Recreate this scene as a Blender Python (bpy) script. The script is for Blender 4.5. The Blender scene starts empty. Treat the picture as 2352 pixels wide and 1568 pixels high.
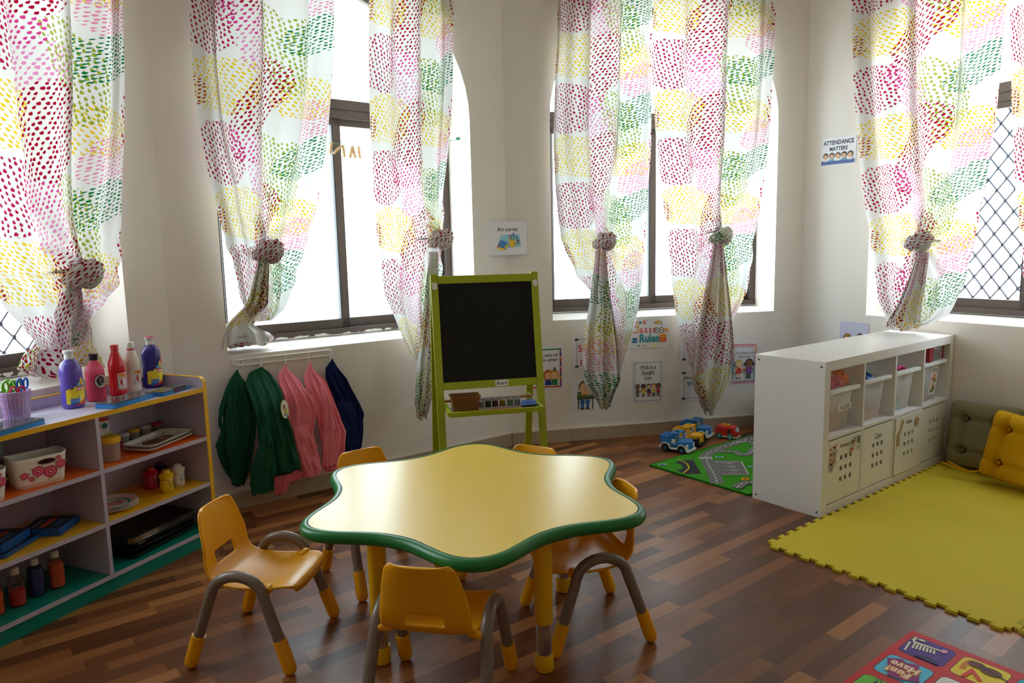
import bpy, bmesh, math, random
from mathutils import Vector, Matrix
from mathutils import noise as mnoise

PI = math.pi
R = math.radians
COL = bpy.context.scene.collection
random.seed(7)


# ---------------------------------------------------------------- colours and materials
def lin(c):
    """sRGB 0-255 to linear rgba"""
    out = []
    for v in c[:3]:
        v = v / 255.0
        out.append(v / 12.92 if v <= 0.04045 else ((v + 0.055) / 1.055) ** 2.4)
    return (out[0], out[1], out[2], 1.0)


_mats = {}


def material(name, rgb, rough=0.5, metal=0.0, spec=0.5, var=0.04, scale=30.0, bump=0.0, trans=0.0, alpha=1.0, coat=0.0):
    """principled material whose colour and gloss vary a little with an object-space noise"""
    if name in _mats:
        return _mats[name]
    m = bpy.data.materials.new(name)
    m.use_nodes = True
    nt = m.node_tree
    b = nt.nodes['Principled BSDF']
    b.inputs['Roughness'].default_value = rough
    b.inputs['Metallic'].default_value = metal
    b.inputs['Specular IOR Level'].default_value = spec
    b.inputs['Alpha'].default_value = alpha
    b.inputs['Transmission Weight'].default_value = trans
    b.inputs['Coat Weight'].default_value = coat
    c = lin(rgb)
    if var > 0 or bump > 0:
        tc = nt.nodes.new('ShaderNodeTexCoord')
        nz = nt.nodes.new('ShaderNodeTexNoise')
        nz.inputs['Scale'].default_value = scale
        nz.inputs['Detail'].default_value = 3.0
        nt.links.new(tc.outputs['Object'], nz.inputs['Vector'])
        mx = nt.nodes.new('ShaderNodeMix')
        mx.data_type = 'RGBA'
        mx.inputs['A'].default_value = tuple(v * (1 - var) for v in c[:3]) + (1,)
        mx.inputs['B'].default_value = tuple(min(1, v * (1 + var)) for v in c[:3]) + (1,)
        nt.links.new(nz.outputs['Fac'], mx.inputs['Factor'])
        nt.links.new(mx.outputs['Result'], b.inputs['Base Color'])
        if bump > 0:
            bp = nt.nodes.new('ShaderNodeBump')
            bp.inputs['Strength'].default_value = bump
            bp.inputs['Distance'].default_value = 0.004
            nt.links.new(nz.outputs['Fac'], bp.inputs['Height'])
            nt.links.new(bp.outputs['Normal'], b.inputs['Normal'])
    else:
        b.inputs['Base Color'].default_value = c
    _mats[name] = m
    return m


def ink(rgb):
    """flat printed colour"""
    return material('ink_%02x%02x%02x' % tuple(rgb), rgb, rough=0.6, var=0.02, scale=60)


def clear_material(name, rgb, gloss=0.12, rough=0.05, tint=0.85, haze=0.0, haze_rgb=(235, 235, 235)):
    """thin clear or hazy plastic / glass sheet: see-through plus a reflection (and a milky share)"""
    if name in _mats:
        return _mats[name]
    m = bpy.data.materials.new(name)
    m.use_nodes = True
    nt = m.node_tree
    for n in list(nt.nodes):
        if n.type == 'BSDF_PRINCIPLED':
            nt.nodes.remove(n)
    out = nt.nodes['Material Output']
    tr = nt.nodes.new('ShaderNodeBsdfTransparent')
    c = lin(rgb)
    tr.inputs['Color'].default_value = tuple(v * tint for v in c[:3]) + (1,)
    gl = nt.nodes.new('ShaderNodeBsdfGlossy')
    gl.inputs['Roughness'].default_value = rough
    fr = nt.nodes.new('ShaderNodeFresnel')
    fr.inputs['IOR'].default_value = 1.45
    sc = nt.nodes.new('ShaderNodeMath')
    sc.operation = 'MULTIPLY'
    sc.inputs[1].default_value = gloss * 8
    sc.use_clamp = True
    nt.links.new(fr.outputs['Fac'], sc.inputs[0])
    mx = nt.nodes.new('ShaderNodeMixShader')
    nt.links.new(sc.outputs[0], mx.inputs['Fac'])
    nt.links.new(tr.outputs[0], mx.inputs[1])
    nt.links.new(gl.outputs[0], mx.inputs[2])
    last = mx
    if haze > 0:
        df = nt.nodes.new('ShaderNodeBsdfDiffuse')
        df.inputs['Color'].default_value = lin(haze_rgb)
        tl = nt.nodes.new('ShaderNodeBsdfTranslucent')
        tl.inputs['Color'].default_value = lin(haze_rgb)
        h1 = nt.nodes.new('ShaderNodeMixShader')
        h1.inputs['Fac'].default_value = 0.5
        nt.links.new(df.outputs[0], h1.inputs[1])
        nt.links.new(tl.outputs[0], h1.inputs[2])
        h2 = nt.nodes.new('ShaderNodeMixShader')
        nz = nt.nodes.new('ShaderNodeTexNoise')
        nz.inputs['Scale'].default_value = 9
        mr = nt.nodes.new('ShaderNodeMapRange')
        mr.inputs['To Min'].default_value = haze * 0.85
        mr.inputs['To Max'].default_value = min(1, haze * 1.15)
        nt.links.new(nz.outputs['Fac'], mr.inputs['Value'])
        nt.links.new(mr.outputs[0], h2.inputs['Fac'])
        nt.links.new(mx.outputs[0], h2.inputs[1])
        nt.links.new(h1.outputs[0], h2.inputs[2])
        last = h2
    nt.links.new(last.outputs[0], out.inputs['Surface'])
    _mats[name] = m
    return m


class N:
    """small helper to write node maths"""

    def __init__(s, nt):
        s.nt = nt

    def new(s, t, **kw):
        n = s.nt.nodes.new(t)
        for k, v in kw.items():
            setattr(n, k, v)
        return n

    def put(s, sock, v):
        if v is None:
            return
        if isinstance(v, bpy.types.NodeSocket):
            s.nt.links.new(v, sock)
        else:
            sock.default_value = v

    def m(s, op, a, b=None, c=None, clamp=False):
        n = s.new('ShaderNodeMath', operation=op)
        n.use_clamp = clamp
        s.put(n.inputs[0], a)
        s.put(n.inputs[1], b)
        s.put(n.inputs[2], c)
        return n.outputs[0]

    def xyz(s, x, y, z=0.0):
        n = s.new('ShaderNodeCombineXYZ')
        s.put(n.inputs[0], x)
        s.put(n.inputs[1], y)
        s.put(n.inputs[2], z)
        return n.outputs[0]

    def mix(s, f, a, b):
        n = s.new('ShaderNodeMix', data_type='RGBA')
        s.put(n.inputs['Factor'], f)
        s.put(n.inputs['A'], a)
        s.put(n.inputs['B'], b)
        return n.outputs['Result']


# ---------------------------------------------------------------- mesh building
class MB:
    """collects shapes (each with a material index) and links them as ONE mesh object"""

    def __init__(s):
        s.v, s.f, s.mi, s.mats, s.uv = [], [], [], [], {}
        s.M = Matrix.Identity(4)
        s.cur = 0

    def use(s, mat):
        if mat not in s.mats:
            s.mats.append(mat)
        s.cur = s.mats.index(mat)
        return s

    def at(s, M=None):
        s.M = M if M is not None else Matrix.Identity(4)
        return s

    def add(s, vs, fs, uvs=None):
        o = len(s.v)
        for p in vs:
            s.v.append(s.M @ Vector(p))
        for k, f in enumerate(fs):
            s.f.append([o + i for i in f])
            s.mi.append(s.cur)
        if uvs:
            for i, t in enumerate(uvs):
                s.uv[o + i] = t
        return s

    def box(s, a, b):
        (x0, y0, z0), (x1, y1, z1) = a, b
        vs = [(x0, y0, z0), (x1, y0, z0), (x1, y1, z0), (x0, y1, z0), (x0, y0, z1), (x1, y0, z1), (x1, y1, z1), (x0, y1, z1)]
        return s.add(vs, [(0, 3, 2, 1), (4, 5, 6, 7), (0, 1, 5, 4), (1, 2, 6, 5), (2, 3, 7, 6), (3, 0, 4, 7)])

    def prism(s, pts, z0, z1, pts2=None):
        """outline in xy extruded in z (pts2: a different outline on top)"""
        n = len(pts)
        pts2 = pts2 or pts
        vs = [(p[0], p[1], z0) for p in pts] + [(p[0], p[1], z1) for p in pts2]
        fs = [tuple(range(n))[::-1], tuple(range(n, 2 * n))]
        for i in range(n):
            j = (i + 1) % n
            fs.append((i, j, n + j, n + i))
        return s.add(vs, fs)

    def ring(s, outer, inner, z0, z1):
        """closed band between two outlines with the same number of points, extruded in z"""
        n = len(outer)
        vs = [(p[0], p[1], z0) for p in outer] + [(p[0], p[1], z0) for p in inner] + [(p[0], p[1], z1) for p in outer] + [(p[0], p[1], z1) for p in inner]
        fs = []
        for i in range(n):
            j = (i + 1) % n
            fs += [(i, j, 2 * n + j, 2 * n + i), (n + j, n + i, 3 * n + i, 3 * n + j), (j, i, n + i, n + j), (2 * n + i, 2 * n + j, 3 * n + j, 3 * n + i)]
        return s.add(vs, fs)

    def lathe(s, prof, n=24, cap=True, sx=1.0, sy=1.0):
        """profile [(r, z)] from bottom to top around z"""
        vs, fs = [], []
        for r, z in prof:
            for k in range(n):
                a = 2 * PI * k / n
                vs.append((r * math.cos(a) * sx, r * math.sin(a) * sy, z))
        for i in range(len(prof) - 1):
            for k in range(n):
                l = (k + 1) % n
                fs.append((i * n + k, i * n + l, (i + 1) * n + l, (i + 1) * n + k))
        if cap:
            fs.append(tuple(range(n))[::-1])
            fs.append(tuple(range((len(prof) - 1) * n, len(prof) * n)))
        return s.add(vs, fs)

    def tube(s, pts, r, n=10, closed=False, cap=True):
        """round tube through points; r: radius or list of radii"""
        pts = [Vector(p) for p in pts]
        m = len(pts)
        rs = r if isinstance(r, (list, tuple)) else [r] * m
        vs, fs = [], []
        up = None
        for i, p in enumerate(pts):
            a = pts[i - 1] if (i > 0 or closed) else pts[0]
            b = pts[(i + 1) % m] if (i < m - 1 or closed) else pts[-1]
            t = (b - a)
            if t.length < 1e-9:
                t = Vector((0, 0, 1))
            t.normalize()
            if up is None:
                up = Vector((0, 0, 1)) if abs(t.z) < 0.9 else Vector((1, 0, 0))
            x = t.cross(up)
            if x.length < 1e-6:
                x = t.orthogonal()
            x.normalize()
            y = x.cross(t).normalized()
            up = y
            for k in range(n):
                q = 2 * PI * k / n
                vs.append(p + x * math.cos(q) * rs[i] + y * math.sin(q) * rs[i])
        for i in range(m - 1 if not closed else m):
            j = (i + 1) % m
            for k in range(n):
                l = (k + 1) % n
                fs.append((i * n + k, i * n + l, j * n + l, j * n + k))
        if cap and not closed:
            fs.append(tuple(range(n))[::-1])
            fs.append(tuple(range((m - 1) * n, m * n)))
        return s.add(vs, fs)

    def ball(s, c, r, n=16, rings=10):
        rx, ry, rz = r if isinstance(r, (tuple, list)) else (r, r, r)
        vs, fs = [(c[0], c[1], c[2] - rz)], []
        for i in range(1, rings):
            a = -PI / 2 + PI * i / rings
            for k in range(n):
                q = 2 * PI * k / n
                vs.append((c[0] + rx * math.cos(a) * math.cos(q), c[1] + ry * math.cos(a) * math.sin(q), c[2] + rz * math.sin(a)))
        vs.append((c[0], c[1], c[2] + rz))
        for k in range(n):
            fs.append((0, 1 + (k + 1) % n, 1 + k))
        for i in range(rings - 2):
            for k in range(n):
                l = (k + 1) % n
                fs.append((1 + i * n + k, 1 + i * n + l, 1 + (i + 1) * n + l, 1 + (i + 1) * n + k))
        b = 1 + (rings - 2) * n
        for k in range(n):
            fs.append((b + k, b + (k + 1) % n, len(vs) - 1))
        return s.add(vs, fs)

    def grid(s, fn, nu, nv, uvfn=None, close_u=False):
        """fn(a, b) -> point for a, b in 0..1"""
        vs, uvs, fs = [], [], []
        cu = nu if close_u else nu + 1
        for j in range(nv + 1):
            for i in range(cu):
                vs.append(fn(i / nu, j / nv))
                if uvfn:
                    uvs.append(uvfn(i / nu, j / nv))
        for j in range(nv):
            for i in range(nu):
                k = (i + 1) % cu
                fs.append((j * cu + i, j * cu + k, (j + 1) * cu + k, (j + 1) * cu + i))
        return s.add(vs, fs, uvs or None)

    def flat(s, pts, z):
        """one flat polygon"""
        return s.add([(p[0], p[1], z) for p in pts], [tuple(range(len(pts)))])

    def text(s, string, x, y, z, size, rot=0.0, sx=1.0, bold=0.0, align='CENTER', shear=0.0):
        vs, fs = text_shape(string, bold, align)
        c, q = math.cos(rot), math.sin(rot)
        out = []
        for p in vs:
            a, b = p[0] * size * sx + p[1] * size * shear, p[1] * size
            out.append((x + a * c - b * q, y + a * q + b * c, z))
        return s.add(out, fs)

    def build(s, name, parent=None, smooth=35, bevel=0.0, seg=2, M=None, solid=0.0, sub=0, fix=True):
        me = bpy.data.meshes.new(name)
        me.from_pydata([tuple(p) for p in s.v], [], s.f)
        for m in s.mats:
            me.materials.append(m)
        if len(s.mats) > 1:
            me.polygons.foreach_set('material_index', s.mi)
        if s.uv:
            lay = me.uv_layers.new(name='UVMap')
            for lp in me.loops:
                lay.data[lp.index].uv = s.uv.get(lp.vertex_index, (0, 0))
        if fix:
            bm = bmesh.new()
            bm.from_mesh(me)
            bmesh.ops.recalc_face_normals(bm, faces=bm.faces)
            bm.to_mesh(me)
            bm.free()
        me.update()
        if smooth:
            me.polygons.foreach_set('use_smooth', [True] * len(me.polygons))
            if smooth < 180:
                me.set_sharp_from_angle(angle=R(smooth))
        o = bpy.data.objects.new(name, me)
        COL.objects.link(o)
        if parent is not None:
            o.parent = parent
        if M is not None:
            o.matrix_local = M
        if solid:
            d = o.modifiers.new('Thickness', 'SOLIDIFY')
            d.thickness = solid
            d.offset = 0
        if sub:
            d = o.modifiers.new('Smooth', 'SUBSURF')
            d.levels = sub
            d.render_levels = sub
        if bevel:
            d = o.modifiers.new('Edge', 'BEVEL')
            d.width = bevel
            d.segments = seg
            d.limit_method = 'ANGLE'
            d.angle_limit = R(40)
        return o


_texts = {}


def text_shape(string, bold=0.0, align='CENTER'):
    key = (string, bold, align)
    if key not in _texts:
        cu = bpy.data.curves.new('lettering', 'FONT')
        cu.body = string
        cu.align_x = align
        cu.align_y = 'CENTER'
        cu.offset = bold
        cu.resolution_u = 3
        ob = bpy.data.objects.new('lettering', cu)
        COL.objects.link(ob)
        dg = bpy.context.evaluated_depsgraph_get()
        me = bpy.data.meshes.new_from_object(ob.evaluated_get(dg))
        _texts[key] = ([tuple(v.co) for v in me.vertices], [tuple(p.vertices) for p in me.polygons])
        bpy.data.objects.remove(ob)
        bpy.data.curves.remove(cu)
        bpy.data.meshes.remove(me)
    return _texts[key]


def T(x=0, y=0, z=0, rz=0, rx=0, ry=0, s=None):
    m = Matrix.Translation((x, y, z)) @ Matrix.Rotation(R(rz), 4, 'Z') @ Matrix.Rotation(R(ry), 4, 'Y') @ Matrix.Rotation(R(rx), 4, 'X')
    if s is not None:
        m = m @ Matrix.Diagonal((s[0], s[1], s[2], 1))
    return m


def frame(o, x, y, z):
    """matrix from an origin and three axes"""
    m = Matrix.Identity(4)
    for i, a in enumerate((x, y, z, o)):
        for j in range(3):
            m[j][i] = a[j]
    return m


def thing(name, label, category, M=None, group=None):
    o = bpy.data.objects.new(name, None)
    o.empty_display_size = 0.05
    COL.objects.link(o)
    if M is not None:
        o.matrix_world = M
    return tag(o, label, category, group)


def tag(o, label, category, group=None, kind=None):
    o['label'] = label
    o['category'] = category
    if group:
        o['group'] = group
    if kind:
        o['kind'] = kind
    return o


def structure(o, label=None):
    o['kind'] = 'structure'
    if label:
        o['label'] = label
    return o


def copy_thing(root, M, label=None, group=None):
    """a copy of a thing with copies of its parts and sub-parts"""
    def cp(o, parent):
        c = o.copy()
        COL.objects.link(c)
        c.parent = parent
        for ch in o.children:
            cp(ch, c)
        return c
    r = cp(root, None)
    r.matrix_world = M
    if label:
        r['label'] = label
    if group:
        r['group'] = group
    return r


def circle(cx, cy, rx, ry=None, n=20, a0=0.0, a1=2 * PI):
    ry = rx if ry is None else ry
    full = abs(a1 - a0 - 2 * PI) < 1e-6
    k = n if full else n + 1
    return [(cx + rx * math.cos(a0 + (a1 - a0) * i / n), cy + ry * math.sin(a0 + (a1 - a0) * i / n)) for i in range(k)]


def rrect(x0, y0, x1, y1, r, n=4):
    pts = []
    for cx, cy, a in ((x1 - r, y0 + r, -PI / 2), (x1 - r, y1 - r, 0), (x0 + r, y1 - r, PI / 2), (x0 + r, y0 + r, PI)):
        for i in range(n + 1):
            q = a + PI / 2 * i / n
            pts.append((cx + r * math.cos(q), cy + r * math.sin(q)))
    return pts


def rect(x0, y0, x1, y1):
    return [(x0, y0), (x1, y0), (x1, y1), (x0, y1)]


def lerp(a, b, t):
    return a + (b - a) * t


def interp(tab, x):
    """tab sorted by x: [(x, y)]"""
    if x <= tab[0][0]:
        return tab[0][1]
    for (x0, y0), (x1, y1) in zip(tab, tab[1:]):
        if x <= x1:
            return lerp(y0, y1, (x - x0) / (x1 - x0) if x1 > x0 else 0)
    return tab[-1][1]


def smooth_path(pts, n=6, closed=False):
    """Catmull-Rom through points"""
    P = [Vector(p) for p in pts]
    out, m = [], len(P)
    rng = range(m if closed else m - 1)
    for i in rng:
        p0 = P[(i - 1) % m] if (closed or i > 0) else P[0]
        p1, p2 = P[i], P[(i + 1) % m]
        p3 = P[(i + 2) % m] if (closed or i + 2 < m) else P[-1]
        for k in range(n):
            t = k / n
            out.append(0.5 * ((2 * p1) + (p2 - p0) * t + (2 * p0 - 5 * p1 + 4 * p2 - p3) * t * t + (3 * p1 - p0 - 3 * p2 + p3) * t ** 3))
    if not closed:
        out.append(P[-1])
    return out

# ---------------------------------------------------------------- the room
# wall frames: origin, direction (left to right as seen from inside); each wall's x = along, y = up, z = into the room
C12, C23, C34 = (-1.728, 3.548), (-0.020, 4.837), (2.180, 5.279)
A1, A2, A3, A4 = 67.0, 37.04, 11.36, -62.0
L2, L3 = 2.140, 2.128
WALLS = {1: (C12, A1), 2: (C12, A2), 3: ((0.094, 4.860), A3), 4: (C34, A4)}


def wall_matrix(k, u=0.0, z=0.0, off=0.0):
    (ox, oy), a = WALLS[k]
    d = (math.cos(R(a)), math.sin(R(a)), 0)
    n = (math.sin(R(a)), -math.cos(R(a)), 0)
    return frame((ox + d[0] * u + n[0] * off, oy + d[1] * u + n[1] * off, z), d, (0, 0, 1), n)


def plaster(name, rgb):
    m = material(name, rgb, rough=0.75, spec=0.25, var=0.0)
    nt = m.node_tree
    q = N(nt)
    tc = q.new('ShaderNodeTexCoord')
    n1 = q.new('ShaderNodeTexNoise')
    n1.inputs['Scale'].default_value = 1.7
    n1.inputs['Detail'].default_value = 5
    nt.links.new(tc.outputs['Object'], n1.inputs['Vector'])
    n2 = q.new('ShaderNodeTexNoise')
    n2.inputs['Scale'].default_value = 26
    n2.inputs['Detail'].default_value = 4
    nt.links.new(tc.outputs['Object'], n2.inputs['Vector'])
    c = lin(rgb)
    col = q.mix(n1.outputs['Fac'], tuple(v * 0.95 for v in c[:3]) + (1,), tuple(min(1, v * 1.03) for v in c[:3]) + (1,))
    b = nt.nodes['Principled BSDF']
    nt.links.new(col, b.inputs['Base Color'])
    bp = q.new('ShaderNodeBump')
    bp.inputs['Strength'].default_value = 0.25
    bp.inputs['Distance'].default_value = 0.003
    nt.links.new(n2.outputs['Fac'], bp.inputs['Height'])
    nt.links.new(bp.outputs['Normal'], b.inputs['Normal'])
    return m


WALL_PAINT = plaster('cream_wall_paint', (234, 227, 219))
CEILING_PAINT = plaster('ceiling_paint', (236, 232, 224))
WALL_T = 0.34
WALL_TOP = 3.42


def wall_mesh(name, k, u0, u1, opening=None, sill_rise=0.03, back0=0.0, back1=0.0):
    b = MB().use(WALL_PAINT)
    t = -WALL_T
    if opening:
        ul, ur, zs, sp = opening
        r = (ur - ul) / 2
        uc = (ul + ur) / 2
        arch = [(uc - r * math.cos(PI * i / 24), sp + r * 0.97 * math.sin(PI * i / 24)) for i in range(25)]
        quads = [rect(u0, 0, ul, WALL_TOP), rect(ur, 0, u1, WALL_TOP)]
        for i in range(24):
            (a0, b0), (a1, b1) = arch[i], arch[i + 1]
            quads.append([(a0, b0), (a1, b1), (a1, WALL_TOP), (a0, WALL_TOP)])
        for z in (0.0, t):
            for f in quads:
                b.flat(f, z)
            zz = zs + (sill_rise if z else 0)
            b.flat(rect(ul, 0, ur, zz), z)
        loop = [(ul, zs), (ur, zs)] + arch[::-1]
        back = [(ul, zs + sill_rise), (ur, zs + sill_rise)] + arch[::-1]
        n = len(loop)
        vs = [(p[0], p[1], 0) for p in loop] + [(p[0], p[1], t) for p in back]
        b.add(vs, [(i, (i + 1) % n, n + (i + 1) % n, n + i) for i in range(n)])
        # closing faces round the outside
        b.add([(u0, 0, 0), (u1, 0, 0), (u1, WALL_TOP, 0), (u0, WALL_TOP, 0), (u0, 0, t), (u1, 0, t), (u1, WALL_TOP, t), (u0, WALL_TOP, t)],
              [(0, 1, 5, 4), (1, 2, 6, 5), (2, 3, 7, 6), (3, 0, 4, 7)])
    else:
        b.box((u0, 0, t), (u1, WALL_TOP, 0))
    for v in b.v:                               # the slabs meet on a mitre
        if abs(v.z - t) < 1e-6 and abs(v.x - u0) < 1e-6:
            v.x -= back0
        if abs(v.z - t) < 1e-6 and abs(v.x - u1) < 1e-6:
            v.x += back1
    o = b.build(name, M=wall_matrix(k), smooth=30, fix=False)
    return o


OPEN = {1: (-1.88, -0.235, 0.83, 2.20), 2: (0.272, 1.865, 0.838, 2.20), 3: (0.198, 1.898, 0.870, 2.24), 4: (0.53, 2.20, 0.868, 2.20)}
structure(wall_mesh('wall_left', 1, -3.2, 0, OPEN[1], back1=0.10), 'cream wall on the left behind the shelf unit')
structure(wall_mesh('wall_back_left', 2, 0, L2, OPEN[2], back0=0.10, back1=0.09), 'cream wall with the smocks and hook rail')
structure(wall_mesh('wall_back_right', 3, -0.116, L3, OPEN[3], back0=0.09, back1=0.26), 'cream wall with the posters below its window')
structure(wall_mesh('wall_right', 4, 0, 3.62, OPEN[4], back0=0.26), 'cream wall behind the white shelf and cushions')

E1 = (C12[0] - 3.2 * math.cos(R(A1)), C12[1] - 3.2 * math.sin(R(A1)))
E4 = (C34[0] + 3.62 * math.cos(R(A4)), C34[1] + 3.62 * math.sin(R(A4)))
YB = -2.4
for nm, p, q in (('wall_side_left', (E1[0], YB), E1), ('wall_side_right', E4, (E4[0], YB)), ('wall_front', (E4[0], YB), (E1[0], YB))):
    L = math.hypot(q[0] - p[0], q[1] - p[1])
    d = ((q[0] - p[0]) / L, (q[1] - p[1]) / L, 0)
    n = (d[1], -d[0], 0)
    b = MB().use(WALL_PAINT).box((0, 0, -0.2), (L, WALL_TOP, 0))
    structure(b.build(nm, M=frame((p[0], p[1], 0), d, (0, 0, 1), n), smooth=0))

outline = [(E1[0], YB), E1, C12, C23, C34, E4, (E4[0], YB)]
b = MB().use(CEILING_PAINT).prism([(p[0] * 1.08, p[1] * 1.08) for p in outline], WALL_TOP - 0.02, WALL_TOP + 0.15)
structure(b.build('ceiling', smooth=0))


def floor_material():
    m = bpy.data.materials.new('wood_strip_floor')
    m.use_nodes = True
    nt = m.node_tree
    q = N(nt)
    bs = nt.nodes['Principled BSDF']
    tc = q.new('ShaderNodeTexCoord')
    mp = q.new('ShaderNodeMapping')
    mp.inputs['Rotation'].default_value = (0, 0, R(-37.4))
    nt.links.new(tc.outputs['Object'], mp.inputs['Vector'])
    sp = q.new('ShaderNodeSeparateXYZ')
    nt.links.new(mp.outputs[0], sp.inputs[0])
    x, y = sp.outputs[0], sp.outputs[1]
    ry = q.m('DIVIDE', y, 0.063)
    row = q.m('FLOOR', ry)
    fy = q.m('FRACT', ry)
    w1 = q.new('ShaderNodeTexWhiteNoise', noise_dimensions='1D')
    nt.links.new(row, w1.inputs['W'])
    rx = q.m('ADD', q.m('DIVIDE', x, q.m('ADD', 0.34, q.m('MULTIPLY', w1.outputs['Value'], 0.2))), q.m('MULTIPLY', w1.outputs['Value'], 17.0))
    colm = q.m('FLOOR', rx)
    fx = q.m('FRACT', rx)
    w2 = q.new('ShaderNodeTexWhiteNoise', noise_dimensions='2D')
    nt.links.new(q.xyz(row, colm), w2.inputs['Vector'])
    ramp = q.new('ShaderNodeValToRGB')
    e = ramp.color_ramp.elements
    e[0].position, e[0].color = 0.0, lin((88, 51, 26))
    e[1].position, e[1].color = 1.0, lin((172, 115, 67))
    for p_, c_ in ((0.3, (109, 63, 32)), (0.55, (128, 77, 41)), (0.8, (149, 95, 53))):
        k = e.new(p_)
        k.color = lin(c_)
    nt.links.new(w2.outputs['Value'], ramp.inputs['Fac'])
    # grain stretched along the strip, shifted per strip
    g = q.new('ShaderNodeTexNoise')
    g.inputs['Scale'].default_value = 1.0
    g.inputs['Detail'].default_value = 6
    g.inputs['Distortion'].default_value = 0.25
    nt.links.new(q.xyz(q.m('MULTIPLY', x, 5.0), q.m('MULTIPLY', y, 75.0), q.m('MULTIPLY', w2.outputs['Value'], 40.0)), g.inputs['Vector'])
    gm = q.m('MULTIPLY_ADD', g.outputs['Fac'], 0.6, 0.66)
    hs = q.new('ShaderNodeVectorMath', operation='SCALE')
    nt.links.new(ramp.outputs['Color'], hs.inputs[0])
    nt.links.new(gm, hs.inputs['Scale'])
    # hairline joints
    jy = q.m('LESS_THAN', q.m('MINIMUM', fy, q.m('SUBTRACT', 1.0, fy)), 0.012)
    jx = q.m('LESS_THAN', q.m('MINIMUM', fx, q.m('SUBTRACT', 1.0, fx)), 0.0025)
    j = q.m('MAXIMUM', jy, jx)
    col = q.mix(q.m('MULTIPLY', j, 0.55), hs.outputs[0], lin((45, 26, 18)))
    nt.links.new(col, bs.inputs['Base Color'])
    n2 = q.new('ShaderNodeTexNoise')
    n2.inputs['Scale'].default_value = 3.5
    n2.inputs['Detail'].default_value = 6
    nt.links.new(tc.outputs['Object'], n2.inputs['Vector'])
    nt.links.new(q.m('MULTIPLY_ADD', n2.outputs['Fac'], 0.22, 0.27), bs.inputs['Roughness'])
    bs.inputs['Specular IOR Level'].default_value = 0.36
    bp = q.new('ShaderNodeBump')
    bp.inputs['Strength'].default_value = 0.12
    bp.inputs['Distance'].default_value = 0.002
    nt.links.new(q.m('SUBTRACT', g.outputs['Fac'], q.m('MULTIPLY', j, 0.8)), bp.inputs['Height'])
    nt.links.new(bp.outputs['Normal'], bs.inputs['Normal'])
    return m


b = MB().use(floor_material()).prism([(p[0] * 1.05, p[1] * 1.05) for p in outline], -0.1, 0.0)
structure(b.build('floor', smooth=0), 'brown wood strip floor')

SKIRT = material('beige_skirting_tile', (176, 158, 134), rough=0.4, var=0.08, scale=6)
SKIRT_TOP = material('skirting_top_plaster', (214, 206, 192), rough=0.8, var=0.1, scale=14, bump=0.4)
for nm, k, u0, u1 in (('baseboard_left', 1, -3.2, -0.004), ('baseboard_back_left', 2, 0.004, L2 - 0.004), ('baseboard_back_right', 3, -0.112, L3 - 0.012), ('baseboard_right', 4, 0.012, 3.6)):
    b = MB().use(SKIRT)
    u = u0
    while u < u1:
        b.box((u, 0, 0.001), (min(u + 0.43, u1) - 0.0015, 0.088, 0.012))
        u += 0.43
    b.use(SKIRT_TOP).box((u0, 0.088, 0.001), (u1, 0.095, 0.0135))
    structure(b.build(nm, M=wall_matrix(k), smooth=0))

# ---------------------------------------------------------------- windows


def frame_metal():
    m = material('brown_window_metal', (78, 66, 60), rough=0.42, spec=0.4, var=0.0)
    nt = m.node_tree
    q = N(nt)
    tc = q.new('ShaderNodeTexCoord')
    nz = q.new('ShaderNodeTexNoise')
    nz.inputs['Scale'].default_value = 14
    nz.inputs['Detail'].default_value = 6
    nt.links.new(tc.outputs['Object'], nz.inputs['Vector'])
    sp = q.new('ShaderNodeSeparateXYZ')
    nt.links.new(tc.outputs['Object'], sp.inputs[0])
    # dried white paint smeared on the lowest centimetres
    low = q.m('MULTIPLY', q.m('SUBTRACT', 0.905, sp.outputs[1]), 40.0, clamp=True)
    f = q.m('GREATER_THAN', q.m('MULTIPLY', nz.outputs['Fac'], low), 0.47)
    col = q.mix(f, lin((78, 66, 60)), lin((215, 212, 206)))
    nt.links.new(col, nt.nodes['Principled BSDF'].inputs['Base Color'])
    return m


FRAME = frame_metal()
GASKET = material('dark_gasket', (32, 32, 36), rough=0.5)
ALU = material('pale_aluminium_strip', (176, 184, 190), rough=0.35, metal=0.6)
GLASS = clear_material('window_glass', (248, 252, 252), gloss=0.10, tint=0.97)
GLASS_HAZY = clear_material('glare_haze_window_glass', (240, 249, 250), gloss=0.10, tint=0.95, haze=0.30, haze_rgb=(222, 238, 244))  # milky share imitates the whitish glare of the overexposed middle windows
WIRE = material('grey_grille_wire', (62, 68, 84), rough=0.5, metal=0.2)
WIRE_GLARE = material('glare_washed_grille_wire', (190, 200, 206), rough=0.4, metal=0.3)  # same grille, its colour lightened to look washed out by window glare


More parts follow.
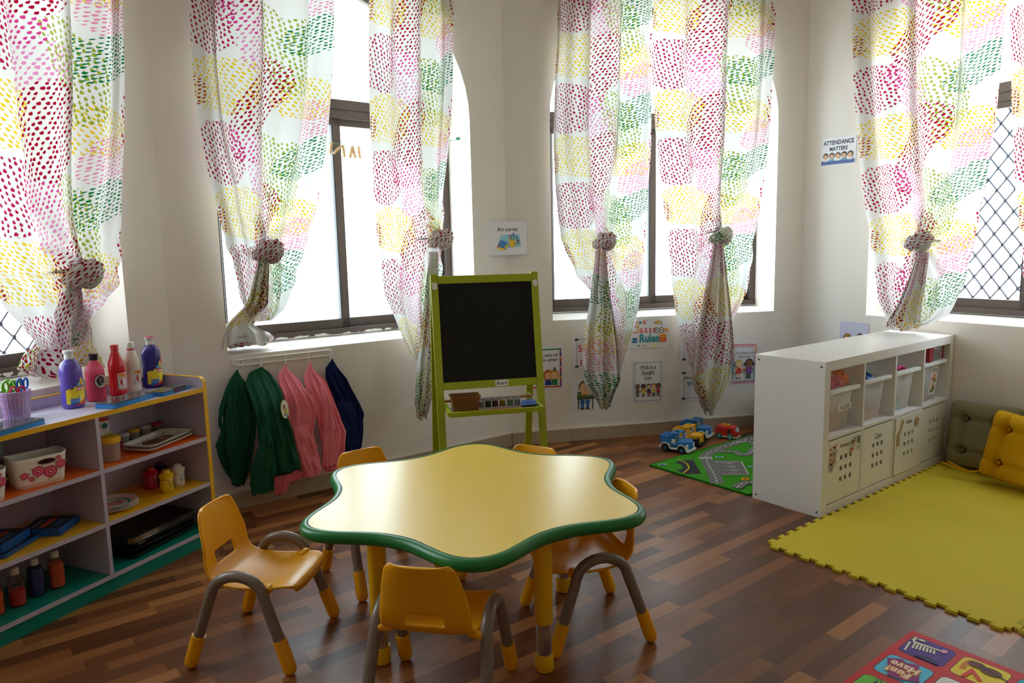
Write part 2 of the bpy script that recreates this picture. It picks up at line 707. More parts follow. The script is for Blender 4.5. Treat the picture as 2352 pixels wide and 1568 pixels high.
def window(k, hazy, grille, wire_r, sash_split=0.5):
    ul, ur, zs, sp = OPEN[k]
    ul, ur = ul + 0.003, ur - 0.003
    zb = zs + 0.034
    root = bpy.data.objects.new('window_%d' % k, None)
    COL.objects.link(root)
    root.matrix_world = wall_matrix(k)
    structure(root)
    z0, z1 = -0.325, -0.265
    ztr0, ztr1 = sp - 0.02, sp + 0.09
    r = (ur - ul) / 2
    uc = (ul + ur) / 2
    b = MB().use(FRAME)
    b.box((ul, zb, z0), (ul + 0.045, sp, z1)).box((ur - 0.045, zb, z0), (ur, sp, z1))
    b.box((ul, zb, z0), (ur, zb + 0.035, z1 + 0.012))
    b.box((ul, ztr0, z0), (ur, ztr0 + 0.05, z1)).box((ul, ztr0 + 0.053, z0), (ur, ztr1, z1 + 0.008))
    o_ = [(uc + r * math.cos(PI * i / 24), sp + 0.97 * r * math.sin(PI * i / 24)) for i in range(25)]
    i_ = [(uc + (r - 0.045) * math.cos(PI * i / 24), sp + 0.97 * (r - 0.045) * math.sin(PI * i / 24)) for i in range(25)]
    b.ring(o_ + [(ul, sp), (ur, sp)], i_ + [(ul + 0.045, sp), (ur - 0.045, sp)], z0, z1)
    b.build('frame', root, smooth=30, bevel=0.002)
    gl = GLASS_HAZY if hazy else GLASS
    MB().use(gl).flat(i_, (z0 + z1) / 2).build('arch_pane', root, smooth=0)
    um = ul + (ur - ul) * sash_split
    for s_, (a, c, dz) in enumerate(((ul + 0.03, um + 0.03, 0.0), (um - 0.03, ur - 0.03, -0.026))):
        zz0, zz1 = -0.300 + dz, -0.276 + dz
        b = MB().use(FRAME)
        zlo, zhi = zb + 0.032, ztr0 + 0.012
        b.box((a, zlo, zz0), (a + 0.05, zhi, zz1)).box((c - 0.05, zlo, zz0), (c, zhi, zz1))
        b.box((a, zlo, zz0), (c, zlo + 0.06, zz1)).box((a, zhi - 0.05, zz0), (c, zhi, zz1))
        b.use(GASKET).box((a + 0.05, zlo + 0.06, zz0 + 0.004), (a + 0.056, zhi - 0.05, zz1 + 0.001))
        b.box((c - 0.056, zlo + 0.06, zz0 + 0.004), (c - 0.05, zhi - 0.05, zz1 + 0.001))
        b.use(ALU).box((a + 0.046, zlo + 0.06, zz1), (a + 0.05, zhi - 0.05, zz1 + 0.002)) if s_ == 0 else None
        sash = b.build('sash', root, smooth=0, bevel=0.0015)
        MB().use(gl).flat(rect(a + 0.05, zlo + 0.06, c - 0.05, zhi - 0.05), (zz0 + zz1) / 2).build('pane', sash, smooth=0)
    if grille:
        b = MB().use(WIRE if wire_r > 0.002 else WIRE_GLARE)
        dx, dz_ = 0.105, 0.135
        z_lo, z_hi = zb + 0.02, sp + 0.02
        zw = -0.40
        sl = dz_ / dx
        n = int((ur - ul + (z_hi - z_lo) / sl) / dx) + 2
        for i in range(-n, n * 2):
            for sgn in (1, -1):
                # line: z = z_lo + sgn * sl * (u - u_start)
                us = ul + i * dx
                pts = []
                for zc in (z_lo, z_hi):
                    pts.append((us + sgn * (zc - z_lo) / sl, zc))
                (x0, y0), (x1, y1) = pts
                # clip to ul..ur
                t0, t1 = 0.0, 1.0
                d = x1 - x0
                ta, tb = (ul - x0) / d, (ur - x0) / d
                t0, t1 = max(t0, min(ta, tb)), min(t1, max(ta, tb))
                if t1 - t0 < 0.02:
                    continue
                b.tube([(lerp(x0, x1, t0), lerp(y0, y1, t0), zw + 0.002 * sgn), (lerp(x0, x1, t1), lerp(y0, y1, t1), zw + 0.002 * sgn)], wire_r, n=5)
        row = 0
        z = z_lo
        while z < z_hi and wire_r > 0.002:
            u = ul + (0.5 * dx if row % 2 else 0)
            while u < ur:
                b.box((u - 0.008, z - 0.011, zw - 0.007), (u + 0.008, z + 0.011, zw + 0.007))
                u += dx
            z += dz_ / 2
            row += 1
        b.build('security_grille', root, smooth=40)
    # daylight sampling portal in the opening (gives no light of its own)
    la = bpy.data.lights.new('daylight_portal', 'AREA')
    la.shape = 'RECTANGLE'
    la.size, la.size_y = ur - ul, sp + r - zb
    la.cycles.is_portal = True
    lo = bpy.data.objects.new('daylight_portal', la)
    COL.objects.link(lo)
    lo.parent = root
    lo.matrix_local = Matrix.Translation((uc, (zb + sp + r) / 2, -0.45)) @ Matrix.Rotation(PI, 4, 'X')
    lo['kind'] = 'helper'
    return root


window(1, False, True, 0.0042)['label'] = 'arched window on the left wall with wire security grille'
window(2, True, True, 0.0016)['label'] = 'arched window above the smocks with sliding sashes'
window(3, True, True, 0.0016)['label'] = 'arched window above the posters with sliding sashes'
window(4, False, True, 0.0052)['label'] = 'arched window on the right wall with wire security grille'

# ---------------------------------------------------------------- daylight, exposure, camera
wd = bpy.data.worlds.new('overcast_sky')
bpy.context.scene.world = wd
wd.use_nodes = True
nt = wd.node_tree
q = N(nt)
bg = nt.nodes['Background']
tc = q.new('ShaderNodeTexCoord')
sp = q.new('ShaderNodeSeparateXYZ')
nt.links.new(tc.outputs['Generated'], sp.inputs[0])
up = q.m('MULTIPLY_ADD', sp.outputs[2], 0.5, 0.5, clamp=True)
rp = q.new('ShaderNodeValToRGB')
e = rp.color_ramp.elements
e[0].position, e[0].color = 0.25, (0.80, 0.80, 0.76, 1)
e[1].position, e[1].color = 0.75, (0.78, 0.90, 1.0, 1)
k = e.new(0.52)
k.color = (0.93, 0.98, 1.0, 1)
nt.links.new(up, rp.inputs['Fac'])
nz = q.new('ShaderNodeTexNoise')
nz.inputs['Scale'].default_value = 9
nz.inputs['Detail'].default_value = 5
nt.links.new(tc.outputs['Generated'], nz.inputs['Vector'])
col = q.mix(q.m('MULTIPLY', nz.outputs['Fac'], 0.25), rp.outputs['Color'], (0.86, 1.0, 0.98, 1))
nt.links.new(col, bg.inputs['Color'])
bg.inputs['Strength'].default_value = 10.5

sc = bpy.context.scene
sc.view_settings.view_transform = 'Standard'
sc.view_settings.look = 'None'
sc.view_settings.gamma = 1.0
sc.view_settings.use_curve_mapping = False
sc.view_settings.exposure = 0.13
sc.cycles.use_denoising = True
sc.cycles.max_bounces = 12
sc.cycles.diffuse_bounces = 7
sc.cycles.glossy_bounces = 4
sc.cycles.transparent_max_bounces = 24
sc.cycles.transmission_bounces = 8
sc.cycles.caustics_reflective = False
sc.cycles.caustics_refractive = False
sc.cycles.sample_clamp_indirect = 6.0

cam = bpy.data.cameras.new('camera')
cam.sensor_width = 36.0
cam.lens = 1620.0 / 2352.0 * 36.0
cam.clip_start = 0.05
co = bpy.data.objects.new('camera', cam)
COL.objects.link(co)
co.matrix_world = Matrix.Translation((0, 0, 1.36514)) @ Matrix.Rotation(R(90 - 7.38783), 4, 'X') @ Matrix.Rotation(R(-1.31537), 4, 'Z')
sc.camera = co

# ---------------------------------------------------------------- printed curtain cloth


def curtain_cloth():
    m = bpy.data.materials.new('printed_curtain_cloth')
    m.use_nodes = True
    nt = m.node_tree
    nt.nodes.remove(nt.nodes['Principled BSDF'])
    q = N(nt)
    uvn = q.new('ShaderNodeUVMap')
    sp = q.new('ShaderNodeSeparateXYZ')
    nt.links.new(uvn.outputs[0], sp.inputs[0])
    U, V = sp.outputs[0], sp.outputs[1]      # one unit = one repeat of the print (0.64 m), V runs down the cloth
    wob = q.new('ShaderNodeTexNoise')
    wob.inputs['Scale'].default_value = 6.0
    wob.inputs['Detail'].default_value = 2.0
    nt.links.new(uvn.outputs[0], wob.inputs['Vector'])
    wobble = q.m('MULTIPLY_ADD', wob.outputs['Fac'], 1.2, -0.6)

    def drops(ang, cw, ch, seed):
        c, s_ = math.cos(R(ang)), math.sin(R(ang))
        up = q.m('MULTIPLY', V, -1.0)
        x = q.m('ADD', q.m('MULTIPLY', U, c), q.m('MULTIPLY', up, s_))
        y = q.m('ADD', q.m('MULTIPLY', up, c), q.m('MULTIPLY', U, -s_))
        xs = q.m('DIVIDE', x, cw)
        col = q.m('FLOOR', xs)
        odd = q.m('MULTIPLY', q.m('MODULO', q.m('ABSOLUTE', col), 2.0), 0.5)
        ys = q.m('ADD', q.m('DIVIDE', y, ch), odd)
        row = q.m('FLOOR', ys)
        wn = q.new('ShaderNodeTexWhiteNoise', noise_dimensions='3D')
        nt.links.new(q.xyz(col, row, float(seed)), wn.inputs['Vector'])
        sc_ = q.new('ShaderNodeSeparateColor')
        nt.links.new(wn.outputs['Color'], sc_.inputs[0])
        xf = q.m('ADD', q.m('FRACT', xs), q.m('MULTIPLY_ADD', sc_.outputs[0], 0.44, -0.72))
        t = q.m('ADD', q.m('FRACT', ys), q.m('MULTIPLY_ADD', sc_.outputs[1], 0.26, -0.25))
        t = q.m('DIVIDE', t, 0.78, clamp=True)
        size = q.m('MULTIPLY_ADD', q.m('POWER', sc_.outputs[2], 2.0), 0.42, 0.60)
        half = q.m('MULTIPLY', q.m('MULTIPLY', q.m('SQRT', t), q.m('SUBTRACT', 1.0, t)), size)
        return q.m('MULTIPLY', q.m('SUBTRACT', half, q.m('ABSOLUTE', xf)), 14.0, clamp=True)

    lat = [drops(8, 0.0225, 0.0385, 1), drops(-22, 0.0225, 0.037, 2), drops(-55, 0.0210, 0.036, 3), drops(28, 0.0225, 0.0385, 4)]

    def patch(cx, cy, rx, ry, ang=0.0):
        dx = q.m('SUBTRACT', U, cx)
        dy = q.m('WRAP', q.m('SUBTRACT', V, cy), 0.5, -0.5)
        if ang:
            c, s_ = math.cos(R(ang)), math.sin(R(ang))
            ex = q.m('ADD', q.m('MULTIPLY', dx, c), q.m('MULTIPLY', dy, s_))
            dy = q.m('ADD', q.m('MULTIPLY', dy, c), q.m('MULTIPLY', dx, -s_))
            dx = ex
        a = q.m('POWER', q.m('ABSOLUTE', q.m('DIVIDE', dx, rx)), 3.0)
        b_ = q.m('POWER', q.m('ABSOLUTE', q.m('DIVIDE', dy, ry)), 3.0)
        return q.m('LESS_THAN', q.m('ADD', q.m('ADD', a, b_), wobble), 1.0)

    white = lin((246, 245, 242))
    col = None
    layers = [  # lattice, patch, colour
        (3, (0.22, 0.73, 0.24, 0.22, 0), (244, 208, 40)),
        (3, (0.90, 0.77, 0.24, 0.17, -8), (242, 206, 44)),
        (1, (0.50, 0.41, 0.15, 0.19, 0), (236, 150, 200)),
        (2, (1.02, 0.97, 0.17, 0.20, 20), (240, 146, 188)),
        (0, (0.79, 0.44, 0.17, 0.30, -8), (160, 178, 58)),
        (0, (0.64, 0.30, 0.10, 0.24, -10), (176, 186, 84)),
        (0, (0.16, 0.25, 0.19, 0.25, 0), (184, 34, 86)),
        (1, (0.42, 0.15, 0.14, 0.17, 0), (222, 70, 150)),
        (1, (0.54, 0.80, 0.17, 0.34, 24), (170, 18, 50)),
        (2, (0.96, 0.26, 0.27, 0.14, -28), (10, 122, 74)),
        (2, (0.0, 0.79, 0.06, 0.11, 0), (168, 50, 30)),
        (0, (1.16, 0.62, 0.05, 0.22, 0), (186, 30, 70)),
    ]
    for li, p_, rgb in layers:
        f = q.m('MULTIPLY', lat[li], patch(*p_))
        col = q.mix(f, white if col is None else col, lin(rgb))
    # fine weave
    tc = q.new('ShaderNodeTexCoord')
    df = q.new('ShaderNodeBsdfDiffuse')
    tl = q.new('ShaderNodeBsdfTranslucent')
    nt.links.new(col, df.inputs['Color'])
    thru = q.new('ShaderNodeVectorMath', operation='SCALE')     # part of the light is soaked up on its way through
    nt.links.new(col, thru.inputs[0])
    thru.inputs['Scale'].default_value = 0.54
    nt.links.new(thru.outputs[0], tl.inputs['Color'])
    mx = q.new('ShaderNodeMixShader')
    mx.inputs['Fac'].default_value = 0.42
    nt.links.new(df.outputs[0], mx.inputs[1])
    nt.links.new(tl.outputs[0], mx.inputs[2])
    nt.links.new(mx.outputs[0], nt.nodes['Material Output'].inputs['Surface'])
    return m


CLOTH = curtain_cloth()
REPEAT = 0.64
CURTAIN = {
'A':(1,{'L':[(-0.95,2.6),(-0.96,1.65),(-0.955,1.36),(-0.932,1.304),(-0.801,1.123),(-0.643,0.985)],'R':[(-0.178,2.518),(-0.21,2.108),(-0.262,1.55),(-0.272,1.334),(-0.288,1.24),(-0.34,1.144),(-0.417,1.076),(-0.449,0.985)],'K':[(-0.555,1.309)],'TL':[(-0.594,1.252),(-0.606,1.143),(-0.613,1.007),(-0.652,0.934),(-0.668,0.892),(-0.640,0.872)],'TR':[(-0.543,1.249),(-0.489,1.152),(-0.40,1.054),(-0.324,0.919),(-0.300,0.880)]}),
'B':(2,{'L':[(0.185,2.592),(0.172,2.289),(0.175,1.981),(0.192,1.667),(0.216,1.43),(0.239,1.32),(0.291,1.139),(0.348,1.022)],'R':[(0.937,2.73),(0.921,2.502),(0.893,2.247),(0.85,1.943),(0.788,1.612),(0.723,1.352),(0.651,1.188),(0.571,1.075),(0.449,1.002)],'K':[(0.464,1.388)],'TL':[(0.411,1.326),(0.362,1.16),(0.323,1.073),(0.262,0.956),(0.245,0.895)],'TR':[(0.464,1.313),(0.441,1.11),(0.42,0.997),(0.475,0.956),(0.50,0.895)]}),
'C':(2,{'L':[(1.15,2.769),(1.131,2.416),(1.119,1.936),(1.125,1.518),(1.14,1.266),(1.16,1.112),(1.237,0.924),(1.331,0.702)],'R':[(1.701,2.87),(1.686,2.489),(1.661,2.101),(1.632,1.705),(1.611,1.412),(1.579,1.251),(1.528,1.091),(1.479,0.904),(1.438,0.69)],'K':[(1.511,1.439)],'TL':[(1.434,1.335),(1.388,1.048),(1.328,0.709),(1.301,0.444),(1.312,0.369)],'TR':[(1.489,1.333),(1.471,1.043),(1.438,0.777),(1.411,0.509),(1.359,0.394)]}),
'D':(3,{'L':[(0.242,2.978),(0.231,2.678),(0.213,2.429),(0.192,2.064),(0.196,1.778),(0.213,1.458),(0.241,1.34),(0.331,1.159),(0.439,1.066),(0.547,0.788),(0.625,0.505)],'R':[(0.894,3.001),(0.886,2.44),(0.89,2.066),(0.872,1.625),(0.844,1.205),(0.803,0.962),(0.754,0.779),(0.69,0.626),(0.651,0.504)],'K':[(0.52,1.408)],'TL':[(0.461,1.32),(0.421,0.98),(0.388,0.801),(0.37,0.589),(0.384,0.435),(0.484,0.272)],'TR':[(0.532,1.318),(0.567,0.975),(0.612,0.669),(0.624,0.453),(0.522,0.269)]}),
'E':(3,{'L':[(0.9,3.001),(0.889,2.582),(0.912,2.153),(0.945,1.713),(0.978,1.383),(1.028,1.108),(1.096,0.764),(1.182,0.476),(1.223,0.313)],'R':[(1.8,3.033),(1.789,2.6),(1.772,2.008),(1.733,1.553),(1.69,1.244),(1.627,1.027),(1.545,0.888),(1.463,0.749),(1.416,0.528),(1.386,0.304)],'K':[(1.372,1.43)],'TL':[(1.315,1.345),(1.248,0.981),(1.193,0.642),(1.175,0.423),(1.223,0.293),(1.281,0.178)],'TR':[(1.39,1.344),(1.44,0.943),(1.468,0.661),(1.435,0.409),(1.374,0.285),(1.325,0.175)]}),
'F':(4,{'L':[(0.427,2.935),(0.448,2.657),(0.502,2.093),(0.576,1.523),(0.62,1.237),(0.687,1.009),(0.752,0.87),(0.78,0.835)],'R':[(1.355,2.652),(1.354,2.311),(1.353,1.962),(1.34,1.606),(1.325,1.363),(1.295,1.189),(1.231,1.035),(1.161,0.922),(1.047,0.852),(0.966,0.835)],'K':[(0.979,1.355)],'TL':[(0.981,1.266),(0.934,1.105),(0.884,0.967),(0.82,0.856),(0.816,0.83)],'TR':[(1.04,1.266),(1.03,1.108),(1.012,0.974),(1.002,0.866),(1.004,0.83)]}),
'G':(4,{'L':[(1.382,2.644),(1.417,2.182),(1.458,1.597),(1.501,1.192),(1.55,1.002),(1.607,0.886)],'R':[(2.085,2.429),(2.114,2.039),(2.136,1.545),(2.014,1.199),(1.85,0.974),(1.741,0.874)],'K':[(1.77,1.308)],'TL':[(1.782,1.242),(1.758,1.017),(1.752,0.811)],'TR':[(1.829,1.242),(1.854,1.023),(1.867,0.823)]}),
}
CURTAIN_INFO = {
    'A': (2.40, 'printed curtain with a big crimson knot behind the paint bottles', 11),
    'B': (2.68, 'wide knotted curtain above the green smocks, its hem heaped on the sill', 23),
    'C': (2.59, 'narrow knotted curtain whose tail hangs behind the green easel', 37),
    'D': (2.44, 'knotted curtain left of the window mullion, its tail over the boy at desk poster', 41),
    'E': (2.74, 'knotted curtain with olive knot hanging lowest above the toy trucks', 53),
    'F': (2.49, 'knotted curtain beside the attendance notice, tail reaching the white shelf', 67),
    'G': (2.61, 'curtain cut off by the right edge of the photo beside the dark window frame', 71),
}


def by_z(tab):
    return sorted((z, u) for u, z in tab)


def make_curtain(key):
    k, d = CURTAIN[key]
    zref, label, seed = CURTAIN_INFO[key]
    rnd = random.Random(seed)
    Lz, Rz = by_z(d['L']), by_z(d['R'])
    (ku, kz), = d['K']
    zt = 3.16
    zb = max(Lz[0][0], Rz[0][0])
    phs = [rnd.uniform(0, 2 * PI) for _ in range(8)]
    base = 0.105
    W0 = interp(Rz, 2.5) - interp(Lz, 2.5)
    wid = 1.13

    def pt(a, b):
        z = lerp(zt, zb, b)
        l, r = interp(Lz, z), interp(Rz, z)
        w = r - l
        u = l + w * a
        above = z > kz
        fz = math.exp(-((z - kz) / (0.55 if above else 0.28)) ** 2)
        du, dz = u - ku, z - kz
        pull = 0.72 * fz * math.exp(-(du / (0.30 * W0)) ** 2)
        u -= du * pull
        # pleats: run down the cloth, close up towards the knot
        taper = min(1.0, w / W0)
        f = (math.cos(2 * PI * 3.1 * a + phs[0]) * 0.45 + math.cos(2 * PI * 5.3 * a + phs[1] + 0.6 * z) * 0.35
             + math.cos(2 * PI * 8.7 * a + phs[2] - 0.4 * z) * 0.2)
        f = math.copysign(abs(f) ** 0.8, f)
        off = base + 0.034 * f * (0.45 + 0.55 * taper)
        u += 0.050 * W0 / 0.72 * taper * math.sin(2 * PI * 3.1 * a + phs[0] + 0.5) * math.sin(PI * a) ** 0.5 * (1 - 0.8 * fz)   # pleats fold over themselves
        # creases radiating from the knot
        rr = math.hypot(du, dz)
        th = math.atan2(dz, du)
        off += min(1, rr / 0.05) * (0.034 * math.exp(-rr / 0.17) * math.cos(9 * th + phs[3]) + 0.020 * math.exp(-rr / 0.3) * math.cos(14 * th + phs[4]))
        off += 0.035 * math.exp(-(rr / 0.16) ** 2)
        # the swag below the knot bellies out
        if not above:
            off += 0.03 * math.sin(PI * a) * min(1, (kz - z) / 0.2)
        off += 0.010 * mnoise.noise(Vector((u * 5 + seed, z * 3.2, 0)))
        zz = z
        if not above:
            zz += 0.05 * math.exp(-(rr / 0.2) ** 2)
        if key == 'A':                       # this one falls back into the window reveal
            off = off - 0.12 * min(1, max(0, (1.26 - z) / 0.26))
            return (u, zz, off)
        return (u, zz, max(off, 0.03))

    def uv(a, b):
        z = lerp(zt, zb, b)
        du = lerp(interp(Lz, z), interp(Rz, z), a) - ku
        sw = 0.12 * math.exp(-abs(z - kz) / 0.2) * abs(a - 0.5)
        return (a * wid, (zref - z) / REPEAT + sw)

    root = thing('curtain', label, 'curtain', wall_matrix(k), group='printed knotted curtains at the windows')
    MB().use(CLOTH).grid(pt, 84, 120, uv).build('drape', root, smooth=180, fix=False)

    # the tail hanging from the knot: a flattened, pleated tube
    TL, TR = by_z(d['TL']), by_z(d['TR'])
    z1 = max(TL[-1][0], TR[-1][0]) + 0.03
    z0 = min(TL[0][0], TR[0][0])
    n = 56
    onsill = key == 'B'
    ut = {'A': (0.75, 0.16, 0.35), 'B': (0.85, 0.62, 0.3), 'C': (0.80, 0.42, 0.1), 'D': (1.04, 0.82, 0.13), 'E': (0.48, 0.12, 0.03), 'F': (0.66, 0.16, 0.3), 'G': (0.1, 0.6, 0)}[key]

    def tail(a, b):
        z = lerp(z1, z0, b)
        l, r = interp(TL, z), interp(TR, z)
        mid, half = (l + r) / 2, max(0.006, (r - l) / 2)
        q_ = 2 * PI * a
        depth = min(0.055, 0.02 + half * 0.35)
        fold = 0.020 * min(1, half / 0.06) * math.cos(q_ * 7 + phs[5] + z * 2.0) + 0.010 * math.cos(q_ * 12 + phs[6])
        o_ = 0.165 + depth * math.sin(q_) + fold * (0.4 + 0.6 * b)
        if key == 'A':
            o_ -= 0.06 + 0.22 * min(1, max(0, (1.23 - z) / 0.26))
        if onsill:
            o_ -= 0.20 * min(1, max(0, (1.12 - z) / 0.12))
        zz = z + (0.020 * math.cos(q_ * 3 + phs[7]) if b > 0.93 else 0)
        return (mid + half * math.cos(q_) * (1 + 0.06 * math.cos(5 * q_ + phs[6])), zz, o_)

    def tuv(a, b):
        z = lerp(z1, z0, b)
        t = abs(2 * a - 1)
        return (lerp(ut[0], ut[1], t), (zref - z) / REPEAT + ut[2])

    MB().use(CLOTH).grid(tail, n, 60, tuv, close_u=False).build('tail', root, smooth=180, fix=False)

    # the knot: a fat roll wrapped over a narrower one
    b = MB().use(CLOTH)

    def roll(path, radii, uvc, tw):
        P = smooth_path(path, 8)
        m = len(P)

        def fn(a, c):
            i = min(m - 1, int(round(c * (m - 1))))
            p = P[i]
            t = (P[min(m - 1, i + 1)] - P[max(0, i - 1)]).normalized()
            x = t.cross(Vector((0, 0, 1)))
            x = x.normalized() if x.length > 1e-5 else Vector((0, 1, 0))
            y = x.cross(t).normalized()
            rad = interp(radii, c)
            q_ = 2 * PI * a
            rad *= 1 + 0.10 * math.cos(6 * q_ + tw * c) + 0.09 * math.cos(11 * q_ - tw * c) + 0.05 * math.cos(9 * c * PI + 3 * q_)
            return tuple(p + (x * math.cos(q_) + y * math.sin(q_)) * rad)
        b.grid(fn, 36, m - 1, lambda a, c: (uvc[0] + 0.20 * abs(2 * a - 1), uvc[1] + 0.30 * c))
    cx, cz, o_ = ku, kz, 0.175
    s = 0.66
    roll([(cx - 0.085 * s, cz - 0.045 * s, o_ - 0.05), (cx - 0.06 * s, cz - 0.02 * s, o_ + 0.005), (cx, cz + 0.012 * s, o_ + 0.022), (cx + 0.06 * s, cz + 0.03 * s, o_ + 0.008), (cx + 0.092 * s, cz + 0.03 * s, o_ - 0.045)],
         [(0, 0.016), (0.2, 0.033), (0.5, 0.041), (0.8, 0.038), (1, 0.018)], (0.44, 0.64) if key != 'E' else (0.70, 0.30), 9)
    c2 = (0.70, 0.32) if key in 'AF' else (0.46, 0.66)
    roll([(cx + 0.03 * s, cz + 0.045, o_ - 0.04), (cx + 0.075 * s, cz + 0.0, o_ - 0.004), (cx + 0.045 * s, cz - 0.055 * s, o_ + 0.0), (cx - 0.02 * s, cz - 0.07 * s, o_ - 0.02)],
         [(0, 0.016), (0.4, 0.027), (0.7, 0.024), (1, 0.014)], c2, -7)
    roll([(cx - 0.012, cz + 0.050, o_ - 0.055), (cx - 0.004, cz + 0.020, o_ - 0.03), (cx, cz - 0.02, o_ - 0.01)], [(0, 0.020), (1, 0.034)], (0.46, 0.7), 5)
    b.build('knot', root, smooth=180)
    if onsill:
        b = MB().use(CLOTH)

        def heap(cu, cz_, co_, ru, rz_, ro, sd, uvc):
            def fn(a, c):
                q_, h = 2 * PI * a, PI * (c - 0.5)
                r_ = 1 + 0.16 * math.cos(5 * q_ + sd) * math.cos(h) + 0.10 * math.cos(9 * q_ + 2 * sd + 6 * c)
                z_ = cz_ + rz_ * math.sin(h)
                return (cu + ru * r_ * math.cos(h) * math.cos(q_), max(0.874, z_ + 0.012 * math.cos(4 * q_ + sd)), co_ + ro * r_ * math.cos(h) * math.sin(q_))
            b.grid(fn, 40, 18, lambda a, c: (uvc[0] + 0.3 * a, uvc[1] + 0.3 * c))
        heap(0.335, 0.900, -0.095, 0.058, 0.040, 0.075, 1.0, (0.05, 0.1))
        heap(0.415, 0.905, -0.110, 0.062, 0.034, 0.060, 2.2, (0.3, 0.1))
        heap(0.490, 0.905, -0.105, 0.055, 0.030, 0.055, 3.1, (0.9, 0.85))
        b.build('heaped_hem', root, smooth=180)
    return root


for key in 'ABCDEFG':
    make_curtain(key)

# clothes pegs on a string across the window above the smocks
WOOD_PEG = material('pale_peg_wood', (206, 168, 118), rough=0.6, var=0.12, scale=80)
STRING = material('thin_green_string', (70, 160, 120), rough=0.6)
PEGS = ((0.955, 1.989, -14, 'second from the curtain hem', 'wooden clothes peg hanging closest to the wide knotted curtain'),
        (0.998, 1.982, -48, '', 'wooden clothes peg tilted furthest over on the window string'),
        (1.032, 1.974, 4, '', 'upright wooden clothes peg in the middle of the window string'),
        (1.079, 1.972, -14, '', 'wooden clothes peg forming a v with its right neighbour'),
        (1.096, 1.973, 12, '', 'wooden clothes peg forming a v with its left neighbour'),
        (1.131, 1.974, 3, '', 'wooden clothes peg hanging nearest the narrow knotted curtain'))
rt = thing('window_string', 'thin green string with pegs tied to a hook on the window reveal', 'string', wall_matrix(2))
b = MB().use(STRING)
pts = [(0.28, 2.07, -0.095)] + [(lerp(0.3, 1.85, i / 12), 2.00 + 0.09 * (2 * i / 12 - 1) ** 2, -0.095) for i in range(13)] + [(1.861, 2.098, -0.13)]
b.tube(pts, 0.0016, n=5)
b.tube(smooth_path([(1.861, 2.098, -0.13), (1.845, 2.05, -0.13), (1.84, 1.98, -0.132), (1.80, 1.90, -0.13), (1.778, 1.86, -0.128)], 5), 0.0009, n=4)
b.build('string', rt, smooth=60)
MB().use(material('green_plastic_hook', (40, 150, 110), rough=0.4)).ball((1.856, 2.098, -0.13), (0.008, 0.010, 0.016)).box((1.842, 2.092, -0.134), (1.858, 2.104, -0.126)).build('wall_hook', rt)
for u, z, rot, _, lab in PEGS:
    t = thing('clothes_peg', lab, 'clothes peg', wall_matrix(2, u, z - 0.012, -0.095) @ Matrix.Rotation(R(rot), 4, 'Z'), group='clothes pegs on the window string')
    for sgn in (1, -1):
        MB().use(WOOD_PEG).prism([(-0.006, -0.036), (0.006, -0.036), (0.007, 0.0), (0.005, 0.034), (-0.005, 0.034), (-0.007, 0.0)], 0.0012 if sgn > 0 else -0.0075, 0.0075 if sgn > 0 else -0.0012).build('prong', t, bevel=0.001)
    MB().use(material('peg_spring_steel', (150, 150, 150), rough=0.3, metal=1)).tube([(-0.008, 0.003, 0), (0.008, 0.003, 0)], 0.003, n=8).build('spring', t)

# ---------------------------------------------------------------- flower table
YELLOW_LAM = material('pale_yellow_laminate', (242, 206, 98), rough=0.28, spec=0.5, var=0.03, scale=220)
GREEN_EDGE = material('green_edge_band', (20, 112, 48), rough=0.35, var=0.05, scale=30)
DARK_GREEN = material('dark_green_seam', (34, 70, 44), rough=0.5)
YELLOW_PLASTIC = material('yellow_plastic', (240, 168, 14), rough=0.32, var=0.03, scale=50)
YELLOW_PAINT = material('yellow_leg_paint', (236, 184, 20), rough=0.3, var=0.03)
CHROME = material('chrome_tube', (200, 200, 205), rough=0.12, metal=1.0, var=0.02)
GREY_TUBE = material('grey_brown_tube', (124, 108, 94), rough=0.3, var=0.03)
TC = (-0.147, 2.447)
TZ = 0.520


def flower(r0, amp, n=168, grow=0.0):
    out = []
    for i in range(n):
        t = 2 * PI * i / n
        r = r0 + amp * math.cos(6 * (t - R(33))) + 0.008 * math.cos(12 * (t - R(33))) + grow
        out.append((1.02 * r * math.cos(t), 0.985 * r * math.sin(t)))
    return out


tb = thing('activity_table', 'flower-shaped children\'s table with pale yellow top and green edge', 'table', T(TC[0], TC[1], 0))
TR0, TAMP = 0.535, 0.062
inner = flower(TR0 - 0.013, TAMP)
b = MB().use(YELLOW_LAM).prism(inner, TZ - 0.032, TZ)
b.build('tabletop', tb, smooth=30)
b = MB().use(GREEN_EDGE)
prof = [(-0.012, -0.034), (0.0, -0.037), (0.007, -0.034), (0.012, -0.026), (0.013, -0.017), (0.010, -0.007), (0.004, -0.001), (-0.004, 0.001), (-0.010, 0.001), (-0.012, -0.001)]
base = flower(TR0, TAMP)
nb = len(base)
vs, fs = [], []
for i, p in enumerate(base):
    a_, c_ = Vector(base[i - 1]), Vector(base[(i + 1) % nb])
    tg = (c_ - a_).normalized()
    nn = Vector((tg.y, -tg.x))
    for g, z in prof:
        vs.append((p[0] + nn.x * g, p[1] + nn.y * g, TZ + z))
m_ = len(prof)
for i in range(nb):
    j = (i + 1) % nb
    for k in range(m_):
        l = (k + 1) % m_
        fs.append((i * m_ + k, j * m_ + k, j * m_ + l, i * m_ + l))
b.add(vs, fs)
b.use(DARK_GREEN)
o1, o2 = flower(TR0 - 0.0125, TAMP), flower(TR0 - 0.0155, TAMP)
b.ring(o1, o2, TZ, TZ + 0.0006)
b.build('edge_band', tb, smooth=50)
LEGS = ((-52, 0.372), (36.2, 0.411), (112, 0.400), (-144, 0.390))
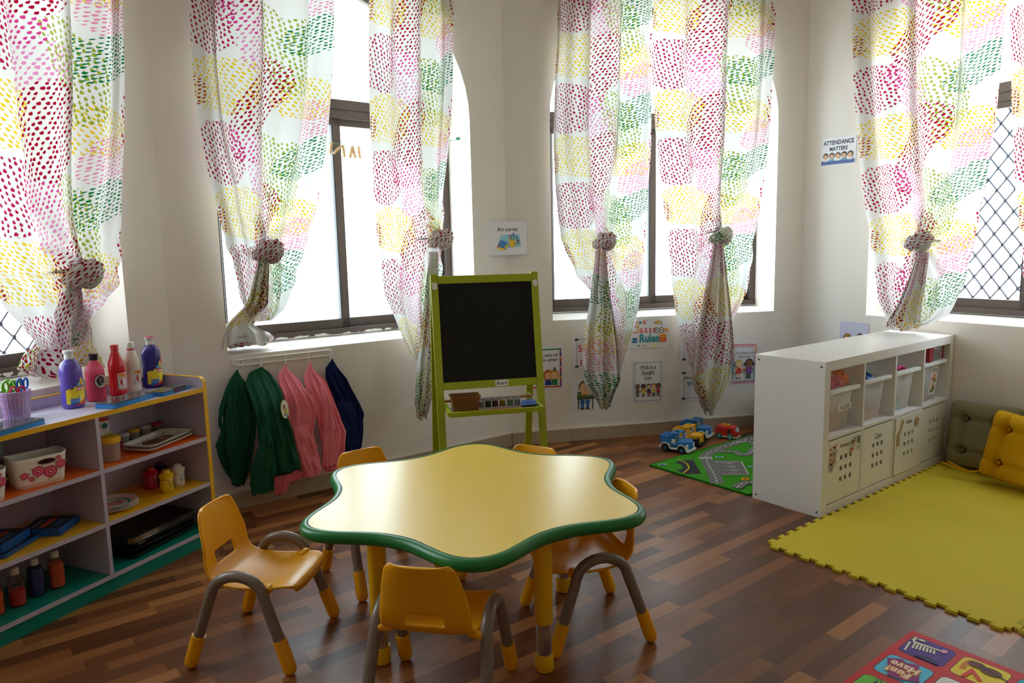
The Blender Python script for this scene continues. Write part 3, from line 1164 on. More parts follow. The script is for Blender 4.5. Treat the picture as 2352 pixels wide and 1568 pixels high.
for ang, rad in LEGS:
    x, y = rad * math.cos(R(ang)), rad * math.sin(R(ang))
    b = MB().use(YELLOW_PAINT).at(T(x, y)).lathe([(0.0295, 0.168), (0.0305, 0.172), (0.0305, 0.4865)], 24)
    leg = b.build('leg', tb, smooth=40)
    MB().use(CHROME).at(T(x, y)).lathe([(0.0255, 0.03), (0.0255, 0.17)], 24).build('inner_tube', leg, smooth=40)
    MB().use(YELLOW_PAINT).at(T(x, y)).lathe([(0.022, 0.0), (0.029, 0.004), (0.031, 0.012), (0.031, 0.055), (0.0295, 0.060)], 24).build('foot_cap', leg, smooth=40)
b = MB().use(material('dark_table_frame', (70, 62, 56), rough=0.45))
legs_xy = [(r_ * math.cos(R(a)), r_ * math.sin(R(a))) for a, r_ in LEGS]
for i in range(4):
    p, q_ = legs_xy[i], legs_xy[(i + 1) % 4]
    b.tube([(p[0], p[1], TZ - 0.044), (q_[0], q_[1], TZ - 0.044)], 0.010, n=8)
b.build('under_frame', tb, smooth=40)

# ---------------------------------------------------------------- children's chairs (x forward)


def chair_shell():
    """one-piece seat and back with a hand hole low in the back"""
    prof = [(0.172, 0.236), (0.176, 0.252), (0.168, 0.264), (0.14, 0.268), (0.09, 0.262), (0.03, 0.258), (-0.03, 0.259), (-0.08, 0.266),
            (-0.112, 0.282), (-0.130, 0.305), (-0.140, 0.330), (-0.148, 0.360), (-0.157, 0.400), (-0.166, 0.435), (-0.174, 0.470), (-0.180, 0.494), (-0.184, 0.507)]
    widths = [0.104, 0.118, 0.134, 0.146, 0.150, 0.150, 0.148, 0.142, 0.140, 0.139, 0.138, 0.135, 0.129, 0.121, 0.112, 0.103, 0.084]
    P = smooth_path([(x, 0, z) for x, z in prof], 4)
    n = len(P)
    nu = 24
    b = MB().use(YELLOW_PLASTIC)
    vs, fs = [], []
    for j, p in enumerate(P):
        s_ = j / (n - 1) * (len(prof) - 1)
        i0 = min(int(s_), len(prof) - 2)
        w = lerp(widths[i0], widths[i0 + 1], s_ - i0)
        # dish: edges of the seat and back curl towards the sitter
        back = min(1, max(0, (p.z - 0.28) / 0.1))
        for i in range(nu + 1):
            t = 2 * i / nu - 1
            curl = abs(t) ** 3
            vs.append((p.x + 0.022 * curl * back, w * t, p.z + 0.012 * curl * (1 - back)))
    hole = set()
    for j in range(n - 1):
        z = (P[j].z + P[j + 1].z) / 2
        if 0.308 < z < 0.352 and P[j].x < -0.1:
            hw = 0.056
            for i in range(nu):
                y = (2 * (i + 0.5) / nu - 1) * 0.13
                if abs(y) < hw:
                    hole.add((j, i))
    for j in range(n - 1):
        for i in range(nu):
            if (j, i) not in hole:
                a = j * (nu + 1) + i
                fs.append((a, a + 1, a + nu + 2, a + nu + 1))
    used = sorted({i for f in fs for i in f})
    mp = {o: k for k, o in enumerate(used)}
    b.add([vs[i] for i in used], [tuple(mp[i] for i in f) for f in fs])
    return b


def make_chair(label, M):
    root = thing('child_chair', label, 'chair', M, group='yellow children\'s chairs around the flower table')
    sh = chair_shell().build('seat_shell', root, smooth=60, fix=True)
    sd = sh.modifiers.new('Thickness', 'SOLIDIFY')
    sd.thickness = 0.010
    sd.offset = 0
    ss = sh.modifiers.new('Round', 'SUBSURF')
    ss.levels = ss.render_levels = 1
    for sy in (-1, 1):
        yb, yt = 0.184 * sy, 0.168 * sy
        pts = []
        for x, z in ((-0.163, 0.055), (-0.150, 0.095), (-0.118, 0.185), (-0.100, 0.235)):
            pts.append((x, lerp(yb, yt, z / 0.32), z))
        for i in range(1, 12):
            a = PI - PI * i / 12
            pts.append((0.092 * math.cos(a), yt, 0.250 + 0.073 * math.sin(a)))
        for x, z in ((0.100, 0.235), (0.118, 0.185), (0.150, 0.095), (0.163, 0.055)):
            pts.append((x, lerp(yb, yt, z / 0.32), z))
        arch = MB().use(GREY_TUBE).tube(pts, 0.0185, n=16).build('side_arch', root, smooth=60)
        for sx in (-1, 1):
            x0, x1 = 0.174 * sx, 0.143 * sx
            y0, y1 = lerp(yb, yt, 0.024 / 0.32), lerp(yb, yt, 0.115 / 0.32)
            d = Vector((x1 - x0, y1 - y0, 0.115 - 0.024))
            p0 = Vector((x0, y0, 0.024))
            prof = [(-0.0235, 0.004), (-0.0215, 0.012), (-0.016, 0.018), (-0.008, 0.022), (0.0, 0.0232)]
            pts2 = [p0 + d.normalized() * h for h, _ in prof] + [p0 + d * 0.5, p0 + d]
            MB().use(YELLOW_PLASTIC).tube(pts2, [r for _, r in prof] + [0.0232, 0.0228], n=16).build('foot_sleeve', arch, smooth=60)
        for x in (-0.096, 0.100):
            b = MB().use(YELLOW_PLASTIC)
            k = 1.0 if x > 0 else 0.75
            b.tube([(x * 0.85, 0.118 * sy, 0.266), (x * 0.97, 0.146 * sy, 0.273), (x, 0.158 * sy, 0.270)], [0.014 * k, 0.017 * k, 0.013 * k], n=12)
            b.build('bracket', root, smooth=60)
    return root


CHAIRS = [
    ('yellow child\'s chair standing free in front of the left shelf unit', (-0.899, 2.367), -8.7),
    ('yellow child\'s chair seen from behind, nearest the camera', (-0.240, 2.020), 78.5),
    ('yellow child\'s chair facing left under the right lobe of the table', (0.245, 2.440), 194.5),
    ('yellow child\'s chair behind the table, in front of the pink smocks', (-0.578, 2.888), -52),
    ('yellow child\'s chair behind the table, in front of the easel\'s right legs', (0.010, 2.865), -119),
]
ch0 = make_chair(CHAIRS[0][0], T(CHAIRS[0][1][0], CHAIRS[0][1][1], 0, CHAIRS[0][2]))
for lab, (x, y), a in CHAIRS[1:]:
    copy_thing(ch0, T(x, y, 0, a), lab)

# ---------------------------------------------------------------- low shelf unit on the left (x along the front, y into the wall)
SH = T(-1.449, 3.278, 0, 67.0)
LILAC = material('pale_lilac_board', (192, 184, 202), rough=0.42, var=0.02, scale=40)
ORANGE_B = material('orange_board', (232, 104, 26), rough=0.35, var=0.03, scale=40)
YELLOW_B = material('yellow_board', (232, 180, 28), rough=0.35, var=0.03, scale=40)
TEAL_B = material('teal_board', (0, 132, 120), rough=0.4, var=0.03, scale=40)
YEDGE = material('yellow_edge_strip', (240, 184, 24), rough=0.35)
DEPTH = 0.325
SW = 1.14
unit = thing('shelf_unit', 'low lilac shelf unit with yellow edges and orange, yellow and teal shelves', 'shelf unit', SH)


def side_outline(h):
    return [(0.0, 0.0), (DEPTH, 0.0), (DEPTH, h), (0.030, h)] + [(0.030 - 0.030 * math.sin(PI / 2 * i / 6), h - 0.030 + 0.030 * math.cos(PI / 2 * i / 6)) for i in range(1, 7)]


for x0 in (-0.020, -SW):
    ol = side_outline(0.806)
    M = frame((x0, 0, 0), (0, 1, 0), (0, 0, 1), (1, 0, 0))
    b = MB().use(LILAC).at(M).prism(ol, 0.0, 0.020)
    p_ = b.build('side_panel', unit, smooth=30)
    b = MB().use(YEDGE).at(M)
    strip = [(DEPTH, 0.806)] + ol[3:] + [(0.0, 0.0)]
    off = [(DEPTH, 0.8085)] + [(p[0] - 0.0018, p[1] + 0.0018) for p in ol[3:]] + [(-0.0025, 0.0)]
    b.add([(p[0], p[1], z) for z in (0.0, 0.020) for p in strip + off], [])
    k = len(strip)
    vs = [(p[0], p[1], -0.0006) for p in strip] + [(p[0], p[1], -0.0006) for p in off] + [(p[0], p[1], 0.0206) for p in strip] + [(p[0], p[1], 0.0206) for p in off]
    fs = []
    for i in range(k - 1):
        fs += [(k + i, k + i + 1, 3 * k + i + 1, 3 * k + i), (i, k + i, k + i + 1, i + 1), (2 * k + i, 2 * k + i + 1, 3 * k + i + 1, 3 * k + i)]
    b = MB().use(YEDGE).at(M).add(vs, fs)
    b.build('edge_strip', p_, smooth=30)
XI0, XI1 = -SW + 0.021, -0.021
b = MB().use(LILAC).box((XI0, DEPTH - 0.012, 0.0), (XI1, DEPTH - 0.0005, 0.800))
bp_ = b.build('back_panel', unit, smooth=0)
MB().use(YEDGE).box((XI0, DEPTH - 0.013, 0.8005), (XI1, DEPTH - 0.0005, 0.805)).build('edge_strip', bp_, smooth=0)
b = MB().use(LILAC).box((XI0, 0.003, 0.737), (XI1, DEPTH - 0.013, 0.756))
tp_ = b.build('top_board', unit, smooth=0)
MB().use(YEDGE).box((XI0, 0.0, 0.7365), (XI1, 0.0028, 0.7565)).build('edge_strip', tp_, smooth=0)
for z, mt in ((0.522, ORANGE_B), (0.300, YELLOW_B), (0.078, TEAL_B)):
    b = MB().use(mt).box((XI0, 0.002, z - 0.016), (XI1, DEPTH - 0.013, z))
    s_ = b.build('shelf_board', unit, smooth=0)
    s_['label'] = {0.522: 'orange shelf board', 0.300: 'yellow shelf board', 0.078: 'teal bottom board'}[z]
    MB().use(LILAC).box((XI0, 0.0, z - 0.018), (XI1, 0.0018, z + 0.0005)).build('edge_strip', s_, smooth=0)
MB().use(TEAL_B).box((XI0, 0.012, 0.0), (XI1, 0.026, 0.0605)).build('kick_board', unit, smooth=0)
for z0, z1 in ((0.0785, 0.2835), (0.3005, 0.5055), (0.5225, 0.7365)):
    MB().use(LILAC).box((-0.567, 0.0, z0), (-0.551, DEPTH - 0.013, z1)).build('divider', unit, smooth=0)


def on_unit(x, y, z, rz=0):
    return SH @ T(x, y, z, rz)


# --- bottles


def patch(b, r, a0, a1, z0, z1, n=14):
    """part of a cylinder wall, angles in degrees"""
    b.grid(lambda u, v: (r * math.cos(R(lerp(a0, a1, u))), r * math.sin(R(lerp(a0, a1, u))), lerp(z0, z1, v)), n, 1)


def poly_on(b, r, a, pts):
    """flat outline (x along the wall to the right, z) bent round the cylinder"""
    b.add([(r * math.cos(R(a) + p[0] / r), r * math.sin(R(a) + p[0] / r), p[1]) for p in pts], [tuple(range(len(pts)))])


def text_on(b, string, r, a, x, z, size, bold=0.0, rot=0.0, sx=1.0):
    vs, fs = text_shape(string, bold)
    c, q_ = math.cos(rot), math.sin(rot)
    out = []
    for p in vs:
        px, pz = p[0] * size * sx, p[1] * size
        px, pz = x + px * c - pz * q_, z + px * q_ + pz * c
        out.append((r * math.cos(R(a) + px / r), r * math.sin(R(a) + px / r), pz))
    b.add(out, fs)


def big_bottle(label, M, paint, paint2, facing, cap_rgb, tip):
    t = thing('paint_bottle', label, 'paint bottle', M, group='paint bottles on top of the shelf unit')
    b = MB().use(material('purple_paint_%d' % paint[0], paint, rough=0.22, var=0.12, scale=22))
    b.lathe([(0.036, 0.0), (0.0405, 0.004), (0.0415, 0.02), (0.0415, 0.145), (0.0405, 0.160), (0.037, 0.176), (0.030, 0.190), (0.021, 0.199), (0.017, 0.203), (0.016, 0.206)], 32)
    b.build('body', t, smooth=50)
    if paint2:
        b = MB().use(material('red_paint_shrink_sleeve', paint2, rough=0.3))
        b.grid(lambda u, v: tuple((lerp(0.0422, 0.0395, v ** 3) * f(R(lerp(facing + 18 + 22 * v, facing + 75, u))) for f in (math.cos, math.sin))) + (lerp(0.100, 0.165, v),), 10, 8)
        b.build('red_sleeve', t, smooth=60)
    b = MB().use(material('white_bottle_cap', cap_rgb, rough=0.35))
    b.lathe([(0.0165, 0.204), (0.0165, 0.224), (0.0185, 0.226), (0.0215, 0.233), (0.0215, 0.237), (0.018, 0.240)], 24)
    if tip:
        b.use(material('pink_cap_ring', (226, 92, 128), rough=0.4)).lathe([(0.0205, 0.238), (0.0205, 0.2415), (0.012, 0.243)], 24)
    b.build('cap', t, smooth=40)
    r = 0.0421
    b = MB().use(ink((240, 214, 30)))
    a = facing
    poly_grid(b, r, a, -0.045, 0.045, lambda x: 0.020, lambda x: 0.078 + 0.35 * (x + 0.045) if x < 0.0 else 0.094)
    b.use(ink((32, 100, 190)))
    poly_grid(b, r + 0.0004, a, -0.030, 0.004, lambda x: 0.016, lambda x: 0.042 + 0.004 * math.sin(x * 900))
    b.use(ink((206, 52, 46)))
    poly_grid(b, r + 0.0006, a, -0.018, 0.045, lambda x: 0.014, lambda x: 0.019 + 7.5 * max(0, x + 0.018) ** 2)
    b.use(ink((40, 34, 34)))
    poly_on(b, r + 0.0008, a, [(-0.026, 0.082), (-0.019, 0.088), (0.005, 0.050), (0.001, 0.047)])
    b.use(ink((220, 224, 220)))
    poly_on(b, r + 0.0010, a, [(0.000, 0.048), (0.006, 0.051), (0.015, 0.032), (0.012, 0.029)])
    b.use(ink((240, 214, 30)))
    poly_grid(b, r + 0.0003, a, 0.010, 0.040, lambda x: 0.094, lambda x: 0.112 + 0.015 * math.sin((x - 0.01) * 200))
    b.use(ink((24, 70, 130)))
    poly_on(b, r + 0.0011, a, [(0.018 + 0.024 * math.cos(i * PI / 10), 0.100 + 0.012 * math.sin(i * PI / 10)) for i in range(20)])
    b.use(ink((40, 150, 190)))
    poly_on(b, r + 0.0013, a, [(0.018 + 0.021 * math.cos(i * PI / 10), 0.100 + 0.0095 * math.sin(i * PI / 10)) for i in range(20)])
    for ch, x, c in (('C', 0.006, (240, 240, 240)), ('A', 0.015, (228, 60, 50)), ('X', 0.024, (240, 214, 30)), ('S', 0.032, (240, 240, 240))):
        b.use(ink(c))
        text_on(b, ch, r + 0.0016, a, x, 0.100, 0.014, 0.02)
    b.use(ink((226, 96, 50)))
    poly_grid(b, r + 0.0009, a, -0.006, 0.044, lambda x: 0.073, lambda x: 0.091, 12)
    b.use(ink((250, 244, 230)))
    text_on(b, 'tempe', r + 0.0013, a, 0.017, 0.082, 0.020, 0.01)
    b.use(ink((214, 236, 248)))
    for j, z in enumerate((0.035, 0.029)):
        text_on(b, 'Super Couleurs', r + 0.0009, a, -0.013, z, 0.0052, 0.01)
    b.build('label', t, smooth=180)
    return t


def poly_grid(b, r, a, x0, x1, lo, hi, n=14):
    b.grid(lambda u, v: (r * math.cos(R(a) + lerp(x0, x1, u) / r), r * math.sin(R(a) + lerp(x0, x1, u) / r), lerp(lo(lerp(x0, x1, u)), hi(lerp(x0, x1, u)), v)), n, 1)


big_bottle('purple paint bottle half see-through beside the scissors cup', on_unit(-0.510, 0.200, 0.757), (98, 78, 176), None, -96, (232, 232, 228), False)
big_bottle('purple paint bottle with red sleeve in the far corner of the shelf top', on_unit(-0.070, 0.258, 0.757), (48, 34, 128), (196, 36, 40), -100, (236, 232, 236), True)

t = thing('paint_bottle', 'pink paint bottle with black cap and round black label', 'paint bottle', on_unit(-0.380, 0.232, 0.757), group='paint bottles on top of the shelf unit')
b = MB().use(clear_material('pink_clear_plastic', (250, 190, 206), gloss=0.1, tint=0.9, haze=0.55, haze_rgb=(240, 120, 150)))
b.lathe([(0.034, 0.0), (0.0365, 0.003), (0.037, 0.015), (0.037, 0.125), (0.035, 0.140), (0.028, 0.158), (0.016, 0.172), (0.0145, 0.178)], 32)
b.build('body', t, smooth=50)
MB().use(material('pink_liquid_paint', (240, 50, 110), rough=0.3, var=0.1, scale=20)).lathe([(0.030, 0.003), (0.0350, 0.006), (0.0352, 0.118), (0.030, 0.1185)], 28).build('paint_fill', t, smooth=50)
MB().use(material('black_cap', (22, 20, 22), rough=0.3)).lathe([(0.0165, 0.178), (0.017, 0.180), (0.017, 0.197), (0.0185, 0.199), (0.0185, 0.203), (0.016, 0.205)], 24).build('cap', t, smooth=40)
b = MB()
for rr, c, g in ((0.030, (20, 18, 18), 0.0006), (0.0275, (226, 222, 214), 0.0010), (0.021, (24, 20, 20), 0.0014)):
    b.use(ink(c))
    poly_on(b, 0.0372 + g, -92, [(rr * 0.9 * math.cos(i * PI / 14), 0.088 + rr * math.sin(i * PI / 14)) for i in range(28)])
b.use(ink((206, 190, 180)))
text_on(b, '500', 0.0392, -92, 0.004, 0.074, 0.012, 0.02)
b.use(ink((120, 84, 74)))
poly_on(b, 0.0391, -92, [(-0.012, 0.088), (0.010, 0.082), (0.014, 0.096), (0.002, 0.104), (-0.010, 0.100)])
b.build('label', t, smooth=180)


def round_bottle(label, x, y, paint, name, capc, facing, ringc=None):
    t = thing('paint_bottle', label, 'paint bottle', on_unit(x, y, 0.757), group='paint bottles on top of the shelf unit')
    b = MB().use(material(name, paint, rough=0.25, var=0.1, scale=25))
    b.lathe([(0.031, 0.0), (0.0335, 0.003), (0.034, 0.012), (0.034, 0.022), (0.0325, 0.026), (0.0325, 0.105), (0.034, 0.109), (0.0335, 0.140), (0.031, 0.150), (0.018, 0.188), (0.0150, 0.196), (0.0145, 0.204)], 32)
    b.build('body', t, smooth=40)
    b = MB().use(material('bottle_cap_%d' % capc[1], capc, rough=0.35)).lathe([(0.0145, 0.201), (0.0165, 0.203), (0.0165, 0.225), (0.014, 0.228)], 24)
    b.build('cap', t, smooth=40)
    if ringc:
        MB().use(ink(ringc)).lathe([(0.0174, 0.192), (0.0160, 0.198)], 24, cap=False).build('neck_ring', t, smooth=40)
    b = MB()
    r, a = 0.0330, facing
    b.use(ink((206, 204, 200)))
    poly_grid(b, r, a, -0.026, 0.026, lambda x: 0.030, lambda x: 0.102)
    b.use(ink((240, 150, 30)))
    poly_grid(b, r + 0.0004, a, -0.022, 0.024, lambda x: 0.084, lambda x: 0.099)
    b.use(ink((150, 40, 30)))
    text_on(b, 'JOVI', r + 0.0008, a, 0.0, 0.0915, 0.013, 0.02)
    b.use(ink((182, 30, 40)))
    poly_on(b, r + 0.0005, a, [((0.019 + 0.003 * (i % 2)) * math.cos(i * PI / 12) + 0.003, 0.062 + (0.019 + 0.003 * (i % 2)) * math.sin(i * PI / 12)) for i in range(24)])
    b.use(ink((110, 112, 110)))
    poly_on(b, r + 0.0005, a, [(-0.024, 0.031), (0.006, 0.031), (-0.004, 0.046), (-0.024, 0.050)])
    b.build('label', t, smooth=180)


round_bottle('red paint bottle with conical neck standing left of the white one', -0.262, 0.250, (206, 22, 34), 'red_bottle_paint', (214, 52, 60), -80)
round_bottle('white paint bottle with conical neck between red and purple bottles', -0.172, 0.262, (226, 216, 204), 'white_bottle_paint', (238, 234, 228), -76, (204, 60, 60))

# --- cups and scissors


def holed_cup(label, x, y, rgb, name):
    t = thing('basket_cup', label, 'cup', on_unit(x, y, 0.757), group='perforated cups on the shelf top')
    m = material(name, rgb, rough=0.4, var=0.03)
    n, rows = 96, 34
    b = MB().use(m)
    vs, fs = [], []
    for j in range(rows + 1):
        z = 0.005 + 0.107 * j / rows
        r = lerp(0.0415, 0.0525, j / rows)
        for i in range(n):
            vs.append((r * math.cos(2 * PI * i / n), r * math.sin(2 * PI * i / n), z))
    for j in range(rows):
        for i in range(n):
            if 3 <= j < rows - 3 and (j % 2 == 1) and (i % 4 in (0, 1)):
                continue
            k = (i + 1) % n
            fs.append((j * n + i, j * n + k, (j + 1) * n + k, (j + 1) * n + i))
    b.add(vs, fs)
    b.build('wall', t, smooth=60, solid=0.0015)
    b = MB().use(m).lathe([(0.040, 0.0), (0.042, 0.001), (0.042, 0.006), (0.040, 0.0065)], 40)
    b.build('bottom', t, smooth=40)
    b = MB().use(m).tube([(0.053 * math.cos(2 * PI * i / 40), 0.053 * math.sin(2 * PI * i / 40), 0.112) for i in range(40)], 0.0022, n=8, closed=True)
    b.build('rim', t, smooth=60)


holed_cup('lilac perforated cup full of scissors on the shelf top', -0.735, 0.205, (190, 160, 206), 'lilac_cup_plastic')
holed_cup('pink perforated cup cut off by the left edge of the photo', -0.872, 0.190, (232, 150, 176), 'pink_cup_plastic')


def scissors(label, x, y, rz, lean, rgb, name, h, mirror=1):
    M = on_unit(-0.735 + x, 0.205 + y, 0.757 + 0.0095, rz) @ T(0, 0, 0, 0, lean)
    t = thing('scissors', label, 'scissors', M, group='children\'s scissors in the lilac cup')
    m = material(name, rgb, rough=0.3, var=0.03)
    for sx in (-1, 1):
        b = MB().use(material('scissor_steel', (180, 182, 186), rough=0.25, metal=1))
        b.box((min(0, 0.008 * sx), -0.0018 if sx < 0 else 0.0002, 0.004), (max(0, 0.008 * sx), -0.0002 if sx < 0 else 0.0018, h - 0.03))
        b.build('blade', t)
        w = 0.0135 if sx < 0 else 0.0115
        ring = [(sx * 0.0155 + w * math.cos(i * PI / 10), 0.0, h + 0.006 + (0.023 if sx < 0 else 0.020) * math.sin(i * PI / 10)) for i in range(20)]
        b = MB().use(m).tube(ring, 0.0040, n=8, closed=True)
        b.tube([(sx * 0.006, 0, h - 0.045), (sx * 0.008, 0, h - 0.018)], 0.0045, n=8)
        b.build('handle', t, smooth=60)


scissors('green scissors with handles up at the left of the lilac cup', -0.024, 0.002, 12, 4, (110, 190, 40), 'green_scissor_handle', 0.118)
scissors('second pair of green scissors in the middle of the lilac cup', 0.002, 0.014, -40, -3, (100, 180, 50), 'green_scissor_handle', 0.116)
scissors('blue scissors with handles up at the right of the lilac cup', 0.027, 0.000, 20, 3, (24, 96, 210), 'blue_scissor_handle', 0.120)
scissors('red scissors with both loops low at the front of the lilac cup', 0.0, -0.019, 3, 0, (226, 46, 84), 'red_scissor_handle', 0.094)

# --- flat paint sets on the shelf top
CLEAR_LID = clear_material('clear_plastic_lid', (244, 248, 252), gloss=0.16, tint=0.93, haze=0.06)
BLUE_TRAY = material('blue_plastic_tray', (46, 130, 204), rough=0.3, var=0.05)


def paint_set(label, x, y, rz, L, W, H, cells, cat='paint set'):
    t = thing('paint_set', label, cat, on_unit(x, y, 0.757, rz), group='flat paint sets on top of the shelf unit')
    b = MB().use(BLUE_TRAY).ring(rrect(-L / 2, -W / 2, L / 2, W / 2, 0.004), rrect(-L / 2 + 0.004, -W / 2 + 0.004, L / 2 - 0.004, W / 2 - 0.004, 0.003), 0.0, H * 0.72)
    b.prism(rrect(-L / 2 + 0.002, -W / 2 + 0.002, L / 2 - 0.002, W / 2 - 0.002, 0.004), 0.0, 0.003)
    b.build('tray', t, smooth=30)
    for (cx, cy, rx, ry, c) in cells:
        MB().use(material('paint_cake_%02x%02x%02x' % c, c, rough=0.5, var=0.08)).prism(rrect(cx - rx, cy - ry, cx + rx, cy + ry, min(rx, ry) * 0.5), 0.0032, H * 0.55).build('paint_cake', t, smooth=30)
    b = MB().use(CLEAR_LID).prism(rrect(-L / 2 + 0.001, -W / 2 + 0.001, L / 2 - 0.001, W / 2 - 0.001, 0.004), H * 0.725, H)
    b.build('lid', t, smooth=30, bevel=0.0012)
    return t


paint_set('blue paint set with clear lid and red blocks in front of the pink bottle', -0.374, 0.065, 13, 0.236, 0.098, 0.024,
          [(-0.07, 0.0, 0.04, 0.038, (214, 90, 96)), (0.02, 0.022, 0.036, 0.018, (196, 60, 66)), (0.02, -0.022, 0.036, 0.018, (208, 120, 120)), (0.085, 0.0, 0.022, 0.036, (120, 160, 200))])
cols = [(226, 50, 60), (240, 150, 40), (240, 214, 60), (60, 160, 80), (40, 110, 200), (120, 70, 160), (120, 76, 50), (30, 30, 34)]
ps = paint_set('watercolour set with printed sleeve by the shelf unit\'s yellow corner', -0.140, 0.070, 13, 0.192, 0.078, 0.020,
               [(-0.035 + 0.022 * (i % 4), 0.014 - 0.03 * (i // 4), 0.009, 0.010, cols[i]) for i in range(8)])
b = MB().use(ink((30, 30, 46))).box((-0.03, -0.0400, 0.003), (0.062, -0.0392, 0.0205)).box((-0.03, -0.0400, 0.0203), (0.062, -0.030, 0.0208))
b.use(ink((226, 60, 130))).at(frame((0.016, -0.0401, 0.011), (1, 0, 0), (0, 0, 1), (0, -1, 0)))
b.text('Water', -0.026, 0, 0.0003, 0.011, bold=0.01)
b.use(ink((230, 226, 210)))
b.text('Colour Set 12', 0.018, 0, 0.0003, 0.009)
b.build('printed_sleeve', ps, smooth=0)
paint_set('large flat blue paint set beside the lilac cup on the shelf top', -0.885, 0.070, 12, 0.262, 0.135, 0.021,
          [(-0.06 + 0.06 * (i % 3), 0.03 - 0.06 * (i // 3), 0.024, 0.024, c) for i, c in enumerate(((150, 170, 190), (140, 164, 190), (156, 176, 196), (130, 150, 180), (150, 170, 196), (160, 180, 200)))])

# --- orange shelf
FLORAL_W = material('white_basket_plastic', (238, 232, 220), rough=0.4, var=0.02)
BROWN_IN = material('brown_handle_lining', (120, 44, 34), rough=0.5)


def flower_print(b, M, cx, cz, r, seed):
    """a printed peony: layered petals with leaves"""
    rnd = random.Random(seed)
    b.at(M)
    b.use(ink((150, 160, 50)))
    for a in (20, 150, 260):
        ca, sa = math.cos(R(a)), math.sin(R(a))
        b.flat([(cx + ca * r * 0.8 - sa * r * 0.25, cz + sa * r * 0.8 + ca * r * 0.25), (cx + ca * r * 1.5, cz + sa * r * 1.5), (cx + ca * r * 0.8 + sa * r * 0.25, cz + sa * r * 0.8 - ca * r * 0.25)], 0.0003)
    for ring, (rad, cnt, c) in enumerate(((1.0, 9, (204, 60, 96)), (0.72, 7, (232, 120, 146)), (0.46, 6, (206, 50, 88)), (0.22, 5, (240, 170, 180)))):
        b.use(ink(c))
        for i in range(cnt):
            a = 2 * PI * i / cnt + ring * 0.4 + rnd.uniform(-0.1, 0.1)
            pts = circle(cx + math.cos(a) * r * rad * 0.55, cz + math.sin(a) * r * rad * 0.55, r * rad * 0.48, r * rad * 0.42, 9)
            b.flat(pts, 0.0005 + 0.00025 * ring + 0.00002 * i)


def floral_basket(label, x, y, rz, L=0.150, W=0.115, H=0.118):
    t = thing('floral_basket', label, 'basket', on_unit(x, y, 0.5235, rz), group='white floral baskets on the orange shelf')
    n = 8
    lo = rrect(-L / 2 * 0.86, -W / 2 * 0.84, L / 2 * 0.86, W / 2 * 0.84, 0.022, n)
    hi = rrect(-L / 2, -W / 2, L / 2, W / 2, 0.026, n)
    m = len(lo)
    b = MB().use(FLORAL_W)
    rows = 8
    vs, fs = [], []
    for j in range(rows + 1):
        k = j / rows
        for p, q_ in zip(lo, hi):
            X, Y = lerp(p[0], q_[0], k), lerp(p[1], q_[1], k)
            top = H * (0.90 + 0.10 * (abs(X) / (L / 2)) ** 2)
            vs.append((X, Y, 0.004 + (top - 0.004) * k))
    for j in range(rows):
        for i in range(m):
            l = (i + 1) % m
            fs.append((j * m + i, j * m + l, (j + 1) * m + l, (j + 1) * m + i))
    b.add(vs, fs)
    body = b.build('body', t, smooth=50, solid=0.002)
    MB().use(FLORAL_W).prism(lo, 0.0, 0.005).build('bottom', t, smooth=30)
    # long front face carries the print and the oval handle
    tilt = math.atan2((W / 2) * 0.16, H)
    F = frame((0, -W / 2 * 0.84 - 0.0018, 0.004), (1, 0, 0), (0, -math.sin(tilt), math.cos(tilt)), (0, -math.cos(tilt), -math.sin(tilt)))
    b = MB()
    for (cx, cz, r, sd) in ((-0.012, 0.054, 0.021, 1), (0.028, 0.044, 0.024, 2), (0.064, 0.066, 0.018, 3), (-0.058, 0.046, 0.014, 4), (0.058, 0.092, 0.009, 5), (-0.036, 0.030, 0.010, 6)):
        flower_print(b, F, cx, cz, r, sd)
    b.use(ink((90, 80, 80)))
    for cx in (-0.03, 0.03):
        b.tube([(cx + 0.010 * (1 - k / 14) * math.cos(k), 0.022 + 0.010 * (1 - k / 14) * math.sin(k), 0.0003) for k in range(13)], 0.0005, n=4)
    b.build('floral_print', body, smooth=0)
    b = MB().at(F).use(BROWN_IN)
    b.ring(circle(0.018, 0.087, 0.030, 0.0105, 28), circle(0.018, 0.087, 0.026, 0.0075, 28), 0.0004, 0.003)
    b.use(material('dark_handle_gap', (26, 16, 14), rough=0.8)).flat(circle(0.018, 0.087, 0.026, 0.0075, 28), 0.0007)
    b.build('handle', body, smooth=30)


floral_basket('white floral basket with oval handle left of the shelf divider', -0.757, 0.092, -15, 0.184, 0.122)
floral_basket('white floral basket cut off by the left edge of the photo', -0.996, 0.068, -6, 0.184, 0.122)
t = thing('grey_basket', 'grey basket with brown handle rim behind the floral baskets', 'basket', on_unit(-0.905, 0.255, 0.5235, -2))
b = MB().use(material('grey_basket_plastic', (128, 128, 132), rough=0.5))
b.ring(rrect(-0.12, -0.045, 0.12, 0.045, 0.02, 6), rrect(-0.117, -0.042, 0.117, 0.042, 0.018, 6), 0.0, 0.175)
b.prism(rrect(-0.117, -0.042, 0.117, 0.042, 0.018, 6), 0.0, 0.004)
b.build('body', t, smooth=40)
MB().use(BROWN_IN).tube([(0.05 * math.cos(i * PI / 14) - 0.02, -0.0475, 0.145 + 0.016 * math.sin(i * PI / 14)) for i in range(28)], 0.0035, n=8, closed=True).build('handle', t, smooth=60)

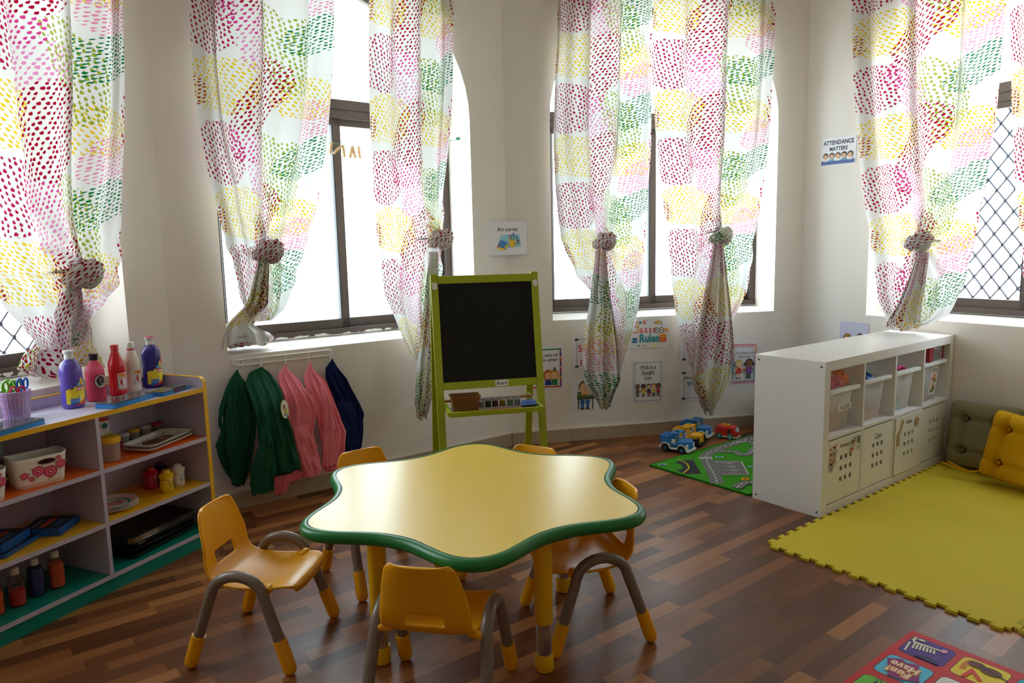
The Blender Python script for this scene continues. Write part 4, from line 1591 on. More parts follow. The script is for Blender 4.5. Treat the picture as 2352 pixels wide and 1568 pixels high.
# card box
t = thing('card_box', 'white and red box of word cards in the orange shelf corner', 'card box', on_unit(-0.420, 0.252, 0.5235, -14))
MB().use(ink((236, 232, 226))).box((-0.085, 0.0, 0.0), (0.085, 0.028, 0.150)).build('box', t, smooth=0, bevel=0.001)
F = frame((0, -0.0004, 0), (1, 0, 0), (0, 0, 1), (0, -1, 0))
b = MB().at(F)
b.use(ink((188, 30, 40))).flat(rect(-0.085, 0.136, 0.085, 0.150), 0.0002)
b.use(ink((30, 90, 170))).flat(rect(-0.085, 0.0, 0.085, 0.012), 0.0002)
b.use(ink((188, 30, 40)))
b.text('words', 0.018, 0.118, 0.0004, 0.026, bold=0.01)
b.text('lx.', 0.024, 0.092, 0.0004, 0.028, bold=0.01)
b.text('Te', 0.030, 0.058, 0.0004, 0.042, bold=0.02)
b.use(ink((60, 140, 140))).flat(circle(0.066, 0.114, 0.013), 0.0003)
b.use(ink((20, 40, 50)))
for i in range(3):
    b.flat([(0.058 + i * 0.006, 0.104), (0.060 + i * 0.006, 0.104), (0.066 + i * 0.005, 0.124), (0.064 + i * 0.005, 0.124)], 0.0005)
b.use(ink((30, 34, 50))).flat(circle(0.05, 0.026, 0.018, 0.012), 0.0003)
b.use(ink((200, 60, 60))).flat(circle(0.02, 0.024, 0.010), 0.0003)
b.build('print', t, smooth=0)

# jar with yellow lid
t = thing('plastic_jar', 'hazy plastic jar with yellow screw lid on the orange shelf', 'jar', on_unit(-0.452, 0.085, 0.5235))
b = MB().use(clear_material('hazy_jar_plastic', (236, 224, 216), gloss=0.1, tint=0.85, haze=0.5, haze_rgb=(240, 224, 216)))
b.lathe([(0.032, 0.0), (0.036, 0.003), (0.0365, 0.03), (0.0375, 0.032), (0.0375, 0.074), (0.036, 0.080)], 28)
b.build('body', t, smooth=40)
b = MB().use(material('yellow_lid_plastic', (236, 180, 30), rough=0.4))
n = 48
vs = []
for z, r in ((0.079, 0.0415), (0.098, 0.0415), (0.103, 0.038)):
    for i in range(n):
        k = r * (1 + (0.02 if i % 2 else 0) * (z < 0.1))
        vs.append((k * math.cos(2 * PI * i / n), k * math.sin(2 * PI * i / n), z))
fs = [(j * n + i, j * n + (i + 1) % n, (j + 1) * n + (i + 1) % n, (j + 1) * n + i) for j in range(2) for i in range(n)] + [tuple(range(n))[::-1], tuple(range(2 * n, 3 * n))]
b.add(vs, fs)
b.build('lid', t, smooth=25)
MB().use(material('olive_lid_loop', (150, 150, 40), rough=0.4)).tube(smooth_path([(-0.012, 0, 0.103), (-0.010, 0, 0.112), (0, 0, 0.116), (0.010, 0, 0.112), (0.012, 0, 0.103)], 4), 0.003, n=8).build('lid_loop', t, smooth=60)

# printed trays with little pots
TRAY_W = material('white_tray_melamine', (226, 222, 214), rough=0.25, var=0.02)
for i in range(2):
    t = thing('serving_tray', ['lower white serving tray with striped rim on the orange shelf', 'upper white serving tray with brown swirl print on the orange shelf'][i], 'tray',
              on_unit(-0.195, 0.105, 0.5235 + 0.0165 * i, 12 + 2 * i), group='serving trays on the orange shelf')
    L, W = 0.300, 0.165
    lo, hi = rrect(-L / 2 + 0.022, -W / 2 + 0.022, L / 2 - 0.022, W / 2 - 0.022, 0.02, 5), rrect(-L / 2, -W / 2, L / 2, W / 2, 0.03, 5)
    hi2 = rrect(-L / 2 + 0.005, -W / 2 + 0.005, L / 2 - 0.005, W / 2 - 0.005, 0.028, 5)
    b = MB().use(TRAY_W)
    m = len(lo)
    lvl = [(lo, 0.0), (hi, 0.017), (hi, 0.0195), (hi2, 0.0195), (lo, 0.0035)]
    vs = [(p[0], p[1], z) for o_, z in lvl for p in o_]
    fs = [(j * m + k, j * m + (k + 1) % m, (j + 1) * m + (k + 1) % m, (j + 1) * m + k) for j in range(4) for k in range(m)] + [tuple(range(m))[::-1], tuple(range(4 * m, 5 * m))]
    b.add(vs, fs)
    body = b.build('body', t, smooth=40)
    b = MB()
    if i:
        b.use(ink((112, 70, 44)))
        b.flat([(-0.085 + 0.02 * math.cos(k * PI / 12) + 0.075 * (1 + math.cos(k * PI / 12)), 0.0 + 0.040 * math.sin(k * PI / 12) + 0.008 * math.sin(k * PI / 3)) for k in range(24)], 0.0040)
        b.use(ink((206, 180, 150))).flat(circle(0.03, 0.0, 0.018, 0.012), 0.0043)
        b.use(ink((112, 70, 44))).flat(circle(0.03, 0.0, 0.009, 0.006), 0.0046)
        for k in range(9):
            b.use(ink((120, 80, 54) if k % 2 else (60, 44, 40)))
            b.flat(rect(-0.122 + k * 0.028, -0.060, -0.108 + k * 0.028, -0.050), 0.0040)
            b.flat(rect(-0.122 + k * 0.028, 0.050, -0.108 + k * 0.028, 0.060), 0.0040)
        b.build('print', body, smooth=0)
POT = clear_material('hazy_pot_plastic', (240, 236, 232), gloss=0.1, tint=0.95, haze=0.5, haze_rgb=(244, 240, 240))
for i, (x, y, z, c1, c2, lab) in enumerate(((-0.262, 0.250, 0.5235, (214, 200, 204), (226, 70, 130), 'small clear pot with pink base left of the other pots on the orange shelf'),
                                            (-0.190, 0.268, 0.5235, (226, 190, 30), (30, 120, 190), 'small pot with yellow lid and blue base'),
                                            (-0.125, 0.272, 0.5235, (206, 210, 206), (110, 200, 40), 'small pot with clear lid and green base'),
                                            (-0.058, 0.278, 0.5235, (206, 40, 90), (206, 170, 40), 'small pot with crimson lid nearest the side panel'))):
    t = thing('paint_pot', lab, 'pot', on_unit(x, y, z), group='small lidded pots on the orange shelf')
    MB().use(material('pot_ring_%02x%02x%02x' % c2, c2, rough=0.4)).lathe([(0.025, 0.0), (0.0272, 0.002), (0.0272, 0.014), (0.025, 0.016)], 24).build('base', t, smooth=40)
    MB().use(POT).lathe([(0.0245, 0.016), (0.0250, 0.044)], 24).build('body', t, smooth=40)
    MB().use(material('pot_lid_%02x%02x%02x' % c1, c1, rough=0.4)).lathe([(0.0262, 0.044), (0.0275, 0.046), (0.0275, 0.053), (0.025, 0.055)], 24).build('lid', t, smooth=40)

# --- yellow shelf
for x, y, c, ink_c, lab in ((-0.185, 0.190, (188, 30, 44), (30, 10, 14), 'red paint jar with domed lid on the yellow shelf'),
                            (-0.112, 0.215, (56, 36, 110), (20, 14, 40), 'purple paint jar behind the other jars on the yellow shelf'),
                            (-0.190, 0.085, (236, 196, 24), (40, 34, 10), 'yellow paint jar in front on the yellow shelf'),
                            (-0.105, 0.110, (226, 220, 210), (40, 36, 36), 'white paint jar closest to the side panel on the yellow shelf')):
    t = thing('paint_jar', lab, 'paint jar', on_unit(x, y, 0.3015), group='poster paint jars on the yellow shelf')
    m = material('jar_paint_%02x%02x%02x' % c, c, rough=0.35, var=0.04)
    MB().use(m).lathe([(0.0265, 0.0), (0.029, 0.002), (0.029, 0.064), (0.026, 0.068)], 28).build('body', t, smooth=40)
    MB().use(m).lathe([(0.0315, 0.0685), (0.0325, 0.071), (0.0325, 0.080), (0.029, 0.083), (0.021, 0.086), (0.0175, 0.091), (0.0165, 0.099), (0.013, 0.101)], 28).build('lid', t, smooth=40)
    b = MB().use(ink(ink_c))
    b.lathe([(0.0293, 0.008), (0.0293, 0.0095)], 28, cap=False).lathe([(0.0293, 0.058), (0.0293, 0.0595)], 28, cap=False)
    for k in range(4):
        text_on(b, 'PAINT', 0.0295, -100 + 30 * k, 0, 0.036, 0.013, 0.02, rot=PI / 2)
    b.build('label', t, smooth=180)

for i in range(4):
    t = thing('paper_plate', ['lowest paper plate of the stack', 'second paper plate from the bottom of the stack', 'third paper plate of the stack', 'decorated paper plate with turquoise ring on top of the stack'][i] + ' on the yellow shelf',
              'paper plate', on_unit(-0.428, 0.126 + 0.002 * i, 0.3015 + 0.0055 * i, 20 * i), group='paper plates stacked on the yellow shelf')
    n = 72
    b = MB().use(material('paper_plate_card', (222, 206, 196), rough=0.8, var=0.03))
    vs, fs = [], []
    prof = [(0.0, 0.002), (0.066, 0.002), (0.074, 0.008), (0.095, 0.0145), (0.0955, 0.0125), (0.0745, 0.006), (0.0665, 0.0), (0.0, 0.0)]
    for r, z in prof:
        for k in range(n):
            w = 0.0012 * math.cos(k * PI) if r > 0.07 else 0
            vs.append((max(r, 0.0005) * math.cos(2 * PI * k / n), max(r, 0.0005) * math.sin(2 * PI * k / n), z + w))
    for j in range(len(prof) - 1):
        for k in range(n):
            l = (k + 1) % n
            fs.append((j * n + k, j * n + l, (j + 1) * n + l, (j + 1) * n + k))
    b.add(vs, fs)
    pl = b.build('plate', t, smooth=40)
    if i == 3:
        b = MB().use(ink((34, 160, 176))).ring(circle(0, 0, 0.066, n=48), circle(0, 0, 0.056, n=48), 0.0024, 0.0030)
        b.use(ink((190, 60, 70)))
        for k in range(5):
            a = k * 1.3
            b.tube(smooth_path([(0.012 * k - 0.03, -0.03 + 0.012 * math.cos(a), 0.0027), (0.012 * k - 0.025, 0.0, 0.0027), (0.012 * k - 0.032, 0.02, 0.0027), (0.012 * k - 0.018, 0.032, 0.0027)], 4), 0.0011, n=4)
        b.use(ink((60, 110, 60)))
        b.tube(smooth_path([(-0.04, -0.02, 0.0027), (0.0, -0.034, 0.0027), (0.035, -0.018, 0.0027)], 5), 0.0011, n=4)
        b.build('drawing', pl, smooth=0)

for i, (x, y, z, rz, L, W, H, lab) in enumerate(((-0.690, 0.150, 0.3015, 28, 0.150, 0.150, 0.030, 'thick blue paint box left of the divider on the yellow shelf'),
                                                 (-0.868, 0.135, 0.3015, 24, 0.205, 0.130, 0.014, 'flat blue paint box under another at the left of the yellow shelf'),
                                                 (-0.880, 0.150, 0.3165, 26, 0.165, 0.120, 0.030, 'dark blue paint box lying on a flatter box on the yellow shelf'))):
    t = thing('paint_box', lab, 'paint box', on_unit(x, y, z, rz), group='blue paint boxes on the yellow shelf')
    MB().use(material('blue_box_card', (22, 84, 160), rough=0.45, var=0.08)).prism(rrect(-L / 2, -W / 2, L / 2, W / 2, 0.004), 0.0, H).build('box', t, smooth=0, bevel=0.001)
    b = MB().use(ink((38, 40, 58))).flat(rrect(-L / 2 + 0.006, -W / 2 + 0.006, L / 2 - 0.006, W / 2 - 0.006, 0.004), H + 0.0004)
    b.use(ink((180, 70, 60))).flat(rect(-L / 2 + 0.02, -W * 0.05, L / 2 - 0.03, W * 0.12), H + 0.0008)
    b.use(ink((120, 130, 150))).flat(rect(-L / 2 + 0.02, W * 0.22, L / 2 - 0.05, W * 0.30), H + 0.0008)
    b.use(ink((50, 90, 130))).flat(rect(-L / 2 + 0.03, -W * 0.36, L * 0.2, -W * 0.14), H + 0.0008)
    b.build('print', t, smooth=0)

# --- teal shelf
for x, y, c, fill, lab in ((-0.945, 0.110, (240, 96, 20), 0.085, 'orange paint bottle cut off by the left edge of the photo on the teal shelf'),
                           (-0.868, 0.108, (226, 54, 44), 0.062, 'half-full red paint bottle on the teal shelf'),
                           (-0.788, 0.120, (24, 44, 124), 0.110, 'dark blue paint bottle on the teal shelf'),
                           (-0.712, 0.112, (246, 100, 48), 0.098, 'orange paint bottle nearest the divider on the teal shelf')):
    t = thing('squeeze_bottle', lab, 'paint bottle', on_unit(x, y, 0.0795), group='squeeze bottles on the teal shelf')
    MB().use(material('squeeze_paint_%02x%02x%02x' % c, c, rough=0.35, var=0.1, scale=25)).lathe([(0.022, 0.002), (0.0255, 0.005), (0.0258, fill), (0.0, fill + 0.001)], 24).build('paint_fill', t, smooth=40)
    MB().use(clear_material('clear_bottle_plastic', (246, 240, 240), gloss=0.1, tint=0.97, haze=0.04)).lathe([(0.0255, 0.0), (0.0285, 0.003), (0.0285, 0.098), (0.025, 0.112), (0.015, 0.119), (0.0125, 0.122)], 28).build('body', t, smooth=40)
    MB().use(material('cream_bottle_cap', (214, 204, 190), rough=0.4)).lathe([(0.0135, 0.122), (0.0145, 0.123), (0.0135, 0.146), (0.011, 0.148)], 20).build('cap', t, smooth=40)

BLACK_TRAY = material('black_tray_plastic', (26, 24, 24), rough=0.3)
for i in range(3):
    t = thing('sand_tray', ['lowest black tray of the stack on the teal shelf', 'middle black tray of the stack on the teal shelf', 'topmost black tray with sand and clear cover on the teal shelf'][i], 'tray',
              on_unit(-0.265 + 0.004 * i, 0.165, 0.0795 + 0.024 * i, 6 - 2 * i), group='black sand trays on the teal shelf')
    L, W = 0.370, 0.250
    lo, hi = rrect(-L / 2 + 0.014, -W / 2 + 0.014, L / 2 - 0.014, W / 2 - 0.014, 0.018, 4), rrect(-L / 2, -W / 2, L / 2, W / 2, 0.022, 4)
    hi2 = rrect(-L / 2 + 0.007, -W / 2 + 0.007, L / 2 - 0.007, W / 2 - 0.007, 0.02, 4)
    m = len(lo)
    lvl = [(lo, 0.0), (hi, 0.019), (hi, 0.0225), (hi2, 0.0225), (lo, 0.004)]
    b = MB().use(BLACK_TRAY)
    b.add([(p[0], p[1], z) for o_, z in lvl for p in o_], [(j * m + k, j * m + (k + 1) % m, (j + 1) * m + (k + 1) % m, (j + 1) * m + k) for j in range(4) for k in range(m)] + [tuple(range(m))[::-1], tuple(range(4 * m, 5 * m))])
    b.build('tray', t, smooth=40)
    if i == 2:
        MB().use(material('brown_sand', (196, 132, 58), rough=0.9, var=0.15, scale=160, bump=0.3)).prism([(p[0] * 0.97, p[1] * 0.97) for p in lo], 0.0045, 0.014).build('sand', t, smooth=0)
        b = MB().use(clear_material('clear_tray_cover', (248, 248, 248), gloss=0.14, tint=0.97, haze=0.02))
        b.ring([(p[0] * 0.985, p[1] * 0.985) for p in hi], [(p[0] * 0.975, p[1] * 0.972) for p in hi], 0.0235, 0.046)
        b.prism([(p[0] * 0.985, p[1] * 0.985) for p in hi], 0.0462, 0.0485)
        b.build('cover', t, smooth=30)
        b = MB().use(ink((150, 140, 120))).at(frame((-0.13, -W / 2 - 0.0002, 0.012), (1, 0, 0), (0, 0, 1), (0, -1, 0)))
        b.text('SAND', 0, 0, 0.0006, 0.016)
        b.build('lettering', t, smooth=0)

# ---------------------------------------------------------------- green easel (x along its width, y to the back)
EA = T(-0.115, 3.72, 0, 12.0)
LIME = material('lime_green_paint', (160, 172, 24), rough=0.38, var=0.04, scale=20)
easel = thing('easel', 'lime green children\'s easel with black chalkboard and paint tray', 'easel', EA)
SL = 0.165            # lean: metres back per metre up
EX0, EX1 = -0.286, 0.318


def leaned(z):
    return SL * z


def post(b, x0, x1, y_bot, y_top, z0, z1, dep):
    vs = []
    for z, y in ((z0, y_bot), (z1, y_top)):
        vs += [(x0, y, z), (x1, y, z), (x1, y + dep, z), (x0, y + dep, z)]
    b.add(vs, [(0, 3, 2, 1), (4, 5, 6, 7), (0, 1, 5, 4), (1, 2, 6, 5), (2, 3, 7, 6), (3, 0, 4, 7)])


for x0 in (EX0, EX1 - 0.040):
    b = MB().use(LIME)
    post(b, x0, x0 + 0.040, 0.0, leaned(1.243), 0.0, 1.243, 0.024)
    b.build('front_post', easel, smooth=0, bevel=0.002)
    b = MB().use(LIME)
    yt = leaned(1.235) + 0.026
    post(b, x0 + 0.0, x0 + 0.040, 0.47, yt, 0.0, 1.232, 0.024)
    b.build('rear_post', easel, smooth=0, bevel=0.002)
XI = (EX0 + 0.0405, EX1 - 0.0405)
for z0, z1, nm in ((1.190, 1.232, 'top_rail'), (0.616, 0.656, 'lower_rail')):
    b = MB().use(LIME)
    post(b, XI[0], XI[1], leaned(z0) + 0.002, leaned(z1) + 0.002, z0, z1, 0.020)
    b.build(nm, easel, smooth=0, bevel=0.0015)
    b = MB().use(LIME)
    f = lambda z: 0.47 + (leaned(1.235) + 0.026 - 0.47) * z / 1.232
    post(b, XI[0], XI[1], f(z0 - 0.03) + 0.002, f(z1 - 0.03) + 0.002, z0 - 0.03, z1 - 0.03, 0.020)
    b.build('rear_rail', easel, smooth=0, bevel=0.0015)


def chalk():
    m = material('black_chalkboard', (22, 22, 22), rough=0.62, spec=0.3, var=0.0)
    nt = m.node_tree
    q = N(nt)
    tc = q.new('ShaderNodeTexCoord')
    nz = q.new('ShaderNodeTexNoise')
    nz.inputs['Scale'].default_value = 5
    nz.inputs['Detail'].default_value = 7
    nt.links.new(tc.outputs['Object'], nz.inputs['Vector'])
    f = q.m('MULTIPLY', q.m('SUBTRACT', nz.outputs['Fac'], 0.58), 1.2, clamp=True)
    nt.links.new(q.mix(f, lin((12, 12, 12)), lin((52, 52, 50))), nt.nodes['Principled BSDF'].inputs['Base Color'])
    return m


b = MB().use(chalk())
post(b, XI[0], XI[1], leaned(0.657) + 0.008, leaned(1.189) + 0.008, 0.657, 1.189, 0.006)
b.build('chalkboard', easel, smooth=0)
b = MB().use(material('whiteboard_face', (226, 228, 228), rough=0.25))
post(b, XI[0], XI[1], f(0.627) + 0.008, f(1.159) + 0.008, 0.627, 1.159, 0.006)
b.build('whiteboard', easel, smooth=0)
CLIP = material('white_plastic_clip', (232, 228, 224), rough=0.4)
for x in (EX0 + 0.020, EX1 - 0.020):
    F = frame((x, leaned(1.178) - 0.0005, 1.178), (1, 0, 0), (0, SL / 1.0135, 1 / 1.0135), (0, -1 / 1.0135, SL / 1.0135))
    b = MB().use(CLIP).at(F).prism([(-0.013, 0.018), (-0.013, -0.008)] + [(0.013 * math.cos(PI + PI * i / 8), -0.008 + 0.011 * math.sin(PI + PI * i / 8)) for i in range(1, 8)] + [(0.013, -0.008), (0.013, 0.018)], 0.0, 0.004)
    b.box((-0.002, -0.016, 0.004), (0.002, -0.004, 0.0065))
    b.build('corner_clip', easel, smooth=30)
F = frame((0.078, leaned(0.638) + 0.0012, 0.638), (1, 0, 0), (0, SL / 1.0135, 1 / 1.0135), (0, -1 / 1.0135, SL / 1.0135))
b = MB().use(ink((232, 230, 226))).at(F).prism(rect(-0.037, -0.017, 0.037, 0.017), 0.0, 0.0006)
b.use(ink((34, 32, 36))).text('Board', 0, -0.001, 0.0009, 0.024, bold=0.015)
b.build('name_card', easel, smooth=0)
# tray: two arms, front bar, hazy tray floor, wooden dowel
TB = MB().use(LIME).box((-0.236, -0.062, 0.501), (0.272, -0.044, 0.527))
tray = TB.build('tray_front_bar', easel, smooth=0, bevel=0.0015)
for x0 in (-0.244, 0.256):
    MB().use(LIME).add([(x0, -0.043, 0.503), (x0 + 0.018, -0.043, 0.503), (x0 + 0.018, 0.290, 0.503), (x0, 0.290, 0.503), (x0, -0.043, 0.527), (x0 + 0.018, -0.043, 0.527), (x0 + 0.018, 0.290, 0.541), (x0, 0.290, 0.541)],
                        [(0, 3, 2, 1), (4, 5, 6, 7), (0, 1, 5, 4), (1, 2, 6, 5), (2, 3, 7, 6), (3, 0, 4, 7)]).build('tray_arm', easel, smooth=0, bevel=0.0015)
MB().use(clear_material('hazy_tray_plastic', (236, 236, 236), gloss=0.1, tint=0.9, haze=0.45)).box((-0.225, -0.043, 0.508), (0.255, 0.125, 0.513)).build('tray_floor', easel, smooth=0)
MB().use(material('dowel_wood', (176, 124, 70), rough=0.5, var=0.1, scale=40)).tube([(-0.2435, 0.140, 0.548), (0.2555, 0.140, 0.548)], 0.008, n=12).build('dowel', easel, smooth=60)

t = thing('brown_box', 'brown plastic box at the left of the easel tray', 'box', EA @ T(-0.142, 0.035, 0.5135, 0))
lo, hi = rrect(-0.066, -0.045, 0.066, 0.045, 0.008), rrect(-0.077, -0.054, 0.077, 0.054, 0.009)
hi_in, lo_in = [(p[0] * 0.965, p[1] * 0.95) for p in hi], [(p[0] * 0.965, p[1] * 0.95) for p in lo]
m = len(lo)
b = MB().use(material('brown_box_plastic', (122, 78, 34), rough=0.45, var=0.04))
b.add([(p[0], p[1], z) for o_, z in ((lo, 0.0), (hi, 0.085), (hi_in, 0.085), (lo_in, 0.004)) for p in o_], [(j * m + k, j * m + (k + 1) % m, (j + 1) * m + (k + 1) % m, (j + 1) * m + k) for j in range(3) for k in range(m)] + [tuple(range(m))[::-1], tuple(range(3 * m, 4 * m))])
b.build('body', t, smooth=30)
b = MB().use(material('brown_box_plastic', (122, 78, 34)))
b.ring([(p[0] * 1.05, p[1] * 1.06) for p in hi], [(p[0] * 1.003, p[1] * 1.003) for p in hi], 0.078, 0.0855)
b.build('rim', t, smooth=30)
for i, (x, c, nm) in enumerate(((-0.044, (216, 214, 206), 'white'), (-0.006, (24, 26, 34), 'black'), (0.033, (104, 24, 40), 'dark red'), (0.074, (224, 190, 40), 'yellow'), (0.117, (150, 196, 130), 'pale green'), (0.157, (190, 206, 206), 'pale grey'))):
    t = thing('paint_cup', 'small clear cup of %s paint in the row on the easel tray' % nm, 'paint cup', EA @ T(x, 0.085, 0.5135), group='paint cups on the easel tray')
    MB().use(material('cup_paint_%02x%02x%02x' % c, c, rough=0.3, var=0.05)).lathe([(0.0145, 0.001), (0.0155, 0.003), (0.0160, 0.032), (0.0, 0.033)], 20).build('paint_fill', t, smooth=40)
    MB().use(clear_material('clear_cup_plastic', (244, 244, 244), gloss=0.12, tint=0.92, haze=0.08)).lathe([(0.0160, 0.0), (0.0175, 0.002), (0.0178, 0.042)], 20, cap=False).build('cup', t, smooth=40)
    MB().use(clear_material('clear_lid_plastic', (240, 240, 240), gloss=0.12, tint=0.9, haze=0.35)).lathe([(0.0185, 0.0425), (0.0190, 0.044), (0.0190, 0.049), (0.016, 0.051)], 20).build('lid', t, smooth=40)
t = thing('board_eraser', 'blue board eraser at the right end of the easel tray', 'eraser', EA @ T(0.208, 0.020, 0.5135, 3))
MB().use(material('dark_felt', (40, 38, 44), rough=0.95)).prism(rrect(-0.038, -0.022, 0.038, 0.022, 0.006), 0.0, 0.014).build('felt', t, smooth=30)
b = MB().use(material('blue_eraser_plastic', (92, 130, 208), rough=0.4))
b.prism(rrect(-0.042, -0.026, 0.042, 0.026, 0.010), 0.0142, 0.034, [(p[0] * 0.90, p[1] * 0.82) for p in rrect(-0.042, -0.026, 0.042, 0.026, 0.010)])
for k in range(4):
    b.box((-0.026 + 0.015 * k, -0.018, 0.0345), (-0.019 + 0.015 * k, 0.018, 0.037))
b.build('grip', t, smooth=30, bevel=0.002)
t = thing('paint_brush', 'long pink brush lying along the front of the easel tray', 'brush', EA @ T(0.048, -0.018, 0.519, 1))
MB().use(material('pink_brush_handle', (196, 30, 90), rough=0.35)).tube([(-0.10, 0, 0), (-0.06, 0, 0), (0.02, 0, 0), (0.075, 0, 0)], [0.003, 0.0048, 0.005, 0.004], n=10).build('handle', t, smooth=60)
MB().use(CHROME).tube([(0.0755, 0, 0), (0.092, 0, 0)], 0.0042, n=10).build('ferrule', t, smooth=60)
MB().use(material('brush_hair', (190, 60, 90), rough=0.9)).tube([(0.0925, 0, 0), (0.104, 0, 0), (0.112, 0, 0)], [0.004, 0.0045, 0.001], n=10).build('bristles', t, smooth=60)

# ---------------------------------------------------------------- hook rail and smocks
RAILM = material('white_coated_wire', (246, 244, 240), rough=0.4)
rail = thing('hook_rail', 'white wire hook rail under the window sill holding the smocks', 'hook rail', wall_matrix(2))
z0, z1, u0, u1 = 0.784, 0.815, 0.293, 0.850
b = MB().use(RAILM)
loop = [(u0 + 0.015 + 0.0155 * math.cos(PI / 2 + PI * i / 8), (z0 + z1) / 2 + 0.0155 * math.sin(PI / 2 + PI * i / 8), 0.008) for i in range(9)]
loop += [(u1 - 0.015 + 0.0155 * math.cos(-PI / 2 + PI * i / 8), (z0 + z1) / 2 + 0.0155 * math.sin(-PI / 2 + PI * i / 8), 0.008) for i in range(9)]
b.tube(loop, 0.0042, n=8, closed=True)
b.build('rail_wire', rail, smooth=60)
HOOKS = (0.308, 0.436, 0.572, 0.707, 0.835)
for u in HOOKS:
    b = MB().use(RAILM).tube(smooth_path([(u, z1 + 0.002, 0.0135), (u, z0, 0.0135), (u, 0.756, 0.012), (u, 0.750, 0.015), (u, 0.755, 0.0185)], 4), 0.0034, n=8)
    b.build('hook', rail, smooth=60)
for u in (0.335, 0.806):
    pl = MB().use(RAILM).prism([(p[0] + u, p[1] + 0.7995) for p in rrect(-0.012, -0.0115, 0.012, 0.0115, 0.002)], 0.001, 0.004).build('fixing_plate', rail, smooth=0)
    MB().use(material('dark_screw', (40, 38, 36), rough=0.4)).prism(circle(u, 0.799, 0.0035), 0.0042, 0.0052).build('screw', pl, smooth=0)


def smock_cloth(name, rgb, rough=0.8):
    m = material(name, rgb, rough=rough, spec=0.2, var=0.0)
    nt = m.node_tree
    q = N(nt)
    tc = q.new('ShaderNodeTexCoord')
    n1 = q.new('ShaderNodeTexNoise')
    n1.inputs['Scale'].default_value = 900
    nt.links.new(tc.outputs['Object'], n1.inputs['Vector'])
    n2 = q.new('ShaderNodeTexNoise')
    n2.inputs['Scale'].default_value = 11
    n2.inputs['Detail'].default_value = 3
    n2.inputs['Distortion'].default_value = 1.2
    nt.links.new(tc.outputs['Object'], n2.inputs['Vector'])
    c = lin(rgb)
    nt.links.new(q.mix(n1.outputs['Fac'], tuple(v * 0.88 for v in c[:3]) + (1,), tuple(min(1, v * 1.1) for v in c[:3]) + (1,)), nt.nodes['Principled BSDF'].inputs['Base Color'])
    bp = q.new('ShaderNodeBump')
    bp.inputs['Strength'].default_value = 0.55
    bp.inputs['Distance'].default_value = 0.012
    nt.links.new(n2.outputs['Fac'], bp.inputs['Height'])
    nt.links.new(bp.outputs['Normal'], nt.nodes['Principled BSDF'].inputs['Normal'])
    return m


GREEN_S = smock_cloth('green_smock_cloth', (20, 76, 52))
PINK_S = smock_cloth('pink_smock_cloth', (246, 136, 152))
NAVY_S = smock_cloth('navy_smock_cloth', (18, 34, 84))


def hanging(mat, Lp, Rp, off, thick, seed, folds=3, depth=0.010, hemwave=0.012, nz=64, na=72):
    """a hanging cloth shape: a flattened pleated sack between a left and a right outline"""
    L, Rr = by_z(Lp), by_z(Rp)
    z1 = max(L[-1][0], Rr[-1][0])
    z0 = min(L[0][0], Rr[0][0])
    rnd = random.Random(seed)
    ph = [rnd.uniform(0, 6.28) for _ in range(5)]

    def fn(a, c):
        z = lerp(z1, z0, c)
        l, r = interp(L, z), interp(Rr, z)
        mid, half = (l + r) / 2, max(0.003, (r - l) / 2)
        q_ = 2 * PI * a
        t = math.cos(q_)
        k = min(1, c * 4)
        f = math.cos(PI * folds * t + ph[0] + 2.2 * c) * 0.6 + math.cos(PI * folds * 1.9 * t + ph[1] - 3 * c) * 0.4
        f = math.copysign(abs(f) ** 0.7, f)
        drop = min(1.0, max(0.0, (0.775 - z) / 0.24))
        drop = drop * drop * (3 - 2 * drop)
        o_ = lerp(min(off, 0.040), off, drop) + thick * math.copysign(abs(math.sin(q_)) ** 0.6, math.sin(q_)) * (0.35 + 0.65 * k) + depth * f * k * min(1, half / 0.05)
        o_ += (0.012 * mnoise.noise(Vector((t * 2.2 + seed, c * 4.5, 0))) + 0.006 * mnoise.noise(Vector((t * 5 + seed, c * 11 + 2 * t, 3)))) * k
        zz = z + (hemwave * math.cos(3.3 * t * PI + ph[2]) * max(0, (c - 0.85) / 0.15))
        return (mid + half * t, zz, max(0.027 if z > 0.70 else 0.008, o_))
    b = MB().use(mat)
    b.grid(fn, na, nz)
    # close the hem
    o = len(b.v) - (na + 1)
    b.f.append(list(range(o, o + na)))
    b.mi.append(b.cur)
    return b


